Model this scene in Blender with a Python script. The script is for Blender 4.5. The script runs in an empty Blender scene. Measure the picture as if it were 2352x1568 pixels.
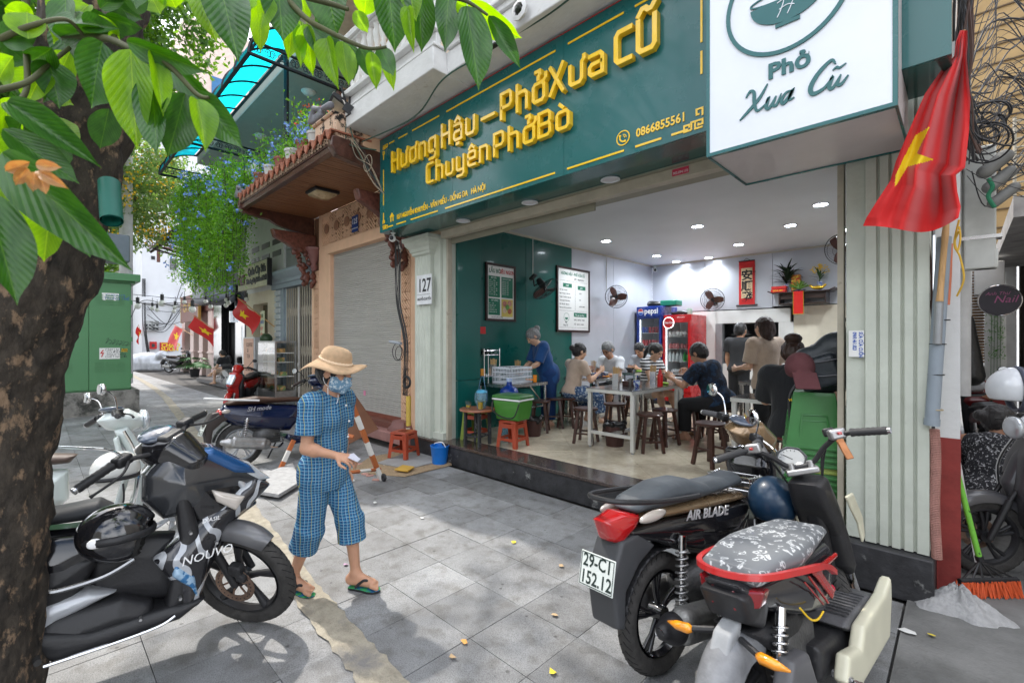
import bpy,bmesh,math,random
import numpy as np
from math import sin,cos,pi,radians as R_,sqrt,atan2
from mathutils import Vector as A0,Matrix as A3,Euler as B6
random.seed(11);np.random.seed(11)
S=bpy.context.scene;COL=S.collection
DJ=1.55
CG=bpy.data.objects.new('camera',bpy.data.cameras.new('camera'));COL.objects.link(CG);S.camera=CG
CG.location=(0,0,DJ);CG.rotation_euler=(R_(90),0,R_(44.2))
CG.data.sensor_width=36;CG.data.lens=16.3;CG.data.clip_end=2000;CG.data.clip_start=.05
CG.data.dof.use_dof=True;CG.data.dof.focus_distance=3.8;CG.data.dof.aperture_fstop=4.0
W=bpy.data.worlds.new('World');S.world=W;W.use_nodes=True
BK,SUN_AZ=58.,178.
wn=W.node_tree.nodes;wl=W.node_tree.links
F8=wn['Background'];sky=wn.new('ShaderNodeTexSky');sky.sky_type='NISHITA';sky.sun_disc=False
sky.sun_elevation=R_(BK);sky.sun_rotation=R_(90-SUN_AZ);sky.dust_density=3.0;sky.air_density=1.0;sky.altitude=10
tc=wn.new('ShaderNodeTexCoord');nz=wn.new('ShaderNodeTexNoise');nz.inputs['Scale'].default_value=2.6;nz.inputs['Detail'].default_value=6
EB=wn.new('ShaderNodeValToRGB');EB.color_ramp.elements[0].position=.38;EB.color_ramp.elements[1].position=.58
mx=wn.new('ShaderNodeMix');mx.data_type='RGBA';mx.inputs['B'].default_value=(11.5,11.8,12.4,1)
wl.new(tc.outputs['Generated'],nz.inputs['Vector']);wl.new(nz.outputs['Fac'],EB.inputs['Fac'])
wl.new(EB.outputs['Color'],mx.inputs['Factor']);wl.new(sky.outputs['Color'],mx.inputs['A']);wl.new(mx.outputs['Result'],F8 .inputs['Color'])
F8 .inputs['Strength'].default_value=.15
sl=bpy.data.lights.new('sun','SUN');sl.energy=2.1;sl.angle=R_(1.2);sl.color=(1,.95,.88)
ES=bpy.data.objects.new('sun',sl);COL.objects.link(ES)
sd=A0((cos(R_(BK))*cos(R_(SUN_AZ)),cos(R_(BK))*sin(R_(SUN_AZ)),sin(R_(BK))))
ES.rotation_euler=sd.to_track_quat('Z','Y').to_euler();ES.location=(0,0,30)
S.view_settings.view_transform='Standard';S.view_settings.look='None';S.view_settings.gamma=1;S.view_settings.use_curve_mapping=False
S.view_settings.exposure=1.02
S.cycles.max_bounces=8;S.cycles.transparent_max_bounces=12;S.cycles.use_denoising=True
S.cycles.sample_clamp_indirect=6
_s,_c=.7169,.6972
def E2(x,y):
 t=(x-1176.)/1065.;return A0((-_c+t*_s,_s+t*_c,(784.-y)/1065.))
DW=A0((0,0,DJ))
def gp(x,y,z=0.):r=E2(x,y);return DW+r*((z-DJ)/r.z)
def yp(x,y,Y):r=E2(x,y);return DW+r*(Y/r.y)
def xp(x,y,X):r=E2(x,y);return DW+r*(X/r.x)
def dp(x,y,d):return DW+E2(x,y)*d
AH={}
def AT(nt,fac,a,b,p0=.35,p1=.65):
 r=nt.nodes.new('ShaderNodeValToRGB');nt.links.new(fac,r.inputs['Fac'])
 r.color_ramp.elements[0].position=p0;r.color_ramp.elements[1].position=p1
 r.color_ramp.elements[0].color=(*a,1);r.color_ramp.elements[1].color=(*b,1);return r
def M(name,col=(.5,.5,.5),rough=.55,metal=0.,var=.12,scale=6.,bump=0.,bscale=None,col2=None,c2pos=(.45,.6),c2scale=2.,coat=0.,trans=0.,emis=None,estr=0.,alpha=1.,spec=.5,stretch=None,ior=1.45,sheen=0.,subs=0.):
 if name in AH:return AH[name]
 m=bpy.data.materials.new(name);m.use_nodes=True;nt=m.node_tree;N=nt.nodes;L=nt.links
 b=N['Principled BSDF'];AH[name]=m
 col=tuple(col)
 b.inputs['Roughness'].default_value=rough;b.inputs['Metallic'].default_value=metal
 b.inputs['Coat Weight'].default_value=coat;b.inputs['Coat Roughness'].default_value=.08
 b.inputs['Transmission Weight'].default_value=trans;b.inputs['IOR'].default_value=ior
 b.inputs['Specular IOR Level'].default_value=spec;b.inputs['Alpha'].default_value=alpha
 if sheen:b.inputs['Sheen Weight'].default_value=sheen
 b.inputs['Base Color'].default_value=(*col,1)
 t=N.new('ShaderNodeTexCoord');vec=t.outputs['Object']
 if stretch:
  mp=N.new('ShaderNodeMapping');mp.inputs['Scale'].default_value=stretch;L.new(vec,mp.inputs['Vector']);vec=mp.outputs['Vector']
 if var or bump:
  n=N.new('ShaderNodeTexNoise');n.inputs['Scale'].default_value=scale;n.inputs['Detail'].default_value=5;n.inputs['Roughness'].default_value=.6
  L.new(vec,n.inputs['Vector'])
 if var:
  r=AT(nt,n.outputs['Fac'],tuple(c*(1-var)for c in col),tuple(min(1,c*(1+var))for c in col),.3,.7)
  out=r.outputs['Color']
  if col2:
   n2=N.new('ShaderNodeTexNoise');n2 .inputs['Scale'].default_value=c2scale;n2 .inputs['Detail'].default_value=8;n2 .inputs['Roughness'].default_value=.7
   L.new(vec,n2 .inputs['Vector'])
   r2=AT(nt,n2 .outputs['Fac'],(0,0,0),(1,1,1),*c2pos)
   mm=N.new('ShaderNodeMix');mm.data_type='RGBA';L.new(r2 .outputs['Color'],mm.inputs['Factor']);L.new(out,mm.inputs['A']);mm.inputs['B'].default_value=(*col2,1)
   out=mm.outputs['Result']
  L.new(out,b.inputs['Base Color'])
  rr=N.new('ShaderNodeMapRange');rr.inputs['To Min'].default_value=max(0,rough-.07);rr.inputs['To Max'].default_value=min(1,rough+.1)
  L.new(n.outputs['Fac'],rr.inputs['Value']);L.new(rr.outputs['Result'],b.inputs['Roughness'])
 if bump:
  nb=N.new('ShaderNodeTexNoise');nb.inputs['Scale'].default_value=bscale or scale*4;nb.inputs['Detail'].default_value=6
  L.new(vec,nb.inputs['Vector'])
  bp=N.new('ShaderNodeBump');bp.inputs['Strength'].default_value=min(1,bump);bp.inputs['Distance'].default_value=.01
  L.new(nb.outputs['Fac'],bp.inputs['Height']);L.new(bp.outputs['Normal'],b.inputs['Normal'])
 if emis:b.inputs['Emission Color'].default_value=(*emis,1);b.inputs['Emission Strength'].default_value=estr
 return m
def AC(m):return m.node_tree.nodes,m.node_tree.links,m.node_tree.nodes['Principled BSDF']
class B:
 def __init__(s):s.v=[];s.f=[];s.off=None
 def add(s,vs,fs):
  k=len(s.v);s.v+=[tuple(v)for v in vs];s.f+=[tuple(i+k for i in f)for f in fs];return s
 def box(s,c,d,rot=None):
  x,y,z=d[0]/2,d[1]/2,d[2]/2
  vs=[A0((i*x,j*y,k*z))for k in(-1,1)for j in(-1,1)for i in(-1,1)]
  if rot is not None:
   if not isinstance(rot,A3):rot=B6(rot).to_matrix()
   vs=[rot@v for v in vs]
  c=A0(c)
  return s.add([v+c for v in vs],[(0,2,3,1),(4,5,7,6),(0,1,5,4),(2,6,7,3),(0,4,6,2),(1,3,7,5)])
 def bb(s,x0,x1,y0,y1,z0,z1):
  return s.box(((x0+x1)/2,(y0+y1)/2,(z0+z1)/2),(abs(x1-x0),abs(y1-y0),abs(z1-z0)))
 def quad(s,a,b,c,d):return s.add([a,b,c,d],[(0,1,2,3)])
 def rings(s,rings,cap=True,close=True):
  n=len(rings[0]);k=len(s.v)
  for r in rings:s.v+=[tuple(p)for p in r]
  for i in range(len(rings)-1):
   for j in range(n if close else n-1):
    a=k+i*n+j;b2=k+i*n+(j+1)%n;s.f.append((a,b2,b2+n,a+n))
  if cap and close:s.f.append(tuple(k+j for j in range(n))[::-1]);s.f.append(tuple(k+(len(rings)-1)*n+j for j in range(n)))
  return s
 def tube(s,AD,r,n=8,cap=True,flat=None):
  AD=[A0(p)for p in AD]
  if not hasattr(r,'__len__'):r=[r]*len(AD)
  prev=None;rg=[]
  for i,p in enumerate(AD):
   a=AD[max(0,i-1)];b2=AD[min(len(AD)-1,i+1)];t=(b2-a)
   if t.length<1e-9:t=A0((0,0,1))
   t.normalize()
   if prev is None:
    u=t.orthogonal().normalized()if flat is None else(A0(flat)-t*A0(flat).dot(t)).normalized()
   else:u=(prev-t*prev.dot(t)).normalized()
   prev=u;w=t.cross(u)
   rg.append([p+(u*cos(2*pi*j/n)+w*sin(2*pi*j/n))*r[i]for j in range(n)])
  return s.rings(rg,cap)
 def cyl(s,a,b,r,r2=None,n=16):return s.tube([a,b],[r,r if r2 is None else r2],n)
 def lathe(s,BZ,c=(0,0,0),n=20,axis='z',cap=True):
  rg=[]
  for(r,z)in BZ:
   rr=[]
   for j in range(n):
    a=2*pi*j/n
    p={'z':(r*cos(a),r*sin(a),z),'y':(r*sin(a),z,r*cos(a)),'x':(z,r*cos(a),r*sin(a))}[axis]
    rr.append(A0(c)+A0(p))
   rg.append(rr)
  return s.rings(rg,cap)
 def prism(s,poly,y0,y1,ax='y',c=(0,0,0)):
  def P(a,b,y):return{'y':(a,y,b),'x':(y,a,b),'z':(a,b,y)}[ax]
  c=A0(c)
  return s.rings([[c+A0(P(a,b,y0))for a,b in poly],[c+A0(P(a,b,y1))for a,b in poly]])
 def sph(s,c,r,n=12,m=8,rot=None):
  if not hasattr(r,'__len__'):r=(r,r,r)
  rg=[]
  for i in range(m+1):
   th=pi*min(max(i/m,.02),.98)
   ring=[A0((r[0]*sin(th)*cos(2*pi*j/n),r[1]*sin(th)*sin(2*pi*j/n),-r[2]*cos(th)))for j in range(n)]
   if rot is not None:ring=[rot@v for v in ring]
   rg.append([A0(c)+v for v in ring])
  return s.rings(rg)
 def torus(s,c,R,r,axis='y',n=32,m=10,sx=1.,a0=0,a1=2*pi):
  full=abs(a1-a0-2*pi)<1e-6;rg=[]
  N=n if full else n+1
  for i in range(N):
   a=a0+(a1-a0)*i/n;ring=[]
   for j in range(m):
    b2=2*pi*j/m;q=R+r*cos(b2);h=r*sx*sin(b2)
    p={'y':(q*cos(a),h,q*sin(a)),'z':(q*cos(a),q*sin(a),h),'x':(h,q*cos(a),q*sin(a))}[axis]
    ring.append(A0(c)+A0(p))
   rg.append(ring)
  if full:rg.append(rg[0])
  return s.rings(rg,cap=not full)
 def xf(s,m):
  s.v=[tuple(m@A0(v))for v in s.v];return s
 def mesh(s,name='m'):
  me=bpy.data.meshes.new(name);me.from_pydata(s.v,[],s.f);me.update();return me
def CD(me):
 bm=bmesh.new();bm.from_mesh(me);bmesh.ops.recalc_face_normals(bm,faces=bm.faces);bm.to_mesh(me);bm.free()
NOFIX=set()
def BF(name,b,m,parent=None,smooth=40,bevel=0,loc=None,seg=2,fix=True):
 if isinstance(b,B):
  me=b.mesh(name)
  if fix and len(me.polygons)<60000:CD(me)
 else:me=b
 if not me.materials:me.materials.append(m)
 if smooth:
  me.polygons.foreach_set('use_smooth',[True]*len(me.polygons))
  if smooth<180:me.set_sharp_from_angle(angle=R_(smooth))
 o=bpy.data.objects.new(name,me);COL.objects.link(o)
 if parent is not None:
  o.parent=parent.o if isinstance(parent,T)else parent
  root=o.parent
  while root is not None and'wo' not in root:root=root.parent
  if root is not None and root['wo']and isinstance(b,B):
   me.transform(A3 .Translation(-A0(root['wl'])))if o.parent==root else me.transform(A3 .Translation(-A0(root['wl'])))
 if loc is not None:o.location=loc
 if bevel:
  md=o.modifiers.new('bevel','BEVEL');md.width=bevel;md.segments=seg;md.limit_method='ANGLE';md.angle_limit=R_(35)
 return o
class T:
 def __init__(s,name,label,cat,loc=(0,0,0),rz=0.,group=None,world=False,kind=None,rot=None):
  o=bpy.data.objects.new(name,None);COL.objects.link(o);s.o=o
  o.location=loc;o.rotation_euler=rot or(0,0,rz);o.empty_display_size=.1
  if kind:o['kind']=kind
  if kind!='structure':o['label']=label;o['category']=cat
  if group:o['group']=group
  o['wo']=1 if world else 0;o['wl']=tuple(loc)
 def p(s,name,b,m,parent=None,label=None,**k):
  o=BF(name,b,m,parent or s,**k)
  if label:o['label']=label
  return o
def AM(name,label,cat,b,m,loc=(0,0,0),rz=0.,group=None,kind=None,**k):
 o=BF(name,b,m,**k);o.location=loc;o.rotation_euler=(0,0,rz)
 if kind:o['kind']=kind
 if kind!='structure':o['label']=label;o['category']=cat
 if group:o['group']=group
 return o
def C1(name,b,m,**k):
 o=BF(name,b,m,**k);o['kind']='structure';return o
def BB(o,parent=None):
 c=o.copy();COL.objects.link(c)
 if parent is not None:c.parent=parent
 for ch in list(o.children):BB(ch,c)
 return c
def EQ(o,loc,rz=None,label=None,rot=None):
 c=BB(o.o if isinstance(o,T)else o);c.location=loc
 if rz is not None:c.rotation_euler=(c.rotation_euler[0],c.rotation_euler[1],rz)
 if rot is not None:c.rotation_euler=rot
 if label:c['label']=label
 return c
def AF(s,size,ext=0.,align='LEFT',sx=1.,shear=0.,bold=0.,space=1.,lsp=1.):
 cu=bpy.data.curves.new('t','FONT');cu.body=s;cu.size=size;cu.extrude=ext;cu.align_x=align;cu.align_y='BOTTOM_BASELINE' if'\n' not in s else'TOP_BASELINE'
 cu.resolution_u=2;cu.shear=shear;cu.offset=bold;cu.space_character=space;cu.space_line=lsp
 o=bpy.data.objects.new('t',cu);COL.objects.link(o)
 dg=bpy.context.evaluated_depsgraph_get();me=bpy.data.meshes.new_from_object(o.evaluated_get(dg))
 bpy.data.objects.remove(o)
 if sx!=1.:me.transform(A3 .Diagonal((sx,1,1,1)))
 return me
def C8(o,face):
 if face=='f':a=-pi/2
 elif face=='l':a=0.
 else:a=face
 n=A0((cos(a),sin(a),0));up=A0((0,0,1));r=up.cross(n)
 m=A3(((r.x,up.x,n.x,o[0]),(r.y,up.y,n.y,o[1]),(r.z,up.z,n.z,o[2]),(0,0,0,1)));return m
def AA(s,size,o,face,m,parent,ext=.0,name='lettering',roll=0.,**k):
 me=AF(s,size,ext,**k)
 if len(me.vertices)==0:return None
 mt=C8(o,face)
 if roll:mt=mt@A3 .Rotation(roll,4,'Z')
 me.transform(mt)
 root=parent.o if isinstance(parent,T)else parent
 r2=root
 while r2 is not None and'wo' not in r2:r2=r2 .parent
 if r2 is not None and r2['wo']:me.transform(A3 .Translation(-A0(r2['wl'])))
 me.materials.clear();me.materials.append(m)
 ob=bpy.data.objects.new(name,me);COL.objects.link(ob)
 if root is not None:ob.parent=root
 return ob
def A9(b,AD,w,z0=0.,z1=.01,closed=False,cap=None,wf=None):
 P=[A0((p[0],p[1]))for p in AD];n=len(P);Ls=[];Rs=[]
 for i in range(n):
  ww=w*(wf(i/(n-1))if wf else 1)/2
  if closed:a,c,d=P[i-1],P[i],P[(i+1)%n]
  else:a,c,d=P[max(i-1,0)],P[i],P[min(i+1,n-1)]
  d1=(c-a);d2=(d-c)
  if d1 .length<1e-9:d1=d2
  if d2 .length<1e-9:d2=d1
  d1=d1 .normalized();d2=d2 .normalized();n1=A0((-d1 .y,d1 .x));n2=A0((-d2 .y,d2 .x));q=(n1+n2)
  q=n1 if q.length<.2 else q.normalized();k=ww/max(.45,q.dot(n1))
  Ls.append(c+q*k);Rs.append(c-q*k)
 rg=[[(Ls[i].x,Ls[i].y,z0),(Ls[i].x,Ls[i].y,z1),(Rs[i].x,Rs[i].y,z1),(Rs[i].x,Rs[i].y,z0)]for i in range(n)]
 if closed:rg.append(rg[0])
 return b.rings([[A0(v)for v in r]for r in rg],cap=not closed)
def AK(AD,n=8):
 P=[A0(p)for p in AD];out=[]
 for i in range(len(P)-1):
  p0=P[max(i-1,0)];p1=P[i];p2=P[i+1];p3=P[min(i+2,len(P)-1)]
  for j in range(n):
   t=j/n;out.append(.5*((2*p1)+(-p0+p2)*t+(2*p0-5*p1+4*p2-p3)*t*t+(-p0+3*p1-3*p2+p3)*t**3))
 out.append(P[-1]);return out
def DR(r):return np.array(B6(r).to_matrix())if not isinstance(r,A3)else np.array(r)
class SD:
 def __init__(s):s.p=[]
 def cap(s,a,b,ra,rb=None,k=.02,sub=False):s.p.append(('cap',np.array(a,float),np.array(b,float),ra,ra if rb is None else rb,k,sub));return s
 def cone(s,a,b,ra,rb,k=.02,rd=.0,sub=False):s.p.append(('cone',np.array(a,float),np.array(b,float),ra,rb,k,sub,rd));return s
 def ell(s,c,r,rot=None,k=.02,sub=False):
  if not hasattr(r,'__len__'):r=(r,r,r)
  s.p.append(('ell',np.array(c,float),np.array(r,float),None if rot is None else DR(rot),0,k,sub));return s
 def box(s,c,d,rd=.01,rot=None,k=.0,sub=False):s.p.append(('box',np.array(c,float),np.array(d,float)/2,None if rot is None else DR(rot),rd,k,sub));return s
 def poly(s,AD,w,rd=.015,yc=0.,k=.0,sub=False,taper=None,dome=0.):
  s.p.append(('poly',np.array(AD,float),w,rd,yc,k,sub,taper,dome));return s
 def bounds(s):
  lo=[];hi=[]
  for p in s.p:
   if p[-1]if False else p[6]:continue
   a,b=s._bb(p);lo.append(a);hi.append(b)
  return np.min(lo,0),np.max(hi,0)
 def _bb(s,p):
  t=p[0]
  if t in('cap','cone'):
   m=max(p[3],p[4]);return np.minimum(p[1],p[2])-m,np.maximum(p[1],p[2])+m
  if t=='ell':
   if p[3]is None:return p[1]-p[2],p[1]+p[2]
   h=np.sqrt((p[3]**2)@(p[2]**2));return p[1]-h,p[1]+h
  if t=='box':
   h=p[2]if p[3]is None else np.abs(p[3])@p[2];return p[1]-h,p[1]+h
  q=p[1];return np.array([q[:,0].min()-p[3],p[4]-p[2]*1.3,q[:,1].min()-p[3]]),np.array([q[:,0].max()+p[3],p[4]+p[2]*1.3,q[:,1].max()+p[3]])
 def _ev(s,p,X,Y,Z):
  t=p[0]
  if t=='cap':
   a,b=p[1],p[2];ba=b-a;L=float(ba@ba)+1e-12
   h=np.clip(((X-a[0])*ba[0]+(Y-a[1])*ba[1]+(Z-a[2])*ba[2])/L,0,1)
   return np.sqrt((X-a[0]-ba[0]*h)**2+(Y-a[1]-ba[1]*h)**2+(Z-a[2]-ba[2]*h)**2)-(p[3]+(p[4]-p[3])*h)
  if t=='cone':
   a,b=p[1],p[2];ba=b-a;L=sqrt(float(ba@ba));u=ba/L
   h=(X-a[0])*u[0]+(Y-a[1])*u[1]+(Z-a[2])*u[2]
   E4=np.sqrt(np.maximum(0,(X-a[0])**2+(Y-a[1])**2+(Z-a[2])**2-h*h))
   hh=np.clip(h/L,0,1);d1=(E4-(p[3]+(p[4]-p[3])*hh))*L/sqrt(L*L+(p[3]-p[4])**2);d2=np.maximum(-h,h-L)
   rd=p[7]
   return np.minimum(np.maximum(d1+rd,d2+rd),0)+np.sqrt(np.maximum(d1+rd,0)**2+np.maximum(d2+rd,0)**2)-rd
  if t in('ell','box'):
   x,y,z=X-p[1][0],Y-p[1][1],Z-p[1][2]
   if p[3]is not None:
    m=p[3];x,y,z=m[0,0]*x+m[1,0]*y+m[2,0]*z,m[0,1]*x+m[1,1]*y+m[2,1]*z,m[0,2]*x+m[1,2]*y+m[2,2]*z
   r=p[2]
   if t=='ell':
    k0=np.sqrt((x/r[0])**2+(y/r[1])**2+(z/r[2])**2);k1=np.sqrt((x/r[0]**2)**2+(y/r[1]**2)**2+(z/r[2]**2)**2)
    return k0*(k0-1)/np.maximum(k1,1e-6)
   rd=p[4];qx,qy,qz=np.abs(x)-r[0]+rd,np.abs(y)-r[1]+rd,np.abs(z)-r[2]+rd
   return np.sqrt(np.maximum(qx,0)**2+np.maximum(qy,0)**2+np.maximum(qz,0)**2)+np.minimum(np.maximum(qx,np.maximum(qy,qz)),0)-rd
  V=p[1];x=X[:,:1,:];z=Z[:,:1,:]
  d=(x-V[0,0])**2+(z-V[0,1])**2;sg=np.ones_like(d);n=len(V);j=n-1
  for i in range(n):
   e=V[j]-V[i];wx=x-V[i,0];wz=z-V[i,1];tt=np.clip((wx*e[0]+wz*e[1])/max(float(e@e),1e-12),0,1)
   d=np.minimum(d,(wx-e[0]*tt)**2+(wz-e[1]*tt)**2)
   c1=z>=V[i,1];c2=z<V[j,1];c3=e[0]*wz>e[1]*wx
   fl=(c1&c2&c3)|(~c1&~c2&~c3);sg=np.where(fl,-sg,sg);j=i
  d2=sg*np.sqrt(d);w=p[2]
  if p[7]is not None:w=w*p[7](x,z)
  if p[8]:w=w*(1-p[8]+p[8]*np.sqrt(np.clip(-d2/(p[2]*1.2),0,1)))
  rd=p[3];dy=np.abs(Y-p[4])-w;a=d2+rd;b=dy+rd
  return np.minimum(np.maximum(a,b),0)+np.sqrt(np.maximum(a,0)**2+np.maximum(b,0)**2)-rd
 def build(s,h=.01,post=None):
  lo,hi=s.bounds();lo=lo-3*h;hi=hi+3*h
  n=np.ceil((hi-lo)/h).astype(int)+1
  ax=[lo[i]+h*np.arange(n[i])for i in range(3)]
  D=np.full(tuple(n),1.0,np.float64)
  for p in s.p:
   a,b=s._bb(p);k=p[5];pad=max(k,3*h)+2*h
   i0=np.clip(np.floor((a-pad-lo)/h).astype(int),0,n-1);i1=np.clip(np.ceil((b+pad-lo)/h).astype(int)+1,1,n)
   if(i1<=i0).any():continue
   CB=tuple(slice(i0[i],i1[i])for i in range(3))
   X=ax[0][CB[0]][:,None,None];Y=ax[1][CB[1]][None,:,None];Z=ax[2][CB[2]][None,None,:]
   X,Y,Z=np.broadcast_arrays(X,Y,Z)
   d=s._ev(p,X,Y,Z);c=D[CB]
   if p[6]:D[CB]=np.maximum(c,-d)
   elif k>0:
    q=np.clip(.5+.5*(c-d)/k,0,1);D[CB]=c*(1-q)+d*q-k*q*(1-q)
    D[CB]=np.where(c>.9,np.minimum(c,d),D[CB])
   else:D[CB]=np.minimum(c,d)
  if post is not None:D=post(D,ax)
  return nets(D,lo,h)
def nets(D,lo,h):
 D=np.where(np.abs(D)<1e-7,1e-7,D);ins=D<0;n=np.array(D.shape)
 cnt=np.zeros(tuple(n-1));acc=np.zeros((3,)+tuple(n-1))
 for ax in range(3):
  for u in(0,1):
   for w in(0,1):
    o=[0,0,0];oth=[a for a in range(3)if a!=ax];o[oth[0]]=u;o[oth[1]]=w
    s0=tuple(slice(o[i],n[i]-1+o[i])for i in range(3));o2=list(o);o2[ax]=1
    s1=tuple(slice(o2[i],n[i]-1+o2[i])for i in range(3))
    a=D[s0];b=D[s1];m=(ins[s0]!=ins[s1]);t=np.where(m,a/np.where(m,a-b,1),0)
    cnt+=m;acc[ax]+=np.where(m,t,0);acc[oth[0]]+=m*u;acc[oth[1]]+=m*w
 act=cnt>0;idx=np.full(tuple(n-1),-1);idx[act]=np.arange(act.sum());ijk=np.argwhere(act)
 V=(ijk+(acc[:,act]/cnt[act]).T)*h+lo
 F=[]
 for ax in range(3):
  oth=[(ax+1)%3,(ax+2)%3]
  s0=[slice(1,n[i]-1)for i in range(3)];s0[ax]=slice(0,n[ax]-1);s1=list(s0);s1[ax]=slice(1,n[ax])
  a=ins[tuple(s0)];b=ins[tuple(s1)];e=np.argwhere(a!=b)
  if not len(e):continue
  off=np.array([1,1,1]);off[ax]=0;e2=e+off;fl=a[tuple(e.T)]
  def g(du,dw):
   q=e2 .copy();q[:,oth[0]]-=du;q[:,oth[1]]-=dw;return idx[tuple(q.T)]
  q=np.stack([g(1,1),g(0,1),g(0,0),g(1,0)],1);q[~fl]=q[~fl][:,::-1];F.append(q)
 F=np.concatenate(F);me=bpy.data.meshes.new('solid')
 me.vertices.add(len(V));me.vertices.foreach_set('co',V.ravel());me.loops.add(F.size);me.loops.foreach_set('vertex_index',F.ravel().astype(np.int32))
 me.polygons.add(len(F));me.polygons.foreach_set('loop_start',np.arange(0,F.size,4,dtype=np.int32));me.update(calc_edges=True);me.validate();return me
def CT(V,F,name='m'):
 me=bpy.data.meshes.new(name);V=np.asarray(V,float);F=np.asarray(F,np.int32);k=F.shape[1]
 me.vertices.add(len(V));me.vertices.foreach_set('co',V.ravel());me.loops.add(F.size);me.loops.foreach_set('vertex_index',F.ravel())
 me.polygons.add(len(F));me.polygons.foreach_set('loop_start',np.arange(0,F.size,k,dtype=np.int32));me.update(calc_edges=True);return me
def BR(name,base,dark,rough=.62,sp=170.,rnd=.28):
 m=bpy.data.materials.new(name);m.use_nodes=True;N,L,b=AC(m);AH[name]=m
 t=N.new('ShaderNodeTexCoord');g=N.new('ShaderNodeNewGeometry')
 n1=N.new('ShaderNodeTexNoise');n1 .inputs['Scale'].default_value=sp;n1 .inputs['Detail'].default_value=2;n1 .inputs['Roughness'].default_value=.8
 n2=N.new('ShaderNodeTexNoise');n2 .inputs['Scale'].default_value=1.7;n2 .inputs['Detail'].default_value=7;n2 .inputs['Roughness'].default_value=.65
 L.new(g.outputs['Position'],n1 .inputs['Vector']);L.new(g.outputs['Position'],n2 .inputs['Vector'])
 r1=AT(m.node_tree,n1 .outputs['Fac'],dark,base,.36,.56);r2=AT(m.node_tree,n2 .outputs['Fac'],(.58,.56,.54),(1.1,1.1,1.1),.3,.62)
 mm=N.new('ShaderNodeMix');mm.data_type='RGBA';mm.blend_type='MULTIPLY';mm.inputs['Factor'].default_value=1
 L.new(r1 .outputs['Color'],mm.inputs['A']);L.new(r2 .outputs['Color'],mm.inputs['B'])
 oi=N.new('ShaderNodeObjectInfo');mr=N.new('ShaderNodeMapRange');mr.inputs['To Min'].default_value=1-rnd;mr.inputs['To Max'].default_value=1+rnd*.4
 L.new(oi.outputs['Random'],mr.inputs['Value']);m3=N.new('ShaderNodeMix');m3 .data_type='RGBA';m3 .blend_type='MULTIPLY';m3 .inputs['Factor'].default_value=1
 L.new(mm.outputs['Result'],m3 .inputs['A']);L.new(mr.outputs['Result'],m3 .inputs['B']);vo=N.new('ShaderNodeTexVoronoi');vo.inputs['Scale'].default_value=7;L.new(g.outputs['Position'],vo.inputs['Vector']);n4=N.new('ShaderNodeTexNoise');n4 .inputs['Scale'].default_value=9;n4 .inputs['Detail'].default_value=6;L.new(g.outputs['Position'],n4 .inputs['Vector']);r4=AT(m.node_tree,n4 .outputs['Fac'],(.74,.72,.69),(1.05,1.05,1.05),.34,.5);m4=N.new('ShaderNodeMix');m4 .data_type='RGBA';m4 .blend_type='MULTIPLY';m4 .inputs['Factor'].default_value=0 if rough<.3 else.9;L.new(m3 .outputs['Result'],m4 .inputs['A']);L.new(r4 .outputs['Color'],m4 .inputs['B']);r5=AT(m.node_tree,vo.outputs['Distance'],(.35,.34,.33),(1,1,1),.055,.085);m5=N.new('ShaderNodeMix');m5 .data_type='RGBA';m5 .blend_type='MULTIPLY';m5 .inputs['Factor'].default_value=0 if rough<.3 else.8;L.new(m4 .outputs['Result'],m5 .inputs['A']);L.new(r5 .outputs['Color'],m5 .inputs['B']);L.new(m5 .outputs['Result'],b.inputs['Base Color'])
 b.inputs['Roughness'].default_value=rough
 bp=N.new('ShaderNodeBump');bp.inputs['Strength'].default_value=.35;bp.inputs['Distance'].default_value=.004;L.new(n1 .outputs['Fac'],bp.inputs['Height']);L.new(bp.outputs['Normal'],b.inputs['Normal'])
 return m
DE=BR('pavement_granite',(.30,.305,.31),(.16,.165,.17))
CJ=BR('cream_floor_tile',(.66,.58,.44),(.60,.52,.39),.16,20.,.08)
CJ.node_tree.nodes['Bump'].inputs['Strength'].default_value=0
CI=M('joint_dirt',(.09,.085,.08),.95,var=.4,scale=8)
DD=M('alley_concrete',(.17,.17,.165),.9,var=.3,scale=3,bump=.6,bscale=60,col2=(.10,.10,.095),c2pos=(.5,.7),c2scale=1.3)
linem=M('worn_line_concrete',(.34,.305,.24),.9,var=.25,scale=14,bump=.8,bscale=90,col2=(.22,.21,.20),c2pos=(.5,.68),c2scale=4)
granm=M('brown_granite',(.065,.048,.042),.18,var=.55,scale=60,coat=.3)
CO=M('black_painted_riser',(.035,.035,.038),.5,var=.4,scale=9,bump=.5,bscale=30,col2=(.28,.28,.27),c2pos=(.62,.70),c2scale=5)
B3=M('pillar_paint',(.52,.55,.48),.6,var=.08,scale=4,bump=.35,bscale=30,col2=(.33,.34,.28),c2pos=(.60,.8),c2scale=3)
pilm=M('pillar_flute_edge',(.46,.48,.42),.6,var=.2,scale=20,col2=(.2,.19,.16),c2pos=(.6,.75),c2scale=14)
BV=M('teal_panel',(.0,.105,.105),.26,var=.05,scale=2,coat=.3)
tealin=M('green_wall_panel',(.004,.095,.078),.28,var=.06,scale=2,coat=.3)
BW=M('silver_wall_panel',(.55,.57,.62),.3,var=.06,scale=1.5,metal=.35)
ceilm=M('shop_ceiling',(.55,.56,.57),.55,var=.05,scale=1.5)
B2=M('gold_letter_face',(.90,.56,.012),.2,var=.06,scale=9,coat=.5)
BC=M('white_gloss_panel',(.72,.75,.80),.22,var=.03,scale=3,coat=.5)
AQ=M('white_paint',(.74,.74,.72),.6,var=.06,scale=5,bump=.2,bscale=40)
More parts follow.
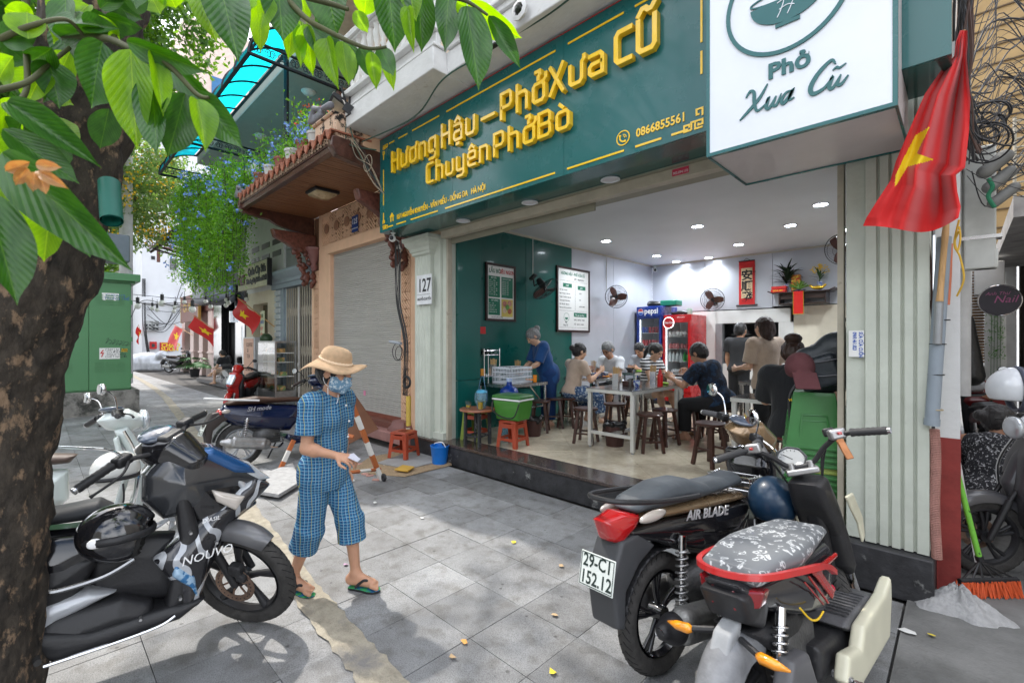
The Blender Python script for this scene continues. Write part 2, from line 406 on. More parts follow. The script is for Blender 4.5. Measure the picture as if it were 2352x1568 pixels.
CP=M('white_peeling_plaster',(.68,.68,.67),.75,var=.08,scale=5,bump=.5,bscale=25,col2=(.36,.31,.25),c2pos=(.62,.72),c2scale=2.6)
B9=M('peach_plaster',(.72,.46,.30),.7,var=.07,scale=4,bump=.3,bscale=30,col2=(.45,.28,.18),c2pos=(.66,.8),c2scale=2)
DC=M('beige_metal_rail',(.42,.38,.30),.5,var=.15,scale=5,col2=(.2,.17,.13),c2pos=(.62,.72),c2scale=5)
C0=M('dark_carved_wood',(.075,.028,.018),.35,var=.4,scale=12,bump=.7,bscale=22,coat=.3)
AZ=M('stainless_steel',(.62,.62,.61),.25,1.,var=.06,scale=8)
BG=M('grey_metal',(.3,.31,.32),.45,.5,var=.1)
A4=M('black_plastic',(.018,.018,.02),.42,var=.2,scale=9,bump=.15,bscale=80)
AJ=M('black_gloss',(.010,.010,.012),.12,var=.1,coat=.8)
CU=M('tyre_rubber',(.028,.027,.026),.8,var=.3,scale=14,bump=.3)
A8=M('chrome',(.75,.75,.76),.08,1.,var=.03)
B0=M('cast_aluminium',(.42,.42,.42),.38,.9,var=.2,scale=14,bump=.2)
AX=M('black_cable',(.02,.02,.022),.5,var=.2)
BE=M('clear_glass',(.95,.97,.97),.03,var=0,trans=1.,ior=1.45)
C9=M('white_print',(.78,.78,.76),.5,var=.02)
EK=M('red_paint',(.50,.012,.010),.35,var=.08,coat=.2)
E6=M('yellow_paint',(.85,.55,.02),.5,var=.05)
A6=M('print_black',(.02,.02,.025),.5,var=0)
AG=M('print_green',(.01,.16,.09),.5,var=0)
BH=M('print_red',(.55,.02,.02),.5,var=0)
A5=M('print_white',(.8,.8,.8),.5,var=0)
BL=M('print_blue',(.02,.09,.4),.5,var=0)
C4=M('print_yellow',(.85,.6,.03),.5,var=0)
gb=B();gb.quad((-60,-40,-.045),(40,-40,-.045),(40,40,-.045),(-60,40,-.045));C1('ground',gb,CI,smooth=0)
pv=T('pavement','','',(0,0,0),world=True,kind='structure')
g=.4;sb=B();sb.box((0,0,-.021),(.3965,.3965,.04));sme=sb.mesh('slab');CD(sme);sme.materials.append(DE)
def seen(x,y):
 d=-_c*x+_s*y;r=_s*x+_c*y
 return d>.7 and abs(r/d)<1.13
slots=[]
X=-9.8
D9=[(-.25-g*(i+.5),3.585-g*(j+.5))for i in range(90)for j in range(17)]
vis=sorted([c for c in D9 if seen(*c)and(-_c*c[0]+_s*c[1])>1.5],key=lambda c:(c[0]**2+c[1]**2))
DT=vis[:296];ns=set(DT);rest=B()
for c in D9:
 if c in ns:continue
 rest.box((c[0],c[1],-.021),(.3965,.3965,.04))
for c in DT:
 o=bpy.data.objects.new('slab',sme);COL.objects.link(o);o.parent=pv.o;o.location=(c[0],c[1],random.uniform(-.0015,.0015));o.rotation_euler=(random.uniform(-.004,.004),random.uniform(-.004,.004),0)
o=BF('slab_field',rest,DE,pv,smooth=0);o['kind']='stuff'
rb=B();rb.bb(-.24,30,-30,40,-.04,-.002);rb.bb(-60,-.25,-30,3.585-g*17,-.04,-.004);rb.bb(-60,-36.3,3.585-g*17,30,-.04,-.003);C1('road',rb,DD,smooth=0)
ln=[gp(x,y)for x,y in[(296,858),(330,876),(372,905),(402,940),(440,992),(482,1051),(560,1160),(650,1292),(762,1430),(880,1568),(1010,1740)]]
AD=AK([(p.x,p.y)for p in ln],14);lb=B();L1=[];R1=[]
for i,p in enumerate(AD):
 q=AD[min(i+1,len(AD)-1)]-AD[max(i-1,0)];q=A0((-q[1],q[0])).normalized();p=A0(p[:2])
 w=.085+random.uniform(-.012,.012);w2=.085+random.uniform(-.012,.012)
 L1 .append((*(p+q*w),.007));R1 .append((*(p-q*w2),.007))
for i in range(len(L1)-1):lb.quad(L1[i],L1[i+1],R1[i+1],R1[i])
C1('pavement_line',lb,linem,smooth=0)
FY=3.66;FZ=.25;CZ=3.27;BY=9.85;LX=-5.1;RX=-.62
AB=T('shop_building','ground floor noodle shop with wide open front and pale fluted pillars','shop',(-2.8,3.7,0),world=True)
b=B();b.bb(-5.9,-.12,3.99,BY+.4,.0,FZ-.012);AB.p('floor_base',b,CI,smooth=0)
b=B();b.bb(-5.56,-.60,FY,3.995,.212,FZ);AB.p('threshold',b,granm,bevel=.006)
b=B();b.bb(-5.55,-.595,FY+.012,FY+.2,-.02,.21);AB.p('riser',b,CO,bevel=.004)
tb=B();k=.6;th=R_(45);tm=None
DI=B().box((0,0,-.006),(k-.004,k-.004,.012)).mesh('tile');CD(DI);DI.materials.append(CJ)
for i in range(-14,15):
 for j in range(-14,15):
  x=-2.9+(i*cos(th)-j*sin(th))*k;y=7.+(i*sin(th)+j*cos(th))*k
  if LX-.1<x<RX+.2 and 4.42<y<BY-.1:
   o=bpy.data.objects.new('tile',DI);COL.objects.link(o);o.parent=AB.o;o.location=(x+2.8,y-3.7,FZ);o.rotation_euler=(0,0,th)
b=B()
for i in range(8):b.bb(-4.9+i*.54,-4.9+i*.54+.536,3.998,4.44,FZ-.01,FZ-.002)
AB.p('edge_tile',b,CJ,smooth=0)
def AO(name,segs,m,t=.02):
 for(x0,x1,y0,y1,z0,z1)in segs:
  b=B();b.bb(x0,x1,y0,y1,z0,z1);AB.p(name,b,m,bevel=.002)
AO('green_wall_panel',[(-5.2,-4.86,3.95,4.36,FZ,1.02),(-5.2,-4.86,3.95,4.36,1.025,CZ),(LX-.1,LX,4.36,5.566,FZ,CZ),(LX-.1,LX,5.572,6.80,FZ,CZ)],tealin)
AO('silver_wall_panel',[(LX-.1,LX,6.806,8.2,FZ,CZ),(LX-.1,LX,8.206,BY,FZ,CZ)],BW)
x0=-4.96
E5=yp(1642,700,BY).x;kw1=yp(1823,700,BY).x;kz=yp(1700,712,BY).z
AO('silver_wall_panel',[(LX,yp(1496+122,700,BY).x,BY,BY+.1,kz+.02,CZ),(yp(1619,700,BY).x,yp(1774,700,BY).x,BY,BY+.1,kz+.02,CZ),(yp(1775,700,BY).x,RX,BY,BY+.1,yp(1850,700,BY).z,CZ)],BW)
lt=M('pale_kitchen_tile',(.62,.62,.60),.3,var=.04)
CF,wx1,wz0,wz1=yp(1660,700,BY).x,yp(1788,700,BY).x,yp(1700,836,BY).z,yp(1700,742,BY).z
AO('kitchen_wall_tile',[(LX,CF-.14,BY,BY+.1,FZ,kz),(CF,wx1,BY,BY+.1,FZ,wz0),(CF-.138,wx1+.2,BY,BY+.1,wz1+.002,kz),(wx1+.002,kw1,BY,BY+.1,FZ,wz1)],lt)
b=B();b.bb(CF-.138,CF-.002,BY-.02,BY+.1,FZ,wz1);AB.p('hatch_post',b,BG)
b=B();b.bb(kw1+.002,-1.45,BY,BY+.1,FZ,yp(1850,702,BY).z);AB.p('back_wall',b,M('cream_wall',(.62,.57,.46),.7,var=.05))
b=B();b.bb(-1.43,RX,BY+.1,BY+1.6,FZ,2.7);b.bb(-1.45,-1.43,BY,BY+.1,FZ,2.7);AB.p('dark_doorway',b,M('doorway_near_black',(.02,.018,.016),.5))  # solid near-black block fills the doorway opening
b=B();b.bb(E5-.6,kw1+.6,BY+2.0,BY+2.1,0,3.2);b.bb(E5-.6,E5-.5,BY+.1,BY+2,0,3.2);b.bb(kw1+.6,kw1+.7,BY+.1,BY+2,0,3.2);b.bb(E5-.6,kw1+.7,BY+.1,BY+2.1,3.1,3.2);AB.p('kitchen_wall',b,M('kitchen_grey',(.22,.23,.24),.6))
b=B()
for i in range(9):b.tube([(CF+.55+i*.1,BY+1.2,1.0),(CF+.55+i*.1,BY+1.2,2.2)],.01,6)
for zz in(1.1,1.55,2.0):b.tube([(CF+.5,BY+1.2,zz),(CF+1.4,BY+1.2,zz)],.012,6)
AB.p('window_bars',b,M('bar_blue_grey',(.08,.10,.13),.5))
b=B()
for i in range(4):b.bb(CF+.05,CF+.42,BY+.3,BY+.6,1.25+i*.22,1.262+i*.22)
for i in range(10):b.lathe([(.06,0),(.075,.06),(.07,.065)],(CF+.12+(i%2)*.18,BY+.45,1.265+(i//2%4)*.22),10)
AB.p('kitchen_rack',b,BG)
b=B();b.bb(LX-.3,RX+.48,4.15,BY+.3,CZ,CZ+.05);AB.p('ceiling',b,ceilm,smooth=0)
b=B();b.bb(RX,RX+.1,4.2,BY+.1,0,CZ);AB.p('right_wall',b,BW)
b=B();b.bb(LX,LX+.02,4.36,BY,CZ-.03,CZ);b.bb(LX,RX,BY-.02,BY,CZ-.03,CZ);AB.p('ceiling_trim',b,M('trim_cream',(.5,.46,.38),.6))
b=B();b.bb(-4.9,-.56,3.70,3.80,2.90,3.06);AB.p('shutter_beam',b,DC,bevel=.004)
b=B();b.bb(-4.88,-.58,3.66,3.70,2.985,3.03);b.bb(-4.88,-.58,3.80,4.16,3.03,3.06);b.bb(-4.86,-2.6,3.84,3.86,2.84,3.04);b.bb(-4.88,-.58,4.0,4.16,2.98,3.32);AB.p('shutter_rail',b,M('olive_rail',(.26,.25,.19),.5,var=.1))
for a in(-4.9,-.61):b=B();b.bb(a,a+.035,3.79,3.86,FZ,2.9);AB.p('shutter_guide',b,DC)
def CH(x0,x1,yf,z0,z1,n,m,parent,depth=.018,w=.5,name='pillar',back=.3,marg=.1):
 W_=x1-x0;AD=[(x0,yf+back),(x0,yf)];a=x0+W_*marg;step=(W_*(1-2*marg))/n
 for i in range(n):
  u0=a+step*(i+.5-w/2);u1=a+step*(i+.5+w/2);um=(u0+u1)/2;e=(u1-u0)*.22
  AD+=[(u0,yf),(u0+e,yf-depth*.8),(um,yf-depth),(u1-e,yf-depth*.8),(u1,yf)]if depth<0 else[(u0,yf),(u0+e,yf+depth*.8),(um,yf+depth),(u1-e,yf+depth*.8),(u1,yf)]
 AD+=[(x1,yf),(x1,yf+back)]
 b=B();b.prism(AD,z0,z1,'z');return parent.p(name,b,m,smooth=30)
CH(-5.49,-5.13,3.70,.24,2.72,4,B3,AB,.014,.55)
b=B();b.bb(-5.129,-4.99,3.76,4.1,.24,2.96);b.bb(-4.988,-4.90,3.80,3.99,.24,2.96);b.bb(-5.13,-4.905,3.74,3.80,.24,.34);AB.p('pillar_return',b,B3,bevel=.004)
b=B();BZ=[(0,0),(.03,.02),(.035,.05),(.05,.06),(.06,.10),(.10,.15),(.11,.19),(.13,.20),(.13,.25)]
rg=[]
for(o_,z_)in BZ:rg.append([A0((-5.49-o_,3.99,2.72+z_)),A0((-5.49-o_,3.70-o_,2.72+z_)),A0((-5.13+o_,3.70-o_,2.72+z_)),A0((-5.13+o_,3.99,2.72+z_))])
b.rings(rg);AB.p('capital',b,B3,smooth=20)
CH(-.45,-.143,3.72,.27,3.05,4,B3,AB,.022,.34,back=.45,marg=.113)
b=B();b.bb(-.555,-.452,3.745,4.16,.27,3.05);b.bb(-.58,-.13,3.75,4.165,3.05,3.4);AB.p('pillar_return',b,B3,bevel=.004)
b=B();b.bb(-.60,-.12,3.66,4.2,-.02,.262);AB.p('pillar_plinth',b,CO,bevel=.01)
b=B();b.bb(-5.62,-.05,3.98,4.4,3.35,8.4);AB.p('upper_wall',b,M('upper_wall_paint',(.62,.50,.38),.75,var=.1,scale=2))
b=B();b.bb(-5.66,-3.78,2.76,3.97,4.27,4.50);b.bb(-3.779,.0,2.93,3.97,4.275,4.50);AB.p('balcony_slab',b,CP,bevel=.01)
b=B();b.bb(-5.66,-3.78,2.80,2.86,4.50,4.66);b.bb(-5.70,-3.75,2.73,2.95,4.66,4.72);b.bb(-5.68,-3.76,2.755,2.93,4.50,4.53);AB.p('balcony_curb',b,CP,bevel=.008)
b=B();b.bb(-3.75,.0,2.90,3.0,4.502,5.9);b.bb(-3.75,.0,2.86,2.93,4.56,4.60);AB.p('parapet_wall',b,CP,bevel=.008)
F4=B();F4 .lathe([(.05,0),(.05,.03),(.03,.05),(.045,.10),(.055,.16),(.04,.24),(.025,.28),(.04,.31),(.025,.34),(.045,.42),(.055,.50),(.035,.57),(.05,.60),(.05,.64)],(0,0,0),10)
E3=F4 .mesh('baluster');CD(E3);E3 .materials.append(AQ);E3 .polygons.foreach_set('use_smooth',[True]*len(E3 .polygons))
for i in range(13):
 o=bpy.data.objects.new('baluster',E3);COL.objects.link(o);o.parent=AB.o;o.location=(-5.58+i*.145+2.8,2.84-3.7,4.72)
b=B();b.bb(-5.70,-3.75,2.74,2.94,5.36,5.44);b.bb(-5.67,-3.77,2.77,2.91,5.33,5.36);AB.p('handrail',b,CP,bevel=.01)
q=yp(1198.6,27,2.9);b=B();b.lathe([(.0,-.015),(.085,-.015),(.09,-.04),(.055,-.05),(.05,-.03),(0,-.03)][::-1],(q.x,2.9,q.z),8,'y');AB.p('round_ornament',b,CP)
b=B();b.lathe([(.0,-.05),(.035,-.048),(.05,-.03)],(q.x,2.9,q.z),14,'y');AB.p('ornament_lens',b,BE)
for(x,y)in((1130,112),(806,267)):
 q=yp(x,y,2.8 if x<900 else 2.93);b=B();b.bb(q.x-.09,q.x+.09,q.y-.05,q.y-.0,q.z-.015,q.z);b.tube([(q.x,q.y-.02,q.z),(q.x-.02,q.y-.12,q.z+.35)],.014,6);b.tube([(q.x,q.y-.02,q.z),(q.x-.02,q.y-.0,q.z+.45)],.012,6)
 AB.p('iron_bracket',b,A4)
b=B();b.bb(-9.3,-5.72,3.5,3.9,7.2,7.9);
SY=3.22;SX0,SX1,SZ0,SZ1=-5.60,-.04,3.0,4.235
sg=T('green_shop_sign','long teal green sign with raised gold letters above the shop front','sign',(-2.8,SY,3.0),world=True)
b=B()
for(a,c)in((SX0,-4.05),(-4.047,-2.50),(-2.497,SX1)):b.bb(a,c,SY,SY+.02,SZ0,SZ1)
sg.p('sign_face',b,BV)
b=B()
for(a,c)in((SX0,-4.05),(-4.047,-2.50),(-2.497,SX1)):b.bb(a,c,SY+.021,3.66,SZ0,SZ0+.012)
sg.p('soffit',b,M('dark_teal_soffit',(.004,.085,.078),.22,var=.04,coat=.4))
b=B();b.bb(SX0,SX0+.01,SY+.021,3.95,SZ0+.0125,SZ1);b.bb(SX0,SX1,SY+.021,3.95,SZ1-.01,SZ1+.003);sg.p('sign_side',b,BV)
b=B();b.bb(SX0-.004,SX1,SY-.004,SY,SZ1,SZ1+.006);sg.p('red_edge_strip',b,EK)
def sx(xz):
 r=E2(803.9+xz*.3662,784);return(SY-.02)*r.x/r.y
EX={'H':(.62,[[(0,0),(0,1)],[(.62,0),(.62,1)],[(0,.5),(.62,.5)]]),'u':(.56,[[(0,.68),(0,.1),(.1,0),(.46,0),(.56,.1),(.56,.68)]]),'uw':(.56,[[(0,.68),(0,.1),(.1,0),(.46,0),(.56,.1),(.56,.68),(.66,.76),(.66,.86)]]),'o':(.56,[['c',(.1,0),(.46,0),(.56,.1),(.56,.58),(.46,.68),(.1,.68),(0,.58),(0,.1)]]),'ow':(.56,[['c',(.1,0),(.46,0),(.56,.1),(.56,.58),(.46,.68),(.1,.68),(0,.58),(0,.1)],[(.5,.66),(.64,.76),(.64,.86)]]),'oq':(.56,[['c',(.1,0),(.46,0),(.56,.1),(.56,.58),(.46,.68),(.1,.68),(0,.58),(0,.1)],[(.5,.66),(.66,.80),(.66,.94)],[(.14,1.14),(.34,1.14),(.36,1.0),(.27,.92),(.27,.84)]]),'n':(.54,[[(0,0),(0,.68),(.44,.68),(.54,.58),(.54,0)]]),'g':(.56,[[(.56,.05),(.1,.05),(0,.15),(0,.58),(.1,.68),(.56,.68),(.56,-.2),(.46,-.3),(.06,-.3)]]),'a^':(.56,[[(.02,.68),(.46,.68),(.56,.58),(.56,0),(.1,0),(0,.1),(0,.28),(.1,.37),(.5,.37)],[(.1,.84),(.28,1.0),(.46,.84)],[(.22,-.2),(.36,-.2)]]),'a':(.56,[[(.02,.68),(.46,.68),(.56,.58),(.56,0),(.1,0),(0,.1),(0,.28),(.1,.37),(.5,.37)]]),'-':(.75,[[(0,.38),(.75,.38)]]),'P':(.58,[[(0,0),(0,1),(.48,1),(.58,.9),(.58,.52),(.48,.42),(.06,.42)]]),'h':(.54,[[(0,0),(0,1.02)],[(.05,.68),(.44,.68),(.54,.58),(.54,0)]]),'X':(.62,[[(0,0),(.62,1)],[(0,1),(.62,0)]]),'C':(.56,[[(.58,1),(.1,1),(0,.9),(0,.1),(.1,0),(.58,0)]]),'c':(.5,[[(.56,.86),(.1,.86),(0,.76),(0,.1),(.1,0),(.56,0)]]),'u~':(.6,[[(0,.86),(0,.1),(.1,0),(.5,0),(.6,.1),(.6,.86)],[(.02,1.02),(.14,1.16),(.28,1.16),(.36,1.08),(.48,1.08),(.62,1.22)]]),'y':(.56,[[(0,.68),(0,.1),(.1,0),(.5,0)],[(.56,.68),(.56,-.2),(.46,-.3),(.06,-.3)]]),'e^':(.56,[[(.03,.34),(.54,.34),(.56,.58),(.46,.68),(.1,.68),(0,.58),(0,.1),(.1,0),(.56,0)],[(.1,.84),(.28,1.0),(.46,.84)]]),'B':(.58,[['c',(0,0),(.48,0),(.58,.1),(.58,.4),(.5,.5),(.58,.6),(.58,.9),(.48,1),(0,1)],[(.06,.5),(.48,.5)]]),'o`':(.56,[['c',(.1,0),(.46,0),(.56,.1),(.56,.58),(.46,.68),(.1,.68),(0,.58),(0,.1)],[(.16,1.0),(.30,.86)]]),}
golds=M('gold_letter_side',(.62,.36,.008),.4,var=.05)
gold2=B2
def BO(chars,x0,x1,z,h,sw=.13,gap=.36,yd=.055):
 tot=sum(EX[c][0]for c in chars)+gap*(len(chars)-1);kx=(x1-x0-sw*h)/tot;x=x0+sw*h/2
 for c in chars:
  wd,st=EX[c];b=B()
  for i,s in enumerate(st):
   cl=s[0]=='c';s=s[1:]if cl else s
   pp=[(x+p[0]*kx,z+(p[1]*(1-sw)+sw/2)*h)for p in s]
   if not cl:
    def ex(a,q):d=A0(a)-A0(q);d.normalize();return tuple(A0(a)+d*sw*h*.48)
    if abs(pp[0][0]-pp[1][0])<1e-6 or abs(pp[0][1]-pp[1][1])<1e-6:pass
    pp[0]=ex(pp[0],pp[1]);pp[-1]=ex(pp[-1],pp[-2])
   bb=B();A9(bb,pp,sw*h,0,yd+i*.0012,closed=cl)
   b.add([(v[0],SY-v[2]-.002,v[1])for v in bb.v],bb.f)
  sg.p('gold_letter',b,B2,smooth=0,bevel=.003)
  x+=(wd+gap)*kx
A_=lambda a:sx(a)
BO(['H','uw','ow','n','g'],sx(272),sx(555),3.70,.27);BO(['H','a^','u'],sx(585),sx(800),3.705,.275);BO(['-'],sx(835),sx(925),3.70,.27)
BO(['P','h','oq'],sx(955),sx(1240),3.70,.27);BO(['X','uw','a'],sx(1262),sx(1608),3.70,.27);BO(['c','u~'],sx(1668),sx(1940),3.70,.31)
BO(['C','h','u','y','e^','n'],sx(490),sx(882),3.37,.24);BO(['P','h','oq'],sx(912),sx(1175),3.37,.24);BO(['B','o`'],sx(1190),sx(1392),3.37,.24)
fy=SY-.003
me_w=sx(835)-sx(285)
def BT(s,x0,x1,z,cap,m,parent,y=fy,ext=.004,bold=.0,face='f'):
 me=AF(s,1.0,0);xs=[v.co.x for v in me.vertices];w0=max(xs)-min(xs);size=cap/.73;sxx=(x1-x0)/(w0*size)
 bpy.data.meshes.remove(me);return AA(s,size,(x0,y,z),face,m,parent,ext=ext,sx=sxx,bold=bold,name='lettering')
BT('127 NGUYỄN KHUYẾN - VĂN MIẾU - ĐỐNG ĐA   HÀ NỘI',sx(285),sx(835),3.105,.062,B2,sg,bold=.0015)
BT('0866855561',sx(1788),sx(2088),3.115,.066,B2,sg,bold=.002)
def DV(x0,x1,z):b=B();b.bb(x0,x1,SY-.006,SY-.001,z-.008,z+.008);sg.p('border_dash',b,B2,smooth=0)
for a,c in((240,270),(297,352),(383,552),(598,1282),(1360,1710),(1780,2100)):DV(sx(a),sx(c),4.125)
for a,c in((232,262),(285,343),(374,543),(590,1278),(1355,1712),(1783,1947),(2010,2115)):DV(sx(a),sx(c),3.045)
for z0,z1 in((3.95,4.02),(3.35,3.82),(3.12,3.25)):b=B();b.bb(-5.51,-5.495,SY-.006,SY-.001,z0,z1);sg.p('border_dash',b,B2,smooth=0)
for z0,z1 in((3.62,4.05),(3.40,3.56)):b=B();b.bb(-1.305,-1.29,SY-.006,SY-.001,z0,z1);sg.p('border_dash',b,B2,smooth=0)
def CX(x,z,fx_,fz_,s):
 bb=B()
 for path in([(0,0),(2,0),(2,2),(0,2),(0,.8),(1.1,.8),(1.1,1.3)],[(3,0),(5,0),(5,1.6),(3.6,1.6),(3.6,.8)],[(0,3),(0,5),(1.6,5),(1.6,3.6),(.8,3.6)],[(2,2),(3,2),(3,0)]):
  A9(bb,[(x+fx_*p[0]*s,z+fz_*p[1]*s)for p in path],s*.5,0,.004+random.uniform(.0002,.0012))
 b=B();b.add([(v[0],SY-v[2]-.001,v[1])for v in bb.v],bb.f);sg.p('corner_fret',b,B2,smooth=0)
CX(-5.515,4.135,1,-1,.022);CX(-5.515,3.035,1,1,.022);CX(-1.29,3.035,-1,1,.026);CX(-1.29,4.135,-1,-1,.026)
hx=sx(256);bb=B();A9(bb,[(hx-.045,3.16),(hx,3.205),(hx+.045,3.16)],.014,0,.006);A9(bb,[(hx-.026,3.10),(hx-.026,3.155),(hx,3.18),(hx+.026,3.155),(hx+.026,3.10)],.018,0,.005)
b=B();b.add([(v[0],SY-v[2]-.001,v[1])for v in bb.v],bb.f);sg.p('house_symbol',b,B2,smooth=0)
cx=sx(1706);cz=3.145;bb=B();A9(bb,[(cx+.055*cos(a*pi/16),cz+.055*sin(a*pi/16))for a in range(32)],.008,0,.005,closed=True)
A9(bb,AK([(cx-.026,cz+.028),(cx-.028,cz-.002),(cx-.006,cz-.026),(cx+.024,cz-.028)],5),.014,0,.005,wf=lambda t:1.25 if t<.2 or t>.8 else.8)
for r in(.014,.026):A9(bb,[(cx+.002+r*cos(a),cz+r*sin(a))for a in np.linspace(-.1,1.7,7)],.005,0,.005)
b=B();b.add([(v[0],SY-v[2]-.001,v[1])for v in bb.v],bb.f);sg.p('telephone_symbol',b,B2,smooth=0)
WY=2.90;wx0_,wx1_,wz_=-1.14,-.225,2.69
ws=T('white_box_sign','white illuminated box sign with green bowl emblem and script name','sign',(-.7,WY,wz_),world=True)
b=B();b.bb(wx0_+.02,wx1_-.02,WY+.004,WY+.02,wz_+.02,4.6);ws.p('sign_face',b,BC)
b=B();b.bb(wx0_+.008,wx1_-.008,WY+.021,3.21,wz_+.008,4.6);b.bb(wx0_+.008,wx1_-.008,3.21,3.62,wz_+.008,2.99);ws.p('box',b,M('box_underside',(.55,.50,.50),.4,var=.05,coat=.2))
b=B();b.bb(wx0_,wx0_+.02,WY,WY+.03,wz_,4.6);b.bb(wx1_-.02,wx1_,WY,WY+.03,wz_,4.6);b.bb(wx0_+.02,wx1_-.02,WY,WY+.03,wz_,wz_+.02)
b.bb(wx0_,wx0_+.012,WY+.031,3.63,wz_-.001,wz_+.012);b.bb(wx1_-.012,wx1_,WY+.031,3.63,wz_-.001,wz_+.012);b.bb(wx0_+.012,wx1_-.012,3.615,3.632,wz_-.001,wz_+.012);ws.p('green_frame',b,BV)
def D2(bb,dy=.001):b=B();b.add([(v[0],WY+.003-v[2],v[1])for v in bb.v],bb.f);return b
ccx,ccz,rr=-.705,3.47,.305
bb=B();A9(bb,[(ccx+rr*cos(a),ccz+rr*sin(a))for a in np.linspace(0,2*pi,64,endpoint=False)],.022,0,.008,closed=True);ws.p('emblem_ring',D2(bb),BV,smooth=30)
bb=B();bx,bz=-.695,3.485
low=[(bx-.19,bz-.025)]+[(bx-.19*cos(a)*(1-.0*a),bz-.025-.135*sin(a))for a in np.linspace(.1,pi-.1,20)]+[(bx+.19,bz-.025)]
rg=[[A0((x,z,0)),A0((x,z,.007))]for x,z in low]
k_=len(bb.v);n_=len(low);bb.v+=[(x,z,.007)for x,z in low];bb.f.append(tuple(range(k_,k_+n_))[::-1]);bb.v+=[(x,z,.0)for x,z in low]
for i in range(n_-1):bb.f.append((k_+i,k_+i+1,k_+n_+i+1,k_+n_+i))
A9(bb,[(bx-.06,bz-.17),(bx+.06,bz-.17)],.02,0,.0075)
A9(bb,[(bx+.19*cos(a),bz+.03*sin(a))for a in np.linspace(0,2*pi,40,endpoint=False)],.008,0,.0065,closed=True)
ws.p('emblem_bowl',D2(bb),BV,smooth=0)
bb=B()
for(dx)in(-.03,.02):
 A9(bb,AK([(bx+dx-.02,bz-.045),(bx+dx+.012,bz-.04),(bx+dx-.002,bz-.09),(bx+dx-.02,bz-.125)],5),.004,.0075,.010)
A9(bb,AK([(bx-.04,bz-.085),(bx,bz-.075),(bx+.035,bz-.09)],5),.004,.0075,.0104)
ws.p('emblem_monogram',D2(bb),BC,smooth=0)
AA('Phở',.118,(-.795,WY+.002,3.035),'f',BV,ws,ext=.006,bold=.004,sx=1.12)
bb=B()
def CY(AD,w=.014,vary=True):A9(bb,AK(AD,7),w,0,.006+random.uniform(0,.002),wf=(lambda t:.45+.9*sin(pi*min(1,max(0,t))))if vary else None)
ox,oz=-.93,2.872;c_=.135
def P_(u,v):return(ox+u+v*.25,oz+v)
CY([P_(-.01,-.02),P_(.03,.02),P_(.075,.075),P_(.10,.14)]);CY([P_(-.005,.10),P_(.01,.13),P_(.035,.115),P_(.05,.06),P_(.08,.005),P_(.12,.03)])
CY([P_(.12,.03),P_(.125,.055),P_(.125,.01),P_(.145,.0),P_(.165,.055)]);CY([P_(.165,.055),P_(.16,.01),P_(.18,.005),P_(.19,.06)],.011)
CY([P_(.245,.055),P_(.215,.055),P_(.20,.02),P_(.215,.0),P_(.235,.025),P_(.245,.055),P_(.24,.01),P_(.265,.015)])
CY([P_(.425,.12),P_(.40,.145),P_(.355,.10),P_(.335,.04),P_(.355,.0),P_(.40,.01),P_(.42,.04)],.017)
CY([P_(.42,.04),P_(.428,.055),P_(.425,.01),P_(.445,.0),P_(.465,.055)]);CY([P_(.465,.055),P_(.462,.01),P_(.48,.005),P_(.50,.04)],.012)
CY([P_(.42,.09),P_(.435,.10),P_(.45,.092),P_(.475,.105)],.009)
ws.p('script_lettering',D2(bb),BV,smooth=30)
lemis=M('lamp_lens_lit',(1,1,1),.4,var=0,emis=(.85,.92,1.0),estr=22)
loff=M('lamp_lens_off',(.6,.6,.64),.3,var=0)
DL=[(1392,553,'nearest the framed menus'),(1602,519,'in the middle of the front row'),(1815,517,'behind the white sign'),(1885,469,'closest to the right pillar and the street'),(1942,527,'half hidden by the right pillar'),(1697,561,'in the middle of the shop ceiling'),(1508,587,'above the white walled left corner'),(1553,600,'above the blue fridge, smallest in view'),(1628,591,'above the red fridge'),(1712,589,'in front of the red scroll')]
for i,(x,y,w_)in enumerate(DL):
 q=gp(x,y,CZ)
 t=T('ceiling_downlight','lit round downlight '+w_,'ceiling light',(q.x,q.y,CZ),group='round downlights in the shop ceiling')
 b=B();b.lathe([(.075,-.001),(.092,-.003),(.095,-.012),(.08,-.014),(.075,-.008)],n=20,cap=False);t.p('ring',b,BC)
 b=B();b.lathe([(.0,-.004),(.076,-.004),(.07,-.009),(.0,-.009)],n=20);t.p('lens',b,lemis)
for i,(x,y,w_)in enumerate([(1064,506,'leftmost in the green soffit, over the left pillar'),(1217,464,'in the middle of the green soffit'),(1402,411,'rightmost in the green soffit')]):
 q=gp(x,y,SZ0)
 t=T('soffit_downlight','unlit white rimmed downlight '+w_,'ceiling light',(q.x,q.y,SZ0),group='unlit downlights under the green sign')
 b=B();b.lathe([(.062,-.001),(.085,-.003),(.088,-.012),(.07,-.014),(.062,-.006)],n=20,cap=False);t.p('ring',b,BC)
 b=B();b.lathe([(.0,-.003),(.063,-.003),(.06,-.006),(.0,-.006)],n=20);t.p('lens',b,loff)
for i,(x,y,w_)in enumerate(DL):
 q=gp(x,y,CZ);l=bpy.data.lights.new('downlight_beam','SPOT');l.energy=50;l.spot_size=R_(150);l.spot_blend=.8;l.shadow_soft_size=.07;l.color=(.88,.94,1)
 o=bpy.data.objects.new('downlight_beam',l);COL.objects.link(o);o.location=(q.x,q.y,CZ-.03)
NY=3.9
n1=T('shuttered_shop','peach shopfront with closed grey roller shutter and tiled wooden eave','shop',(-7.4,NY,0),world=True)
for a,c in((-9.11,-8.62),(-5.9,-5.58),(-9.45,-9.36)):b=B();b.bb(a,c,NY,NY+.4,.2,4.02);n1 .p('peach_column',b,B9,bevel=.01)
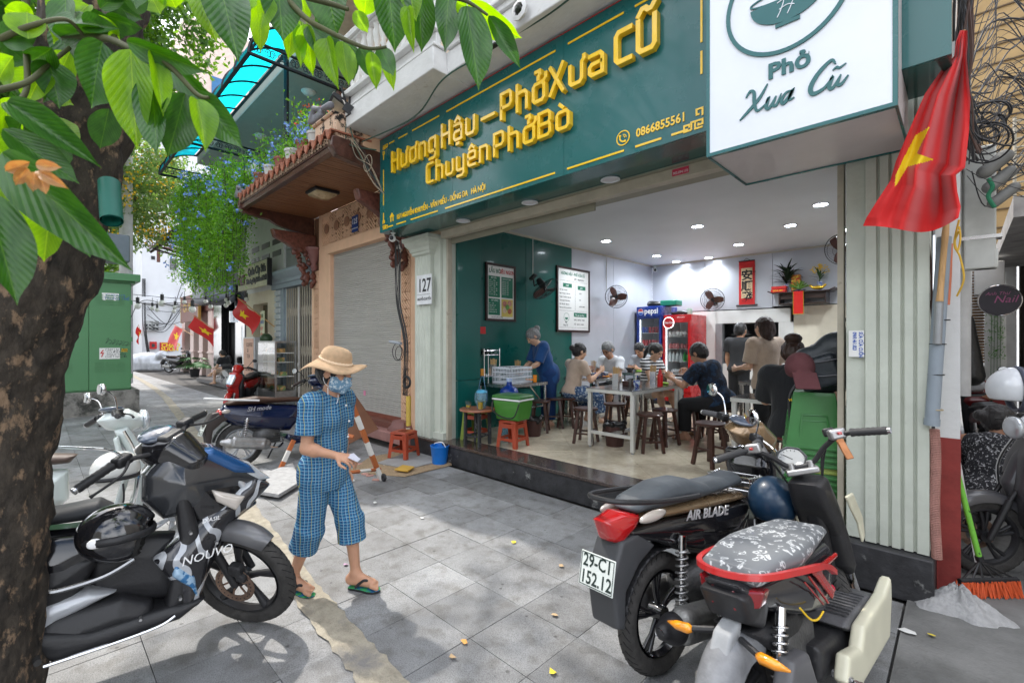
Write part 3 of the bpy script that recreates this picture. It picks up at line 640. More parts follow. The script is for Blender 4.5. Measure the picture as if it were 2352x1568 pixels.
b=B();b.bb(-9.36,-9.11,NY+.03,NY+.4,.2,4.0);b.bb(-6.17,-5.9,NY+.03,NY+.4,.2,4.0);n1 .p('strip_back',b,M('peach_shadow',(.20,.10,.055),.8,var=.1),smooth=0)
def BM(name,x0,x1,z0,z1,y,parent,m,s=.1):
 b=B();wv=s*.26;rnd=random.Random(5)
 nx=int((x1-x0)/s);nzz=int((z1-z0)/s)
 for i in range(nx):
  for j in range(nzz):
   cx=x0+(i+.5)*(x1-x0)/nx;cz=z0+(j+.5)*(z1-z0)/nzz;sg_=1 if(i//2+j//3)%2 else-1
   for k in(-.30,0,.30):
    L=s*(1.25 if k==0 else.72)
    b.box((cx+k*s*.75,y+.012,cz-sg_*k*s*.75),(L,.024,wv*.62),A3 .Rotation(-sg_*pi/4,3,'Y'))
 b.bb(x0,x1,y,y+.02,z0,z0+.012);b.bb(x0,x1,y,y+.02,z1-.012,z1);b.bb(x0,x0+.012,y,y+.02,z0,z1);b.bb(x1-.012,x1,y,y+.02,z0,z1)
 o=parent.p(name,b,m,smooth=0,fix=False);return o
BM('lattice_strip',-9.35,-9.12,.35,2.95,NY,n1,B9,.115);BM('lattice_strip',-6.16,-5.91,.35,2.95,NY,n1,B9,.125)
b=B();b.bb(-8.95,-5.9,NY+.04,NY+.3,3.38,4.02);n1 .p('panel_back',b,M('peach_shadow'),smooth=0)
BM('lattice_panel',-8.93,-5.6,3.40,3.97,NY-.015,n1,B9,.14)
b=B()
for i in range(8):
 b.lathe([(0,0),(.09,0),(.095,-.012),(.075,-.018),(.0,-.02)][::-1],(-8.7+i*.41,NY-.02,3.69),14,'y')
for i in range(8):
 for k in(-.035,0,.035):b.bb(-8.7+i*.41-.05,-8.7+i*.41+.05,NY-.046,NY-.036,3.69+k-.008,3.69+k+.008)
o=n1 .p('round_medallions',b,M('medallion',(.30,.15,.09),.7));o['kind']='stuff'
b=B();b.bb(-8.62,-5.6,NY-.05,NY+.2,3.20,3.385);n1 .p('lintel',b,B9,bevel=.01)
b=B();n=84;AD=[]
for i in range(n):
 z=.36+i*(2.85/n);AD+=[(NY+.09,z),(NY+.075,z+.008),(NY+.075,z+.024),(NY+.092,z+.031)]
rg=[[A0((-8.62,y,z))for y,z in AD],[A0((-6.17,y,z))for y,z in AD]];b.rings(rg,cap=False,close=False)
shm=M('roller_shutter',(.50,.48,.45),.45,.2,var=.1,scale=3,stretch=(.4,1,9));n1 .p('roller_shutter',b,shm,smooth=0,fix=False)
b=B();b.bb(-8.62,-6.17,NY+.06,NY+.11,.30,.365);n1 .p('shutter_foot',b,M('foot_bar',(.2,.06,.04),.5))
rgran=M('red_granite',(.16,.06,.045),.3,var=.35,scale=50)
b=B();b.bb(-9.2,-5.58,3.66,4.3,.05,.20);n1 .p('step',b,M('pink_step',(.33,.17,.15),.6,var=.2,scale=6),bevel=.01)
b=B();b.bb(-8.9,-5.9,3.82,4.3,.20,.30);n1 .p('sill',b,rgran,bevel=.008)
b=B()
rg=[[A0((-6.04+sx_*(.15+o_),3.88+sy_*.1-(o_ if sy_<0 else 0),.2+z_))for sx_,sy_ in((-1,-1),(1,-1),(1,1),(-1,1))]for o_,z_ in((.06,0),(.06,.04),(.03,.08),(.01,.12),(0,.16))]
b.rings(rg);n1 .p('column_foot',b,M('maroon_stone',(.22,.10,.09),.5))
for xx in(-9.24,-6.03):
 b=B();b.lathe([(.04,2.95),(.07,3.02),(.05,3.08),(.08,3.15),(.12,3.3),(.17,3.36),(.17,3.40)],(xx,3.86,0),12);n1 .p('column_cap',b,M('maroon_stone'),smooth=30)
b=B();b.bb(-7.45,-7.38,NY+.065,NY+.073,.62,.70);n1 .p('pink_sticker',b,M('pink_paper',(.7,.25,.4),.6))
BI,EX1,EY0,EZ=-9.4,-5.62,2.62,4.0
wood=M('soffit_wood',(.25,.11,.05),.42,var=.4,scale=7,stretch=(9,.7,1),col2=(.09,.032,.016),c2pos=(.5,.7),c2scale=3)
for i in range(46):
 w_=(EX1-BI-.1)/46;b=B();b.bb(BI+.05+i*w_+.003,BI+.05+(i+1)*w_-.003,EY0+.06,NY-.01,EZ+random.uniform(0,.003),EZ+.02)
 n1 .p('soffit_plank',b,wood,smooth=0)
b=B();b.bb(BI,EX1,EY0,NY,EZ+.021,EZ+.05);n1 .p('eave_deck',b,C0,smooth=0)
b=B();b.bb(BI,EX1,EY0-.03,EY0+.055,EZ-.06,EZ+.02);b.bb(BI,EX1,EY0-.045,EY0-.031,EZ+.02,EZ+.14);n1 .p('eave_beam',b,C0,bevel=.008)
b=B();
for i in range(40):
 x=BI+.05+i*(EX1-BI-.1)/40
 for(a0,a1,z0,z1)in((0,.06,.10,.115),(0,.012,.04,.115),(.02,.06,.04,.055),(.048,.06,.04,.09),(.025,.06,.078,.09)):b.bb(x+a0,x+a1,EY0-.056,EY0-.044,EZ+z0,EZ+z1)
o=n1 .p('meander_trim',b,M('trim_tan',(.36,.25,.17),.6,var=.2),smooth=0,fix=False);o['kind']='stuff'
for xx in(BI+.03,EX1-.03):
 pr=[(EY0-.06,EZ+.10),(EY0-.07,EZ-.02),(EY0-.0,EZ-.12),(EY0+.2,EZ-.15),(EY0+.45,EZ-.17),(EY0+.6,EZ-.25),(EY0+.85,EZ-.30),(NY,EZ-.34),(NY,EZ+.03),(EY0,EZ+.12)]
 b=B();b.prism(pr,xx-.06,xx+.06,'x');n1 .p('carved_side_beam',b,C0,bevel=.012)
ct=M('clay_roof_tile',(.36,.13,.075),.8,var=.35,scale=14,bump=.5,bscale=40,col2=(.10,.06,.045),c2pos=(.5,.68),c2scale=5)
F6=B()
FC=[(-.055,0),(-.05,.035),(-.028,.06),(0,.068),(.028,.06),(.05,.035),(.055,0),(.04,0),(.02,.044),(0,.05),(-.02,.044),(-.04,0)]
F6 .rings([[A0((a,-.06,c+.01))for a,c in FC],[A0((a,.5,c+.16))for a,c in FC]])
DI=F6 .mesh('tile');CD(DI);DI.materials.append(ct)
EN=B();EN.prism([(.06,.03),(.175,.03),(.17,-.02),(.12,-.085),(.065,-.02)],-.07,-.05,'y');EN.prism([(.065,.03),(.17,.03),(.17,.05),(.065,.05)],-.05,.5,'y');lme=EN.mesh('drip');CD(lme);lme.materials.append(ct)
for i in range(17):
 x=BI+.08+i*.222
 for nm,me in(('roof_tile',DI),('drip_tile',lme)):
  o=bpy.data.objects.new(nm,me);COL.objects.link(o);o.parent=n1 .o;o.location=(x+7.4,EY0-.02-NY,EZ+.14);o.rotation_euler=(random.uniform(-.04,.04),0,random.uniform(-.05,.05))
b=B();b.quad((BI,EY0,EZ+.14),(EX1,EY0,EZ+.14),(EX1,NY,EZ+.5),(BI,NY,EZ+.5));n1 .p('roof_bed',b,ct,smooth=0)
BQ=SD();BQ.box((BI-.02,EY0-.02,EZ+.24),(.30,.05,.12),.02);BQ.cap((BI-.2,EY0-.03,EZ+.22),(BI-.12,EY0-.03,EZ+.38),.035,.03);BQ.cap((BI-.12,EY0-.03,EZ+.38),(BI+.02,EY0-.03,EZ+.33),.03,.025);BQ.cap((BI-.28,EY0-.03,EZ+.3),(BI-.2,EY0-.03,EZ+.22),.02,.03)
me=BQ.build(.012);me.transform(A3 .Translation((7.4,-NY,0)));n1 .p('ridge_ornament',me,M('grey_stone',(.18,.18,.20),.8,var=.2,scale=12,bump=.4))
stained=M('stained_peach',(.60,.42,.30),.8,var=.1,bump=.5,bscale=30,col2=(.012,.012,.012),c2pos=(.52,.57),c2scale=6)
b=B();b.bb(-6.25,-5.63,2.62,2.95,4.10,4.42);b.bb(-6.25,-5.63,2.951,3.85,4.2,4.42);b.bb(-6.28,-5.66,2.59,2.98,4.42,4.46);n1 .p('roof_curb',b,stained,bevel=.02)
b=B();b.bb(-5.70,-5.615,2.99,3.95,4.03,4.26);n1 .p('side_curb',b,B9,bevel=.01)
BQ=SD();BQ.box((-6.15,2.62,4.53),(.34,.07,.10),.03);BQ.cap((-6.33,2.6,4.52),(-6.22,2.6,4.66),.04,.035);BQ.cap((-6.22,2.6,4.66),(-6.05,2.6,4.60),.035,.03);BQ.cap((-5.95,2.6,4.57),(-5.72,2.6,4.53),.03,.045)
me=BQ.build(.012);me.transform(A3 .Translation((7.4,-NY,0)));n1 .p('ridge_ornament',me,M('grey_stone'))
def CM(x,parent,off):
 rnd=random.Random(3);s=SD();s.poly([(3.08,3.66),(3.9,3.66),(3.9,3.30),(3.55,3.30),(3.35,3.42),(3.12,3.52)],.07,.02)
 for i in range(44):
  t_=i/44;y=3.88-(1-t_)*.0-rnd.random()*(.18+.25*t_);z=2.65+t_*.75
  s.ell((y,rnd.uniform(-.06,.06),z),(rnd.uniform(.025,.06),.03,rnd.uniform(.03,.08)),(0,rnd.uniform(-1,1),0),k=.008)
 me=s.build(.014);me.transform(A3 .Translation((x-off,0,0))@A3(((0,1,0,0),(1,0,0,-NY),(0,0,1,0),(0,0,0,1))))
 me.flip_normals();parent.p('carved_bracket',me,M('carved_redwood',(.13,.045,.03),.45,var=.5,scale=20,coat=.2))
CM(-9.3,n1,-7.4);CM(-6.03,n1,-7.4)
q=gp(741,439,EZ);b=B();b.bb(q.x-.2,q.x+.2,q.y-.2,q.y+.2,EZ-.05,EZ);n1 .p('lamp_frame',b,A4,bevel=.01)
b=B();b.rings([[A0((q.x+a*r_,q.y+c*r_,z))for a,c in((-1,-1),(1,-1),(1,1),(-1,1))]for r_,z in((.17,EZ-.051),(.16,EZ-.08),(.1,EZ-.11),(.03,EZ-.12))]);n1 .p('lamp_glass',b,M('amber_lamp_glass',(.5,.38,.22),.25),smooth=60)
q=yp(816,514,NY-.04);b=B();b.bb(q.x-.11,q.x+.11,NY-.05,NY-.042,q.z-.14,q.z+.14);o=n1 .p('number_plate',b,M('enamel_blue',(.01,.04,.18),.3));AA('125',.13,(q.x-.10,NY-.052,q.z-.0),'f',A5,o,ext=.001);AA('B',.06,(q.x+.06,NY-.052,q.z+.06),'f',A5,o,ext=.001);AA('NGUYỄN KHUYẾN',.026,(q.x-.10,NY-.052,q.z-.09),'f',A5,o,ext=.001)
b=B();b.bb(-9.3,-5.64,4.6,4.8,4.3,9.4);b.bb(-9.3,-8.95,4.3,4.6,4.3,7.6);b.bb(-6.0,-5.64,3.99,4.6,4.3,7.6);n1 .p('upper_wall',b,B9)
b=B();b.bb(-9.6,-5.64,3.3,4.6,7.6,7.75);n1 .p('upper_soffit',b,M('cream_soffit',(.62,.52,.42),.7));b=B();b.bb(-9.6,-5.64,3.2,3.35,7.4,7.9);n1 .p('upper_beam',b,M('maroon_paint',(.14,.04,.035),.5))
b=B();b.bb(-9.6,-5.64,3.2,4.7,7.91,10.5);n1 .p('top_storey',b,M('pale_peach',(.66,.52,.42),.7))
carved_x=-8.7
BQ=SD();rnd=random.Random(9)
for i in range(34):BQ.ell((-8.55+rnd.uniform(-.05,.05),4.22-rnd.random()*.25*(i/34)-.02,5.35+i*.03),(.05,.06,.07),(rnd.random(),0,0),k=.01)
me=BQ.build(.02);me.transform(A3 .Translation((7.4,-NY,0)));n1 .p('carved_bracket',me,M('carved_redwood'))
n2=T('grille_house','grey and cream house with folding steel grille and brick patterned column','house',(-11.5,3.95,0),world=True)
Y2=3.95
gq=M('blue_grey_paint',(.27,.32,.36),.6,var=.08)
b=B();b.bb(-11.60,-11.12,Y2,Y2+.4,0,2.76);b.bb(-11.12,-11.0,Y2+.03,Y2+.4,0,2.76);n2 .p('grey_column',b,gq)
b=B()
for i in range(19):b.bb(-11.62,-11.3,Y2-.025,Y2-.001,.16+i*.137,.16+i*.137+.10)
o=n2 .p('quoins',b,M('pale_grey_quoin',(.48,.51,.53),.6),smooth=0);o['kind']='stuff'
b=B();rg=[[A0((-11.75-o_,Y2+.3,z)),A0((-11.75-o_,Y2-.05-o_,z)),A0((-9.38,Y2-.05-o_,z)),A0((-9.38,Y2+.3,z))]for o_,z in((0,2.76),(0,2.86),(.03,2.87),(.05,2.94),(.12,3.0),(.16,3.06),(.16,3.12),(0,3.14))];b.rings(rg);n2 .p('cornice',b,gq,smooth=20)
b=B();b.bb(-11.1,-9.42,Y2+.05,Y2+.3,3.14,4.7);n2 .p('grey_upper_wall',b,M('mid_grey_wall',(.30,.31,.32),.7))
for(xx,zz)in((-10.1,3.9),(-10.1,3.62)):b=B();b.bb(xx-.5,xx+.4,Y2-.0,Y2+.048,zz,zz+.13);n2 .p('vent_slot',b,A4);b=B();b.bb(xx-.55,xx+.45,Y2-.12,Y2-.001,zz-.05,zz-.01);n2 .p('vent_hood',b,M('mid_grey_wall'))
crm=M('cream_house_wall',(.66,.60,.46),.75,var=.06,col2=(.4,.36,.28),c2pos=(.65,.8),c2scale=2)
b=B();b.bb(-13.8,-11.6,Y2,Y2+.3,2.5,2.8);b.bb(-13.8,-13.25,Y2,Y2+.3,0,2.5);b.bb(-12.15,-11.62,Y2,Y2+.3,0,2.5);b.bb(-13.24,-12.16,Y2,Y2+.3,0,.5);n2 .p('cream_wall',b,crm)
b=B();b.bb(-13.25,-12.15,Y2+.25,Y2+.3,.5,2.5);n2 .p('dark_window',b,M('olive_dark',(.10,.09,.05),.5))
b=B();b.bb(-13.8,-11.1,Y2,Y2+.3,2.8,4.7);n2 .p('white_upper_wall',b,M('whitewash',(.66,.66,.65),.8,var=.06))
for i in range(3):
 for j in range(2):b=B();b.bb(-13.3+i*.75,-12.75+i*.75,Y2-.01,Y2-.001,3.55+j*.28,3.68+j*.28);n2 .p('vent_slot',b,A4)
b=B();b.bb(-14.2,-9.45,2.85,Y2,4.72,4.9);n2 .p('canopy_slab',b,M('canopy_plaster',(.62,.62,.62),.8,var=.08,col2=(.42,.36,.28),c2pos=(.6,.75),c2scale=1.2))
b=B();b.bb(-11.02,-9.42,Y2+.2,Y2+.3,.2,2.76);n2 .p('door_back',b,M('dark_interior',(.03,.028,.025),.7))
F7=M('grille_paint',(.48,.43,.35),.45,.3,var=.15)
for i in range(26):
 x=-10.98+i*.062;b=B();b.bb(x-.011,x+.011,Y2+.02+(i%2)*.03,Y2+.04+(i%2)*.03,.22,2.74);n2 .p('grille_bar',b,F7,smooth=0)
b=B()
for j in range(3):
 for i in range(25):
  x=-10.98+i*.062
  for s_ in(1,-1):b.tube([(x,Y2+.045,.5+j*.85-s_*.12),(x+.062,Y2+.045,.5+j*.85+s_*.12)],.006,4)
o=n2 .p('grille_scissors',b,F7,fix=False);o['kind']='stuff'
b=B();b.bb(-10.25,-10.20,Y2-.01,Y2+.01,.25,2.72);b.lathe([(0,0),(.05,0),(.05,.02),(0,.02)],(-10.22,Y2-.02,1.05),10,'y');n2 .p('grille_lock',b,M('grille_lock_paint',(.55,.53,.5),.4))
b=B();b.bb(-11.6,-9.2,3.55,Y2+.1,0,.12);n2 .p('step',b,DD);
DU=T('cafe_signboard','cream signboard reading Quán Cây Sưa above the cream house window','sign',(-12.3,3.7,2.85),world=True)
b=B();b.bb(-13.45,-11.25,3.66,3.72,2.84,3.42);DU.p('board',b,M('cream_board',(.62,.58,.42),.6));b=B();b.bb(-11.25,-11.22,3.64,3.74,2.82,3.44);b.bb(-13.45,-11.25,3.655,3.725,3.42,3.435);DU.p('board_edge',b,A4)
AA('Quán Cây Sưa',.26,(-12.62,3.655,3.16),'f',A6,DU,ext=.012,bold=.006,sx=.82);AA('Trà nóng Cà phê Khoai Nướng',.17,(-12.75,3.655,2.96),'f',A6,DU,ext=.012,bold=.004,sx=.72);AA('Café',.34,(-13.42,3.655,2.98),'f',M('dark_red_print',(.12,.02,.02),.5),DU,ext=.02,bold=.01,shear=.3,sx=.8)
n3=T('black_fronted_house','narrow house number 123 with glossy black stone columns','house',(-15.3,3.9,0),world=True)
b=B();b.bb(-14.75,-13.95,3.85,4.3,0,3.2);n3 .p('black_column',b,AJ);b=B();b.bb(-17.0,-16.15,3.85,4.3,0,3.2);n3 .p('black_column',b,AJ)
b=B();b.bb(-16.15,-14.75,4.25,4.35,0,3.2);n3 .p('dark_door',b,M('dark_glass_door',(.015,.018,.02),.15))
for a in(-15.2,-15.85):b=B();b.bb(a,a+.06,4.2,4.25,.1,2.9);n3 .p('door_frame',b,BG)
b=B();b.bb(-17.0,-13.9,3.9,4.5,3.2,6.2);n3 .p('upper_wall',b,M('grey_shade_wall',(.20,.20,.20),.8));b=B();b.bb(-17.1,-14.0,3.3,3.85,0,.13);n3 .p('step',b,M('dark_step',(.08,.08,.085),.4))
BQ=SD();BQ.box((-15.3,3.35,3.0),(1.5,1.0,.75),.18);me=BQ.build(.05);me.transform(A3 .Translation((15.3,-3.9,0)));n3 .p('grey_canopy_box',me,M('zinc',(.22,.24,.27),.5,.3,var=.15),smooth=180)
n3 .o.location=(-19.2,5.0,0);n3 .o.scale=(1.28,1,1.1)
q=yp(537,726,4.5);o=T('number_sign','small white hanging box sign with the number 123','sign',(q.x,q.y,q.z),world=True);b=B();b.bb(q.x-.04,q.x+.04,q.y-.12,q.y+.12,q.z-.2,q.z+.16);o.p('box',b,BC)
for i,ch in enumerate('123'):AA(ch,.12,(q.x+.042,q.y-.04,q.z+.03-i*.09),0.,A6,o,ext=.001)
n4=T('pink_columned_house','house with pale pink columns and dark red doors below a brown signboard','house',(-19.5,3.9,0),world=True)
for a in(-17.6,-18.9,-20.3,-21.8):
 b=B();b.bb(a-.28,a+.28,3.75,4.2,.0,2.85);b.bb(a-.33,a+.33,3.70,4.2,.0,.35);b.bb(a-.32,a+.32,3.71,4.2,1.0,1.08);n4 .p('pink_column',b,M('pale_pink_paint',(.62,.50,.46),.7,var=.05),bevel=.01)
b=B();b.bb(-22.1,-17.3,4.05,4.25,0,2.85);n4 .p('door_wall',b,M('dark_red_door',(.06,.02,.02),.5))
for a in(-18.25,-19.6,-21.0):b=B();b.bb(a-.25,a+.25,4.0,4.049,.1,2.7);n4 .p('door',b,M('brown_door',(.12,.04,.03),.4))
b=B();b.bb(-22.1,-17.2,3.7,4.3,2.85,3.4);n4 .p('brown_fascia',b,M('brown_fascia_paint',(.12,.045,.035),.5));b=B();b.bb(-22.1,-17.2,3.9,4.3,3.4,5.6);n4 .p('upper_wall',b,M('whitewash'))
n4 .o.location=(-26.1,5.5,0);n4 .o.scale=(1.25,1,1.02)
DS=T('brown_shop_sign','brown signboard with gold lettering on the pink columned house','sign',(-19,3.6,2.4),world=True)
b=B();b.bb(-20.3,-18.0,3.55,3.64,2.35,3.3);DS.p('board',b,M('brown_sign_paint',(.16,.06,.05),.4));b=B();b.bb(-20.35,-20.3,3.54,3.65,2.33,3.32);b.bb(-18.0,-17.95,3.54,3.65,2.33,3.32);DS.p('board_edge',b,M('gold_edge',(.45,.3,.08),.4,.5));AA('CÀ PHÊ',.42,(-19.95,3.545,2.72),'f',M('gold_edge'),DS,ext=.01,bold=.01);DS.o.location=(-25.9,5.1,2.55);DS.o.scale=(1.5,1,1.3)
rf=T('old_roof','dark old tin roof eave with rafters above the narrow houses','roof',(-17,3,4),world=True)
DX=M('rusty_dark_tin',(.06,.045,.038),.8,var=.5,scale=5,bump=.5)
for i in range(14):
 x=-19.6+i*.34;b=B();b.tube([(x,2.45,4.35),(x,3.95,5.75)],.16,8);b2=B();b2 .rings([[A0((x-.17,2.4,4.45)),A0((x-.08,2.4,4.50)),A0((x,2.4,4.45)),A0((x+.17,2.4,4.44)),A0((x,2.4,4.42))],[A0((x-.17,3.95,5.85)),A0((x-.08,3.95,5.9)),A0((x,3.95,5.85)),A0((x+.17,3.95,5.84)),A0((x,3.95,5.82))]]);rf.p('tin_sheet',b2,DX,smooth=0)
for i in range(8):
 b=B();b.tube([(-19.5+i*.62,2.45,4.38),(-19.5+i*.62,3.9,5.72)],.05,4);b.tube([(-19.5+i*.62,2.6,4.5),(-19.5+i*.62,3.9,4.2)],.04,4);rf.p('rafter',b,DX,smooth=0)
rf.o.location=(-20.6,3.9,4.7);rf.o.scale=(1.2,)*3
en=T('white_corner_building','tall white plaster building closing the end of the street','building',(-36,6,0),world=True)
AS=-36.;wl_=M('far_white_plaster',(.66,.67,.69),.8,var=.05,scale=1.5,col2=(.4,.4,.4),c2pos=(.66,.85),c2scale=.6)
ey=lambda x:xp(x,784,AS).y;ez=lambda x,y:xp(x,y,AS).z
b=B();b.bb(-43,AS,ey(326),14,0,15);en.p('wall',b,wl_)
b=B();b.bb(AS+.001,AS+.25,ey(324),13,ez(370,697),ez(370,684));b.bb(AS+.001,AS+.12,ey(326),13,ez(370,569),ez(370,563));en.p('ledge',b,wl_)
f=B();f.bb(AS+.001,AS+.06,ey(387),ey(414),ez(400,624),ez(400,591));wo=en.p('window',f,BC);f=B();f.bb(AS+.061,AS+.07,ey(389.5),ey(405),ez(400,621),ez(400,594));en.p('pane',f,M('dark_pane',(.05,.055,.06),.2),parent=wo)
f=B()
for i in range(6):f.tube([(AS+.09,ey(389.5+i*3),ez(400,621)),(AS+.09,ey(389.5+i*3),ez(400,594))],.015,4)
for i in range(5):f.tube([(AS+.09,ey(389.5),ez(400,620-i*6)),(AS+.09,ey(405),ez(400,620-i*6))],.015,4)
en.p('window_grille',f,BG,parent=wo)
f=B();f.bb(AS+.001,AS+.03,ey(347),ey(356),ez(350,596),ez(350,588));en.p('vent',f,A4)
bx=en
tags=[('electric_meter_box',332,347,759,737,'pale grey electricity meter box, left one on the white wall','meter box'),('electric_meter_box',348.5,363.5,759,737,'pale grey electricity meter box, right one on the white wall','meter box')]
for nm,a,c,y0,y1,lab,cat in tags:
 t=T(nm,lab,cat,(AS,ey(a),ez(a,y0)),world=True,group='meter boxes on the white wall');b=B();b.bb(AS+.01,AS+.22,ey(a),ey(c),ez(350,y0),ez(350,y1));t.p('case',b,M('meter_grey',(.42,.43,.42),.6))
 for i in range(2):
  for j in range(2):b=B();yy=ey(a+3.5+i*7.5);b.bb(AS+.221,AS+.235,yy-.05,yy+.05,ez(350,y0-4-j*8)-.04,ez(350,y0-4-j*8)+.06);t.p('glass_pane',b,M('dark_pane'))
t=T('fire_hose_box','red fire hose cabinet with dark window on the white end wall','fire cabinet',(AS,ey(344),ez(350,800)),world=True);b=B();b.bb(AS+.01,AS+.2,ey(343),ey(359),ez(350,801),ez(350,784.5));t.p('case',b,EK);b=B();b.bb(AS+.201,AS+.21,ey(347),ey(354),ez(350,797),ez(350,789));t.p('glass_pane',b,M('dark_pane'))
t=T('porridge_sign','red sign with yellow words CHÁO SƯỜN on the white end wall','sign',(AS,ey(380),ez(380,804)),world=True);b=B();b.bb(AS+.02,AS+.06,ey(366.5),ey(397.5),ez(380,806),ez(380,786));t.p('board',b,M('sign_red',(.45,.01,.03),.5))
AA('CHÁO',.32,(AS+.062,ey(370),ez(380,796.5)),0.,C4,t,ext=.005,bold=.008,sx=1.05);AA('SƯỜN',.32,(AS+.062,ey(369),ez(380,805.3)),0.,C4,t,ext=.005,bold=.008,sx=1.05);AA('Cô Mai - Hương',.12,(AS+.062,ey(369),ez(380,789)),0.,C4,t,ext=.004)
fb=T('far_pale_building','far pale building with small windows behind the transformer cabinet','building',(-52,2,0),world=True)
b=B();b.bb(-58,-52,-2,12,0,18);fb.p('wall',b,M('far_wall',(.62,.63,.66),.8,var=.06))
for i in range(7):
 for j in range(4):b=B();yy=-1+i*1.9;b.bb(-51.98,-51.9,yy,yy+.9,1.6+j*3,3.0+j*3);fb.p('window',b,M('far_window',(.10,.12,.14),.3))
b=B();b.bb(-51.9,-51.0,-2,4.5,2.0,2.2);fb.p('canopy',b,M('cyan_canopy',(.25,.5,.55),.5))
hb=T('tall_peach_building','far peach building with blue shuttered window seen beside the awning','building',(-40,10,0),world=True)
b=B();b.bb(-56,-40,7.5,20,0,25);hb.p('wall',b,M('far_peach',(.62,.48,.42),.8))
for(x_,y_)in((506,203),(400,368)):
 q=xp(x_,y_,-39.95);b=B();b.bb(-40.0,-39.9,q.y-.55,q.y+.55,q.z-.7,q.z+.7);hb.p('window',b,M('blue_shutter',(.03,.14,.30),.5))
ob=T('opposite_houses','row of pale shophouses on the other side of the street','houses',(-15,-14,0),world=True)
for i in range(10):
 b=B();x=12-i*6;b.bb(x-5.9,x,-18,-13.5-random.random(),0,7+random.random()*2);ob.p('wall',b,M('house_wall_%d'%(i%3),((.5,.46,.38),(.55,.53,.5),(.4,.42,.4))[i%3],.8))
col=T('red_white_column','whitewashed column with red painted base at the alley corner','column',(-.06,4.,0),world=True)
b=B();b.bb(-.125,-.012,3.95,4.35,.95,3.4);col.p('white_part',b,M('white_chipped',(.66,.66,.66),.8,var=.05,bump=.5,bscale=18,col2=(.5,.30,.27),c2pos=(.68,.7),c2scale=4));b=B();b.bb(-.118,-.009,3.947,4.35,0,.952);col.p('red_base',b,M('red_chipped',(.24,.035,.03),.7,var=.25,bump=.4,bscale=20,col2=(.5,.45,.42),c2pos=(.66,.68),c2scale=7))
b=B();b.bb(-.11,-.06,4.351,9.5,0,2.5);col.p('side_wall',b,M('white_chipped'))
yb=T('yellow_alley_building','yellow walled building with louvres and balcony at the back of the alley','building',(2,11,0),world=True)
AY=11.;ywm=M('yellow_wall',(.32,.22,.10),.8,var=.15,scale=3,col2=(.35,.25,.13),c2pos=(.55,.7),c2scale=2)
b=B();b.bb(.02,6,AY,AY+.3,2.9,9);yb.p('yellow_wall',b,ywm)
for i in range(16):b=B();b.bb(.02,4.5,AY-.03,AY-.001,3.4+i*.3,3.42+i*.3);yb.p('cladding_joint',b,M('joint_brown',(.1,.07,.04),.8),smooth=0)
b=B();b.bb(.02,.25,AY,AY+.3,0,2.89);b.bb(.26,.50,AY,AY+.3,.9,2.89);b.bb(.50,.62,AY-.05,AY+.3,0,2.89);yb.p('white_wall',b,M('alley_white',(.6,.6,.58),.8,var=.1))
b=B();b.bb(.25,.50,AY-.01,AY+.3,0,.9);yb.p('red_dado',b,M('dado_red',(.3,.05,.05),.7,var=.3))
b=B();b.bb(.66,4,AY+.1,AY+.3,0,2.89);yb.p('dark_shutters',b,M('shade_brown',(.06,.05,.04),.7))
for i in range(14):b=B();b.bb(.72,1.3,AY+.05,AY+.09,1.55+i*.07,1.60+i*.07);yb.p('louvre',b,M('louvre_brown',(.14,.11,.08),.6),smooth=0)
b=B();b.bb(.70,3.4,AY-.05,AY+.09,0,1.45);yb.p('stone_wall',b,M('alley_stone',(.25,.20,.16),.8,var=.3,scale=4))
q=yp(2240,760,7.6)
D3=T('alley_balcony','iron railed balcony with hanging clutter over the alley','balcony',(1.5,7.5,3),world=True)
b=B();b.bb(.35,4,6.6,AY-.02,2.75,2.95);D3 .p('slab',b,M('balcony_slab_grey',(.32,.31,.30),.8,var=.3,scale=5))
for i in range(9):b=B();b.tube([(.36,6.62+0*i,3.0+i*.085),(4,6.62,3.0+i*.085)],.009,5);D3 .p('rail',b,M('old_cream_rail',(.45,.42,.34),.6))
for i in range(10):b=B();b.tube([(.36+i*.35,6.62,2.95),(.36+i*.35,6.62,3.72)],.014,5);D3 .p('post',b,M('old_cream_rail'))
for i in range(7):
 b=B();x=.6+i*.45;b.bb(x,x+random.uniform(.15,.35),6.8,7.2,2.96,2.96+random.uniform(.15,.5));D3 .p('box',b,M('clutter_%d'%(i%3),((.3,.3,.3),(.12,.16,.2),(.4,.35,.25))[i%3],.7),bevel=.02)
rb_=T('right_alley_wall','dim wall along the right side of the alley','wall',(2.2,7,0),world=True);b=B();b.bb(3.2,3.4,1.5,AY,0,5.5);rb_.p('wall',b,M('alley_grey_wall',(.35,.33,.30),.8,var=.2))
def mound(name,lab,cat,x,y,r,h,m,seed=1,sy=.7):
 rnd=random.Random(seed);b=B();n=40;k=14;ph=[rnd.uniform(0,6)for _ in range(6)]
 b.v.append((0,0,h))
 for j in range(1,k+1):
  for i in range(n):
   a=2*pi*i/n;q=j/k;rr_=r*q*(1+.18*sin(2*a+ph[0])+.12*sin(5*a+ph[1])+.05*sin(11*a+ph[2]));z=h*(1-q)**1.1*(1+.22*sin(7*a+9*q+ph[3]))+rnd.uniform(-.012,.016)*(1-q);b.v.append((rr_*cos(a),rr_*sy*sin(a),max(z,0)-.003*(j==k)))
 for i in range(n):b.f.append((0,1+i,1+(i+1)%n))
 for j in range(k-1):
  for i in range(n):a=1+j*n+i;c=1+j*n+(i+1)%n;b.f.append((a,c+0,c+n,a+n)[::1])
 return AM(name,lab,cat,b,m,(x,y,.002),smooth=180)
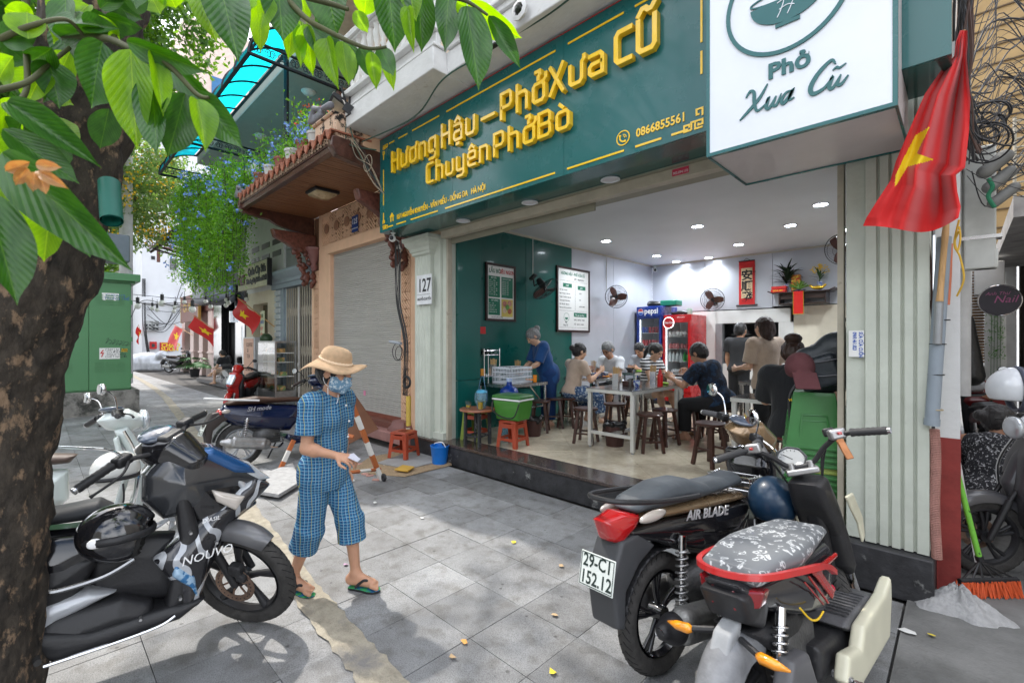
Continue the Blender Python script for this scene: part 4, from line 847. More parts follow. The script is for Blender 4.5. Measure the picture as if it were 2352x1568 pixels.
mound('cement_heap','rough grey heap of spilled cement at the foot of the fluted pillar','cement heap',-.02,3.72,.19,.13,M('fresh_cement',(.34,.34,.34),.95,var=.15,scale=30,bump=1,bscale=60),4,.8)
def tread_mat():
 m=bpy.data.materials.new('tyre_tread');m.use_nodes=True;N,L,b=AC(m);AH['tyre_tread']=m
 b.inputs['Base Color'].default_value=(.026,.025,.024,1);b.inputs['Roughness'].default_value=.72
 t=N.new('ShaderNodeTexCoord');sp=N.new('ShaderNodeSeparateXYZ');L.new(t.outputs['UV'],sp.inputs[0])
 return m
DRY=CU
dusty=M('dusty_tyre',(.040,.038,.036),.85,var=.35,scale=18,bump=.4,col2=(.10,.095,.09),c2pos=(.55,.8),c2scale=5)
def CA(t,cx,R,w=.05,spokes=5,rimm=None,disc=0,xf=None,name='wheel',dbl=True,grooves=True,hubr=.035):
 rimm=rimm or AJ
 def put(nm,b,m,par=None,**k):
  if xf is not None:b.xf(xf)
  return t.p(nm,b,m,parent=par,**k)
 b=B();ri=R-.075
 BZ=[(ri,-w*.5),(ri+.012,-w*.62),(R-.035,-w*.82),(R-.015,-w*.66),(R-.004,-w*.36),(R,0),(R-.004,w*.36),(R-.015,w*.66),(R-.035,w*.82),(ri+.012,w*.62),(ri,w*.5)]
 b.lathe(BZ+[(ri+.0001,-w*.49)],(cx,0,R),48,'y',cap=False);ty=put('tyre',b,dusty,smooth=60)
 if grooves:
  b=B()
  for i in range(40):
   a=2*pi*i/40
   for sgn in(-1,1):
    p0=A0((cx+(R-.001)*cos(a+.03*sgn),sgn*w*.12,R+(R-.001)*sin(a+.03*sgn)));p1=A0((cx+(R-.016)*cos(a+.13),sgn*w*.66,R+(R-.016)*sin(a+.13)))
    b.tube([p0,(p0+p1)/2+A0((cos(a),0,sin(a)))*.004,p1],.0022,4)
  o=put('tread_grooves',b,M('groove_black',(.006,.006,.006),.9,var=0),ty,smooth=0,fix=False)
 b=B();b.lathe([(ri+.002,-w*.55),(ri+.008,-w*.5),(ri-.008,-w*.35),(ri-.02,0),(ri-.008,w*.35),(ri+.008,w*.5),(ri+.002,w*.55),(ri-.012,w*.5),(ri-.026,0),(ri-.012,-w*.5)],(cx,0,R),48,'y',cap=False)
 b.lathe([(.001,-w*.7),(hubr,-w*.7),(hubr*1.1,0),(hubr,w*.7),(.001,w*.7)],(cx,0,R),16,'y');rm=put('rim',b,rimm,smooth=40)
 b=B()
 for i in range(spokes):
  for dd in((-.13,.13)if dbl else(0,)):
   a=2*pi*i/spokes+.3;a1=a+dd
   p0=A0((cx+hubr*.7*cos(a),0,R+hubr*.7*sin(a)));p1=A0((cx+(ri-.015)*cos(a1),0,R+(ri-.015)*sin(a1)));pm=(p0+p1)/2+A0((-sin(a),0,cos(a)))*.008
   b.tube([p0,pm,p1],[.014,.0095,.015]if dbl else[.02,.016,.024],6)
 put('spokes',b,rimm,rm,smooth=60)
 if disc:
  b=B();y=-w*1.15*disc;b.lathe([(.07,y-.002),(.105,y-.002),(.105,y+.002),(.07,y+.002)],(cx,0,R),32,'y',cap=False)
  for i in range(6):a=pi/3*i;b.tube([(cx+.03*cos(a),y*.7,R+.03*sin(a)),(cx+.08*cos(a+.3),y,R+.08*sin(a+.3))],.005,5)
  put('brake_disc',b,M('rusty_disc',(.30,.20,.15),.4,.8,var=.4,scale=30),ty,smooth=30)
  b=B()
  for i in range(24):
   a=2*pi*i/24;b.lathe([(.0,y-.004*disc),(.0035,y-.004*disc),(.0035,y-.0025*disc),(0,y-.0025*disc)],(cx+.088*cos(a),0,R+.088*sin(a)),6,'y')
  put('disc_holes',b,A4,ty,smooth=0)
  s=SD();s.box((cx+.02,y,R+.10),(.07,.05,.06),.012);s.box((cx+.05,y,R+.06),(.05,.05,.04),.01,k=.01);me=s.build(.006)
  if xf is not None:me.transform(xf)
  t.p('brake_caliper',me,M('dirty_black_metal',(.04,.04,.042),.6,.5,var=.4,scale=40,bump=.5),parent=ty)
 return ty
def steer(axis_p,rake,ang):
 ax=A0((-sin(rake),0,cos(rake)));p=A0(axis_p)
 return A3 .Translation(p)@A3 .Rotation(ang,4,ax)@A3 .Translation(-p)
def E0(t,p0,p1,xf,m=None,collar=None):
 b=B();p0=A0(p0);p1=A0(p1);d=(p1-p0);n=14;AD=[];rr=[]
 for i in range(n+1):AD.append(p0+d*i/n);rr.append(.018+.002*(i%2))
 rr[0]=.021;rr[-1]=.0185;b.tube(AD,rr,12);b.xf(xf);t.p('grip',b,m or A4,smooth=30)
 b=B();b.tube([p1,p1+d.normalized()*.014],[.014,.016],12);b.xf(xf);t.p('bar_end',b,collar or A8)
def plate(t,c,l1,l2,tilt=.25,w=.19,h=.14,m=None):
 rt=A3 .Rotation(tilt,3,'Y');b=B();b.box((0,0,0),(.004,w,h));b.xf(A3 .Translation(c)@rt.to_4x4());o=t.p('number_plate',b,m or M('plate_white',(.68,.72,.68),.4,var=.06,scale=20),bevel=.0015)
 base=A3 .Translation(c)@rt.to_4x4()@A3(((0,0,-1,-.0028),(-1,0,0,0),(0,1,0,0),(0,0,0,1)))
 for s,zz,sz in((l1,.012,.074),(l2,-.056,.074)):
  me=AF(s,sz,.0004,align='CENTER',bold=.0012,sx=.86);me.transform(base@A3 .Translation((0,zz,0)));me.materials.clear();me.materials.append(M('plate_ink',(.02,.035,.03),.5,var=0));ob=bpy.data.objects.new('plate_lettering',me);COL.objects.link(ob);ob.parent=o
 b=B();pr=[(-w/2+.006,-h/2+.006),(w/2-.006,-h/2+.006),(w/2-.006,h/2-.006),(-w/2+.006,h/2-.006)];A9(b,pr,.003,0,.0006,closed=True);b.xf(base);t.p('plate_border',b,M('plate_ink'),parent=o,smooth=0)
def DA(t,a,c,m=None,r=.026):
 a=A0(a);c=A0(c);b=B();b.tube([a,c],.010,8);b.tube([c-(c-a)*.25,c],.02,10);t.p('shock_absorber',b,A8)
 AD=[];n=90;d=c-a;u=d.orthogonal().normalized();w=d.normalized().cross(u)
 for i in range(n):q=i/(n-1);an=2*pi*9*q;AD.append(a+d*(.08+.75*q)+(u*cos(an)+w*sin(an))*r)
 b=B();b.tube(AD,.0048,6);t.p('spring',b,m or A8,smooth=180,fix=False)
def mirror(t,base,top,xf,m,size=.055,face=(-1,0,0)):
 b=B();base=A0(base);top=A0(top);mid=(base+top)/2+A0((.02,0,.03));b.tube(AK([base,mid,top],5),.005,6);b.xf(xf);t.p('mirror_stem',b,m)
 b=B();b.sph((0,0,0),(.018,size,size*.78),18,10);b.xf(xf@A3 .Translation(top));o=t.p('mirror',b,m,smooth=180)
 b=B();b.lathe([(0,-.019),(size*.86,-.0175),(size*.86,-.0165),(0,-.016)],(0,0,0),24,'x');b.xf(xf@A3 .Translation(top)@A3 .Diagonal((1,1,.78,1)));t.p('mirror_glass',b,M('mirror_glass',(.8,.85,.88),.02,1.,var=0),parent=o)
def AL(name,label,rear,heading,P):
 g=P.get;wb=g('wb',1.27);R=g('R',.265);Rf=g('Rf',R);h=g('h',.009);hd=R_(heading);sc_=g('scale',1.)
 loc=A0((rear[0]+cos(hd)*wb/2,rear[1]+sin(hd)*wb/2,g('z0',0)))
 t=T(name,label,'scooter',loc,rot=(-R_(g('lean',5)),0,hd));t.o.scale=(sc_,)*3
 rx,fx_=-wb/2,wb/2;body=g('body');body2=g('body2',A4);trim=g('trim',A4);seatm=g('seat',A4)
 XF=steer((fx_-.25,0,.85),R_(26),R_(g('steer',0)));detail=g('detail',True)
 CA(t,rx,R,g('tw',.052),g('spokes',5),g('rim',AJ),0,None,dbl=g('dbl',True),grooves=detail)
 CA(t,fx_,Rf,g('twf',.045),g('spokes',5),g('rim',AJ),g('disc',1)if detail else 0,XF,dbl=g('dbl',True),grooves=detail)
 b=B()
 for s_ in(-1,1):b.tube([(fx_+.01,s_*.062,Rf+.0),(fx_-.10,s_*.062,Rf+.26)],[.019,.021],10);b.tube([(fx_-.10,s_*.062,Rf+.26),(fx_-.19,s_*.062,Rf+.42)],.014,10)
 b.tube([(fx_-.17,-.075,Rf+.40),(fx_-.17,.075,Rf+.40)],.02,8);b.tube([(fx_-.17,0,Rf+.38),(fx_-.26,0,.88)],.02,8);b.xf(XF);t.p('front_fork',b,g('fork',M('fork_black',(.03,.03,.032),.4,.4,var=.2)))
 rg=[]
 a0,a1=R_(g('fa0',20)),R_(g('fa1',150));N=22
 for i in range(N+1):
  a=a0+(a1-a0)*i/N;ww=.058*(1-.35*abs(2*i/N-1)**3);q=Rf+.028;ring=[]
  for(yy,dr)in((-1,-.05),(-.95,-.01),(-.5,.012),(0,.018),(.5,.012),(.95,-.01),(1,-.05),(.9,-.05),(.85,-.012),(.4,.006),(0,.012),(-.4,.006),(-.85,-.012),(-.9,-.05)):
   ring.append(A0((fx_+(q+dr)*cos(a),yy*ww,Rf+(q+dr)*sin(a))))
  rg.append(ring)
 b=B();b.rings(rg);b.xf(XF);t.p('front_mudguard',b,g('mud',body),smooth=50)
 def pan(nm,AD,w,rd=.02,dome=.35,m=None,taper=None,steerit=False,yc=0,label_=None,extra=None,hh=None):
  s=SD();s.poly(AD,w,rd,yc,taper=taper,dome=dome)
  if extra:extra(s)
  me=s.build(hh or h)
  if steerit:me.transform(XF)
  return t.p(nm,me,m or body,smooth=50)
 shp=g('shape','sport')
 if shp=='sport':
  pan('side_body',g('sidepoly',[(-.95,.79),(-.60,.765),(-.2,.73),(.10,.70),(.12,.60),(.02,.47),(-.22,.47),(-.50,.56),(-.90,.72)]),.135,.03,.45,body,lambda x,z:np.clip(.55+(x+.95)*.9,.5,1.0))
  pan('lower_body',[(.10,.60),(.0,.40),(-.12,.34),(-.28,.45),(-.55,.55),(-.86,.70),(-.5,.62)],.142,.03,.3,body2,lambda x,z:np.clip(.6+(x+.9)*.8,.5,1.0))
  pan('seat',[(-.86,.80),(-.80,.845),(-.60,.875),(-.42,.865),(-.25,.81),(-.05,.80),(.08,.81),(.13,.77),(.10,.73),(-.3,.745),(-.82,.775)],.135,.03,.5,seatm,lambda x,z:np.clip(1.02-np.abs(x+.4)*.35,.6,1.1))
  pan('leg_shield',[(.36,.90),(.50,.93),(.62,.80),(.70,.66),(.60,.60),(.50,.42),(.42,.25),(.33,.24),(.40,.45),(.42,.62),(.30,.80)],.20,.03,.55,g('ls',body),lambda x,z:np.clip(1.0-(x-.3)*1.4,.35,1.0))
  pan('inner_shield',[(.33,.88),(.37,.90),(.44,.6),(.38,.3),(.30,.26),(.36,.6)],.17,.015,.2,body2)
  pan('tunnel',[(.42,.58),(.15,.64),(.05,.70),(.04,.36),(.36,.30)],.075,.03,.4,body2)
  pan('floorboard',[(.46,.30),(.36,.24),(-.05,.22),(-.14,.30),(-.12,.36),(.06,.30),(.32,.31)],.185,.02,.15,trim)
  pan('headset',[(.20,1.02),(.27,1.075),(.40,1.08),(.52,.98),(.50,.90),(.40,.89),(.26,.94)],.13,.03,.6,g('head',body),lambda x,z:np.clip(1.1-np.abs(x-.3)*2.2,.4,1),True)
  pan('headlight',[(.56,.90),(.64,.80),(.70,.70),(.66,.68),(.56,.82)],.15,.02,.6,M('headlight_clear',(.62,.66,.70),.08,.5,var=.1,coat=1),lambda x,z:np.clip(1.0-(x-.5)*1.2,.5,1.0))
  tl=(-.95,.76)
 elif shp=='classic':
  pan('side_body',[(-.86,.72),(-.82,.78),(-.4,.76),(.08,.70),(.08,.50),(-.05,.36),(-.35,.40),(-.70,.50),(-.88,.62)],.18,.07,.75,body,lambda x,z:np.clip(.72+(x+.9)*.6,.6,1.0))
  pan('seat',[(-.80,.79),(-.72,.835),(-.45,.855),(-.2,.815),(.0,.81),(.12,.79),(.08,.74),(-.4,.755),(-.78,.765)],.15,.035,.5,seatm,lambda x,z:np.clip(1.05-np.abs(x+.4)*.4,.6,1.1))
  pan('leg_shield',[(.30,.93),(.38,.95),(.46,.80),(.50,.60),(.46,.38),(.38,.22),(.30,.22),(.40,.42),(.42,.60),(.36,.80)],.22,.018,.5,body,lambda x,z:np.clip(.72+(.9-z)*.5,.6,1.0))
  pan('front_apron',[(.38,.93),(.47,.80),(.54,.62),(.50,.50),(.42,.62),(.36,.85)],.075,.03,.8,body)
  pan('inner_shield',[(.30,.88),(.33,.90),(.39,.6),(.30,.26),(.27,.30),(.35,.6)],.16,.012,.2,body2)
  pan('floorboard',[(.46,.28),(.36,.22),(-.05,.20),(-.14,.28),(-.12,.34),(.06,.28),(.32,.29)],.20,.02,.2,g('floor',body))
  pan('headset',[(.20,1.00),(.26,1.06),(.38,1.08),(.47,1.02),(.48,.94),(.38,.90),(.26,.93)],.13,.05,.85,g('head',body),None,True)
  b=B();b.lathe([(0,.01),(.05,.008),(.072,-.006),(.075,-.03),(0,-.03)][::-1],(.49,0,.985),20,'x');b.xf(XF);t.p('headlight',b,M('headlight_clear',(.62,.66,.70),.08,.5,var=.1,coat=1),smooth=180)
  tl=(-.87,.70)
  for s_ in(-1,1):
   b=B();b.tube(AK([(.36,s_*.16,.93),(.44,s_*.215,.7),(.40,s_*.22,.4),(.30,s_*.21,.25),(-.1,s_*.20,.21)],6),.009,6);t.p('chrome_edge',b,g('edge',A8))
 rl_=M('red_lens',(.42,.01,.012),.12,var=.1,coat=1)
 if shp=='sport':
  pan('tail_light',[(-1.02,.785),(-.90,.80),(-.80,.775),(-.84,.72),(-.93,.665),(-.98,.69)],.115,.02,.5,rl_,lambda x,z:np.clip(.6+(x+1.0)*2.2,.4,1.0));tl=(-.84,.772)
 else:s=SD();s.ell((tl[0]+.01,0,tl[1]-.02),(.035,.085,.045));t.p('tail_light',s.build(h),rl_,smooth=180)
 for s_ in(-1,1):b=B();b.sph((tl[0]+.06,s_*.112,tl[1]-.0),(.10 if shp=='sport' else.05,.016,.024));t.p('indicator',b,g('ind',M('clear_lens',(.55,.5,.45),.12,.2,var=.1,coat=1)),smooth=180)
 if g('rail',True):
  b=B();b.tube(AK([(-.45,-.14,.80),(-.75,-.14,.835),(-.96,-.09,.865),(-1.0,0,.87),(-.96,.09,.865),(-.75,.14,.835),(-.45,.14,.80)],6),[.012]*37,8);t.p('grab_rail',b,g('railm',A4))
 pan('rear_fender',[(-.84,.70),(-.95,.69),(-1.03,.55),(-1.01,.35),(-.96,.33),(-.94,.48),(-.84,.57),(-.72,.62)],.08,.012,.1,g('fend',A4))
 plate(t,(-1.04,0,g('plz',.50)),g('l1','29-C1'),g('l2','152.12'),R_(g('ptilt',14)))
 s=SD();N=14
 for i in range(N):a=R_(60+110*i/N);s.box((rx+(R+.03)*cos(a),0,R+(R+.03)*sin(a)),(.06,.10,.012),.005,(0,-a-pi/2,0),k=.01)
 t.p('hugger',s.build(h),A4,smooth=50)
 s=SD();s.box((-.30,0,.32),(.24,.16,.16),.03);s.ell((-.36,-.02,.36),(.14,.11,.10),k=.04);s.box((-.42,.10,.28),(.46,.05,.13),.04,k=.02);s.box((rx+.05,.10,R),(.16,.06,.14),.05,k=.03)
 for i in range(5):s.box((-.24+.0*i,-.105,.25+i*.03),(.16,.03,.012),.004)
 t.p('engine',s.build(h),g('eng',M('engine_grey',(.12,.12,.12),.5,.6,var=.3,scale=20,bump=.4)),smooth=50)
 exm=g('exm',M('exhaust_heat_shield',(.30,.30,.29),.45,.7,var=.25,scale=25,bump=.4));s=SD();s.cap((-.40,-.17,.25),(-.80,-.195,.33),.066,.062);s.cap((-.80,-.195,.33),(-.87,-.195,.345),.05,.035,k=.02);ex=t.p('exhaust',s.build(h),g('exb',M('exhaust_black',(.06,.06,.06),.5,.5,var=.2)),smooth=50)
 s=SD();s.box((-.60,-.215,.305),(.40,.10,.14),.035,(0,.19,0));s.box((-.60,-.265,.31),(.30,.02,.03),.006,(0,.19,0),sub=True);t.p('heat_shield',s.build(h),exm,parent=ex,smooth=50)
 b=B();b.lathe([(.0,-.875),(.02,-.90),(.022,-.87),(0,-.87)],(0,-.195,.348),12,'x');t.p('exhaust_tip',b,A8,parent=ex)
 b=B();b.tube(AK([(-.15,-.05,.22),(-.25,-.13,.18),(-.42,-.15,.23)],5),.016,8);t.p('exhaust_pipe',b,A8,parent=ex)
 for s_ in(-1,1):DA(t,(rx+.0,s_*.125,R+.03),(rx+.06,s_*.115,.64),g('spring',M('spring_grey',(.5,.5,.5),.3,.8,var=.1)))
 b=B();b.tube([(-.18,.12,.22),(-.26,.20,.01)],.010,6);b.tube([(-.26,.20,.01),(-.30,.22,.005)],.012,6);t.p('side_stand',b,A4)
 b=B()
 for s_ in(-1,1):b.tube([(-.10,s_*.17,.28),(-.08,s_*.27,.29)],.012,8)
 t.p('foot_pegs',b,CU)
 b=B();b.tube(AK([(.24,.33,1.0),(.27,.2,1.035),(.34,.06,1.02),(.34,-.06,1.02),(.27,-.2,1.035),(.24,-.33,1.0)],5),.011,8);b.xf(XF);t.p('handlebar',b,A4)
 for s_ in(-1,1):
  E0(t,(.262,s_*.21,1.03),(.235,s_*.345,1.0),XF,g('gripm'))
  b=B();b.box((.275,s_*.175,1.035),(.05,.07,.045));b.xf(XF);t.p('switch_block',b,A4,bevel=.01)
  b=B();b.tube(AK([(.30,s_*.17,1.03),(.33,s_*.24,1.01),(.31,s_*.36,.985)],5),[.008,.008,.007,.006,.006,.006,.006,.006,.006,.006,.009],6);b.xf(XF);t.p('brake_lever',b,g('lever',A4))
  if g('mirrors',True):mirror(t,(.28,s_*.16,1.05),(.20+.02*s_,s_*.25,1.19),XF,g('mirm',A4),g('mirs',.052))
 b=B();b.sph((.29,0,1.075),(.07,.085,.022),20,8);b.xf(XF@A3 .Rotation(0,4,'Y'));t.p('speedometer',b,M('speedo_glass',(.08,.10,.14),.08,var=.3,scale=60,coat=1),smooth=180)
 t.pan=pan;t.XF=XF;t.loc=loc
 return t
D5=M('bronze_gold_paint',(.26,.17,.09),.25,.5,var=.08,coat=.9)
ab=AL('parked_scooter','black and bronze gold scooter with plate 29-C1 152.12 parked before the shop step',(-1.02,2.06),82,dict(body=D5,plz=.57,sidepoly=[(-.95,.79),(-.60,.768),(-.2,.735),(.10,.70),(.12,.65),(-.2,.675),(-.6,.71),(-.9,.735)],ls=AJ,body2=AJ,seat=M('two_tone_seat',(.065,.075,.085),.55,var=.15,bump=.2),head=D5,mud=A4,steer=-36,lean=4,h=.008,R=.27,mirm=A8,lever=A8,gripm=M('grey_grip',(.08,.08,.085),.6),fend=M('dark_grey_plastic',(.05,.052,.056),.5,var=.1),exb=A4))
ab.pan('black_side_panel',[(-.90,.725),(-.6,.71),(-.2,.675),(.12,.65),(.10,.56),(-.02,.47),(-.3,.50),(-.6,.59),(-.86,.68)],.138,.02,.3,AJ,lambda x,z:np.clip(.62+(x+.9)*.6,.5,1.0))
b=B();
for i in range(5):b.tube([(.10+i*.03,-.12,.78),(.13+i*.03,-.10,.62)],.004,5);b.tube([(.10+i*.03,.12,.78),(.13+i*.03,.10,.62)],.004,5)
for zz in(.62,.68,.73,.78):b.tube([(.09,-.12,zz),(.26,-.12,zz-.02),(.26,.12,zz-.02),(.09,.12,zz),(.09,-.12,zz)],.0045,5)
ab.p('wire_basket',b,A8,fix=False)
s=SD();s.ell((.10,-.235,.68),(.125,.12,.13));s.box((.10,-.235,.55),(.3,.3,.09),.01,sub=True);s.ell((.2,-.26,.66),(.10,.06,.05),(0,0,-.5),k=.02)
hm=T('hanging_helmet','dark blue half helmet hanging on the side of the gold scooter','helmet',ab.o.location,rot=tuple(ab.o.rotation_euler));hm.p('helmet_shell',s.build(.008),M('navy_helmet',(.008,.03,.065),.35,var=.1,coat=.3),smooth=180)
b=B();b.tube(AK([(.04,-.16,.58),(.02,-.17,.45),(.05,-.19,.36),(.09,-.20,.46)],6),.004,5,flat=(0,1,0));hm.p('chin_strap',b,M('pale_strap',(.5,.5,.52),.6))
C2=AF('AIR BLADE',.062,.001,shear=.25,bold=.0015,sx=1.0)
C2 .transform(A3 .Translation((-.62,-.128,.655))@A3 .Rotation(R_(-9),4,'Z')@A3(((1,0,0,0),(0,0,-1,0),(0,1,0,0),(0,0,0,1))))
C2 .transform(A3 .Translation((0,-.006,0))@A3 .Rotation(R_(5),4,'Y'));ab.p('model_lettering',C2,M('silver_print',(.6,.6,.62),.3,.6,var=0),smooth=0)
bluep=M('metal_blue_paint',(.02,.10,.28),.18,.4,var=.1,coat=.9)
CL=M('graphic_panel',(.022,.022,.026),.22,.1,var=0,coat=.8);N_,L_,bs_=AC(CL);tcx=N_.new('ShaderNodeTexCoord');wvx=N_.new('ShaderNodeTexWave');wvx.inputs['Scale'].default_value=3.4;wvx.inputs['Distortion'].default_value=14;wvx.inputs['Detail'].default_value=1;wvx.inputs['Detail Scale'].default_value=1.6;L_.new(tcx.outputs['Object'],wvx.inputs['Vector']);L_.new(AT(CL.node_tree,wvx.outputs['Fac'],(.022,.022,.026),(.45,.47,.5),.70,.72).outputs['Color'],bs_.inputs['Base Color'])
CQ=M('blue_crackle_panel',(.03,.15,.34),.3,var=.1,coat=.5,col2=(.3,.45,.6),c2pos=(.53,.55),c2scale=22)
AV=M('silver_plastic',(.50,.52,.55),.35,.3,var=.06,coat=.3)
nv=AL('parked_scooter','black and silver scooter with blue flame graphics in the left foreground',(-2.88,-.50),83,dict(body=AJ,body2=A4,mud=M('dark_silver',(.13,.13,.135),.35,.4,coat=.4),seat=M('dark_grey_seat',(.035,.038,.042),.6,var=.1,bump=.2),wb=1.25,scale=1.03,R=.28,Rf=.29,twf=.048,tw=.045,steer=-50,lean=3,h=.007,disc=1,trim=A4,ind=AH['red_lens'],rim=A4,fa0=55,fa1=128,dbl=False,mirrors=False,hubr=.03))
tp=lambda x,z:np.clip(1.05-(x-.3)*1.3,.35,1.0)
nv.pan('graphic_cowl',[(.68,.80),(.76,.75),(.66,.66),(.56,.60),(.48,.45),(.44,.26),(.36,.24),(.33,.40),(.26,.52),(.30,.56),(.50,.70)],.215,.02,.45,CL,tp)
nv.pan('blue_cowl',[(.40,.36),(.43,.30),(.42,.42),(.34,.50),(.33,.44)],.222,.01,.3,CQ,tp)
nv.pan('front_cowl',[(.22,.90),(.30,1.0),(.46,1.0),(.62,.90),(.75,.765),(.62,.76),(.46,.68),(.30,.68),(.22,.78)],.19,.03,.6,M('smoke_black',(.03,.032,.036),.15,var=.1,coat=.9),lambda x,z:np.clip(1.05-(x-.35)*1.6,.3,1.0))
nv.pan('blue_flash',[(.34,1.0),(.50,.985),(.66,.87),(.69,.82),(.58,.84),(.46,.93)],.203,.015,.5,bluep,lambda x,z:np.clip(1.0-(x-.4)*1.4,.3,1.0))
nv.pan('clear_headlight',[(.56,.93),(.66,.88),(.765,.775),(.70,.77),(.60,.82),(.55,.88)],.15,.02,.7,AH['headlight_clear'],lambda x,z:np.clip(1.0-(x-.5)*1.6,.3,1.0))
for s_ in(-1,1):nv.pan('side_lamp',[(.48,.80),(.62,.74),(.58,.68),(.50,.74)],.02,.01,.4,AH['clear_lens'],yc=s_*.165)
nv.pan('silver_side_panel',[(.14,.42),(.05,.46),(-.30,.44),(-.75,.36),(-.95,.34),(-.95,.22),(-.6,.20),(-.1,.26),(-.04,.36)],.165,.025,.3,AV,lambda x,z:np.clip(1.0+0*x,0,1))
nv.pan('black_side_cover',[(.16,.40),(.26,.34),(.28,.26),(-.02,.22),(-.42,.20),(-.5,.26),(-.38,.36),(-.1,.385)],.177,.025,.35,A4)
nv.pan('blue_side_stripe',[(-.20,.56),(-.5,.61),(-.9,.66),(-.9,.62),(-.5,.57),(-.2,.53)],.15,.01,.2,CQ)
b=B();b.tube(AK([(.34,-.178,.275),(.26,-.184,.25),(.0,-.182,.235),(-.5,-.178,.225)],8),[.008]*25,8);nv.p('chrome_side_rail',b,A8)
b=B();b.tube(AK([(.20,-.165,.56),(.10,-.16,.515),(-.04,-.16,.50),(-.10,-.15,.515)],8),.011,8);nv.p('chrome_tank_guard',b,M('brushed_chrome',(.3,.3,.3),.25,1.))
b=B();b.box((0,0,0),(.17,.006,.075));b.xf(nv.XF@A3 .Translation((.20,-.25,1.13))@B6((.9,.1,.3)).to_matrix().to_4x4());nv.p('mirror',b,M('mirror_glass'),bevel=.02)
b=B();b.tube(AK([(.28,-.17,1.05),(.25,-.2,1.1),(.20,-.25,1.125)],4),.006,6);b.xf(nv.XF);nv.p('mirror_stem',b,A8)
nv.pan('dash_panel',[(.22,1.06),(.26,1.085),(.38,1.09),(.40,1.07),(.28,1.05)],.07,.010,.3,A4,None,True)
b=B();b.box((.236,-.03,.97),(.004,.05,.035),(0,.15,0));b.xf(nv.XF);nv.p('warning_sticker',b,M('sticker_orange_white',(.8,.5,.35),.5))
for(s,c,sz,mm)in(('NOUVO',(.36,-.232,.50),.055,A5),('DIASIL',(.44,-.20,.66),.026,A5),('INJECTION',(-.72,-.158,.565),.03,AH['silver_print'])):
 me=AF(s,sz,.0008,shear=.2);me.transform(A3 .Translation(c)@B6((R_(90),0,R_(12)if c[0]>0 else 0)).to_matrix().to_4x4());nv.p('model_lettering',me,mm,smooth=0)
for k_ in range(4):b=B();b.tube(AK([(.30,-.10+.03*k_,1.0),(.40+.02*k_,-.12+.05*k_,.93),(.36,-.14+.02*k_,.84),(.30,-.1,.76)],5),.0045,5);b.xf(nv.XF);nv.p('cable',b,AX)
for(x_,z_)in((.40,.62),(.50,.55),(.36,.34),(-.2,.40),(-.62,.33),(.22,.30)):b=B();b.lathe([(0,-.182),(.006,-.182),(.007,-.178),(.007,-.15),(0,-.15)],(x_,0,z_),8,'y');nv.p('screw',b,B0)
s=SD();s.ell((.15,-.15,.70),(.145,.12,.125),(0,.2,0));s.ell((.26,-.17,.66),(.10,.09,.09),k=-0.,sub=True);s.box((.14,-.15,.555),(.3,.3,.06),.02,sub=True)
hn=T('hanging_helmet','glossy black full helmet hanging below the handlebar of the blue graphic scooter','helmet',nv.o.location,rot=tuple(nv.o.rotation_euler));hn.p('helmet_shell',s.build(.007),M('shiny_black_helmet',(.01,.01,.012),.06,var=.1,coat=1),smooth=180)
s=SD();s.ell((.20,-.15,.685),(.09,.10,.10),(0,.2,0));s.ell((.25,-.16,.67),(.09,.08,.08),sub=True);hn.p('padding',s.build(.007),M('black_foam',(.02,.02,.02),.9),smooth=180)
b=B();b.torus((.15,-.15,.70),.128,.009,'z',32,6,2);hn.p('rubber_trim',b,A4,smooth=180)
s=SD();s.ell((.08,-.255,.70),(.03,.012,.022));hn.p('sticker',s.build(.006),A5,smooth=180)
DQ=M('mint_white_paint',(.62,.68,.66),.2,var=.03,coat=.9)
EL=AL('parked_scooter','pale mint white classic scooter with chrome trim half behind the tree trunk',(-4.35,-.55),83,dict(shape='classic',body=DQ,body2=DQ,floor=M('grey_floor_mat',(.12,.11,.11),.6),seat=M('brown_seat',(.07,.045,.035),.5),steer=18,lean=3,h=.010,R=.255,rim=AV,disc=0,rail=False,mirm=A8,mirs=.05,lever=A4,railm=A8,spokes=6))
s=SD();s.ell((.32,-.30,.70),(.13,.115,.12),(0,-.3,0));s.box((.30,-.30,.575),(.4,.4,.09),.02,(0,-.3,0),sub=True)
hw=T('hanging_helmet','cream half helmet with check band hanging on the mint white scooter','helmet',EL.o.location,rot=tuple(EL.o.rotation_euler));hw.p('helmet_shell',s.build(.009),M('cream_helmet',(.72,.72,.68),.2,coat=.8),smooth=180)
b=B();b.torus((.32,-.30,.655),.122,.009,'z',36,6,1.5);hw.p('check_band',b,A4);b=B();b.tube(AK([(.36,-.40,.62),(.36,-.42,.50),(.30,-.42,.42)],6),.006,5);hw.p('chin_strap',b,A4)
b=B();b.prism([(0,.03),(.018,.018),(.016,-.012),(0,-.03),(-.016,-.012),(-.018,.018)],-.003,.003,'x');b.xf(A3 .Translation((.475,0,.80)));EL.p('shield_badge',b,A8)
EY=M('midnight_blue_paint',(.006,.012,.045),.15,var=.05,coat=1)
sh=AL('parked_scooter','midnight blue scooter with brown seat and white rack behind the walking woman',(-6.43,1.78),90,dict(shape='classic',body=EY,body2=M('brown_plastic',(.05,.035,.03),.45),seat=M('brown_leather_seat',(.055,.026,.016),.45,bump=.2),fend=M('dark_brown_plastic',(.04,.03,.028),.45),R=.27,steer=20,lean=4,h=.011,rim=AV,edge=EY,rail=True,railm=M('white_rack',(.7,.7,.7),.35),l1='29-E1',l2='956.33',exm=B0,exb=B0,spokes=5,ptilt=22,gripm=M('brown_plastic')))
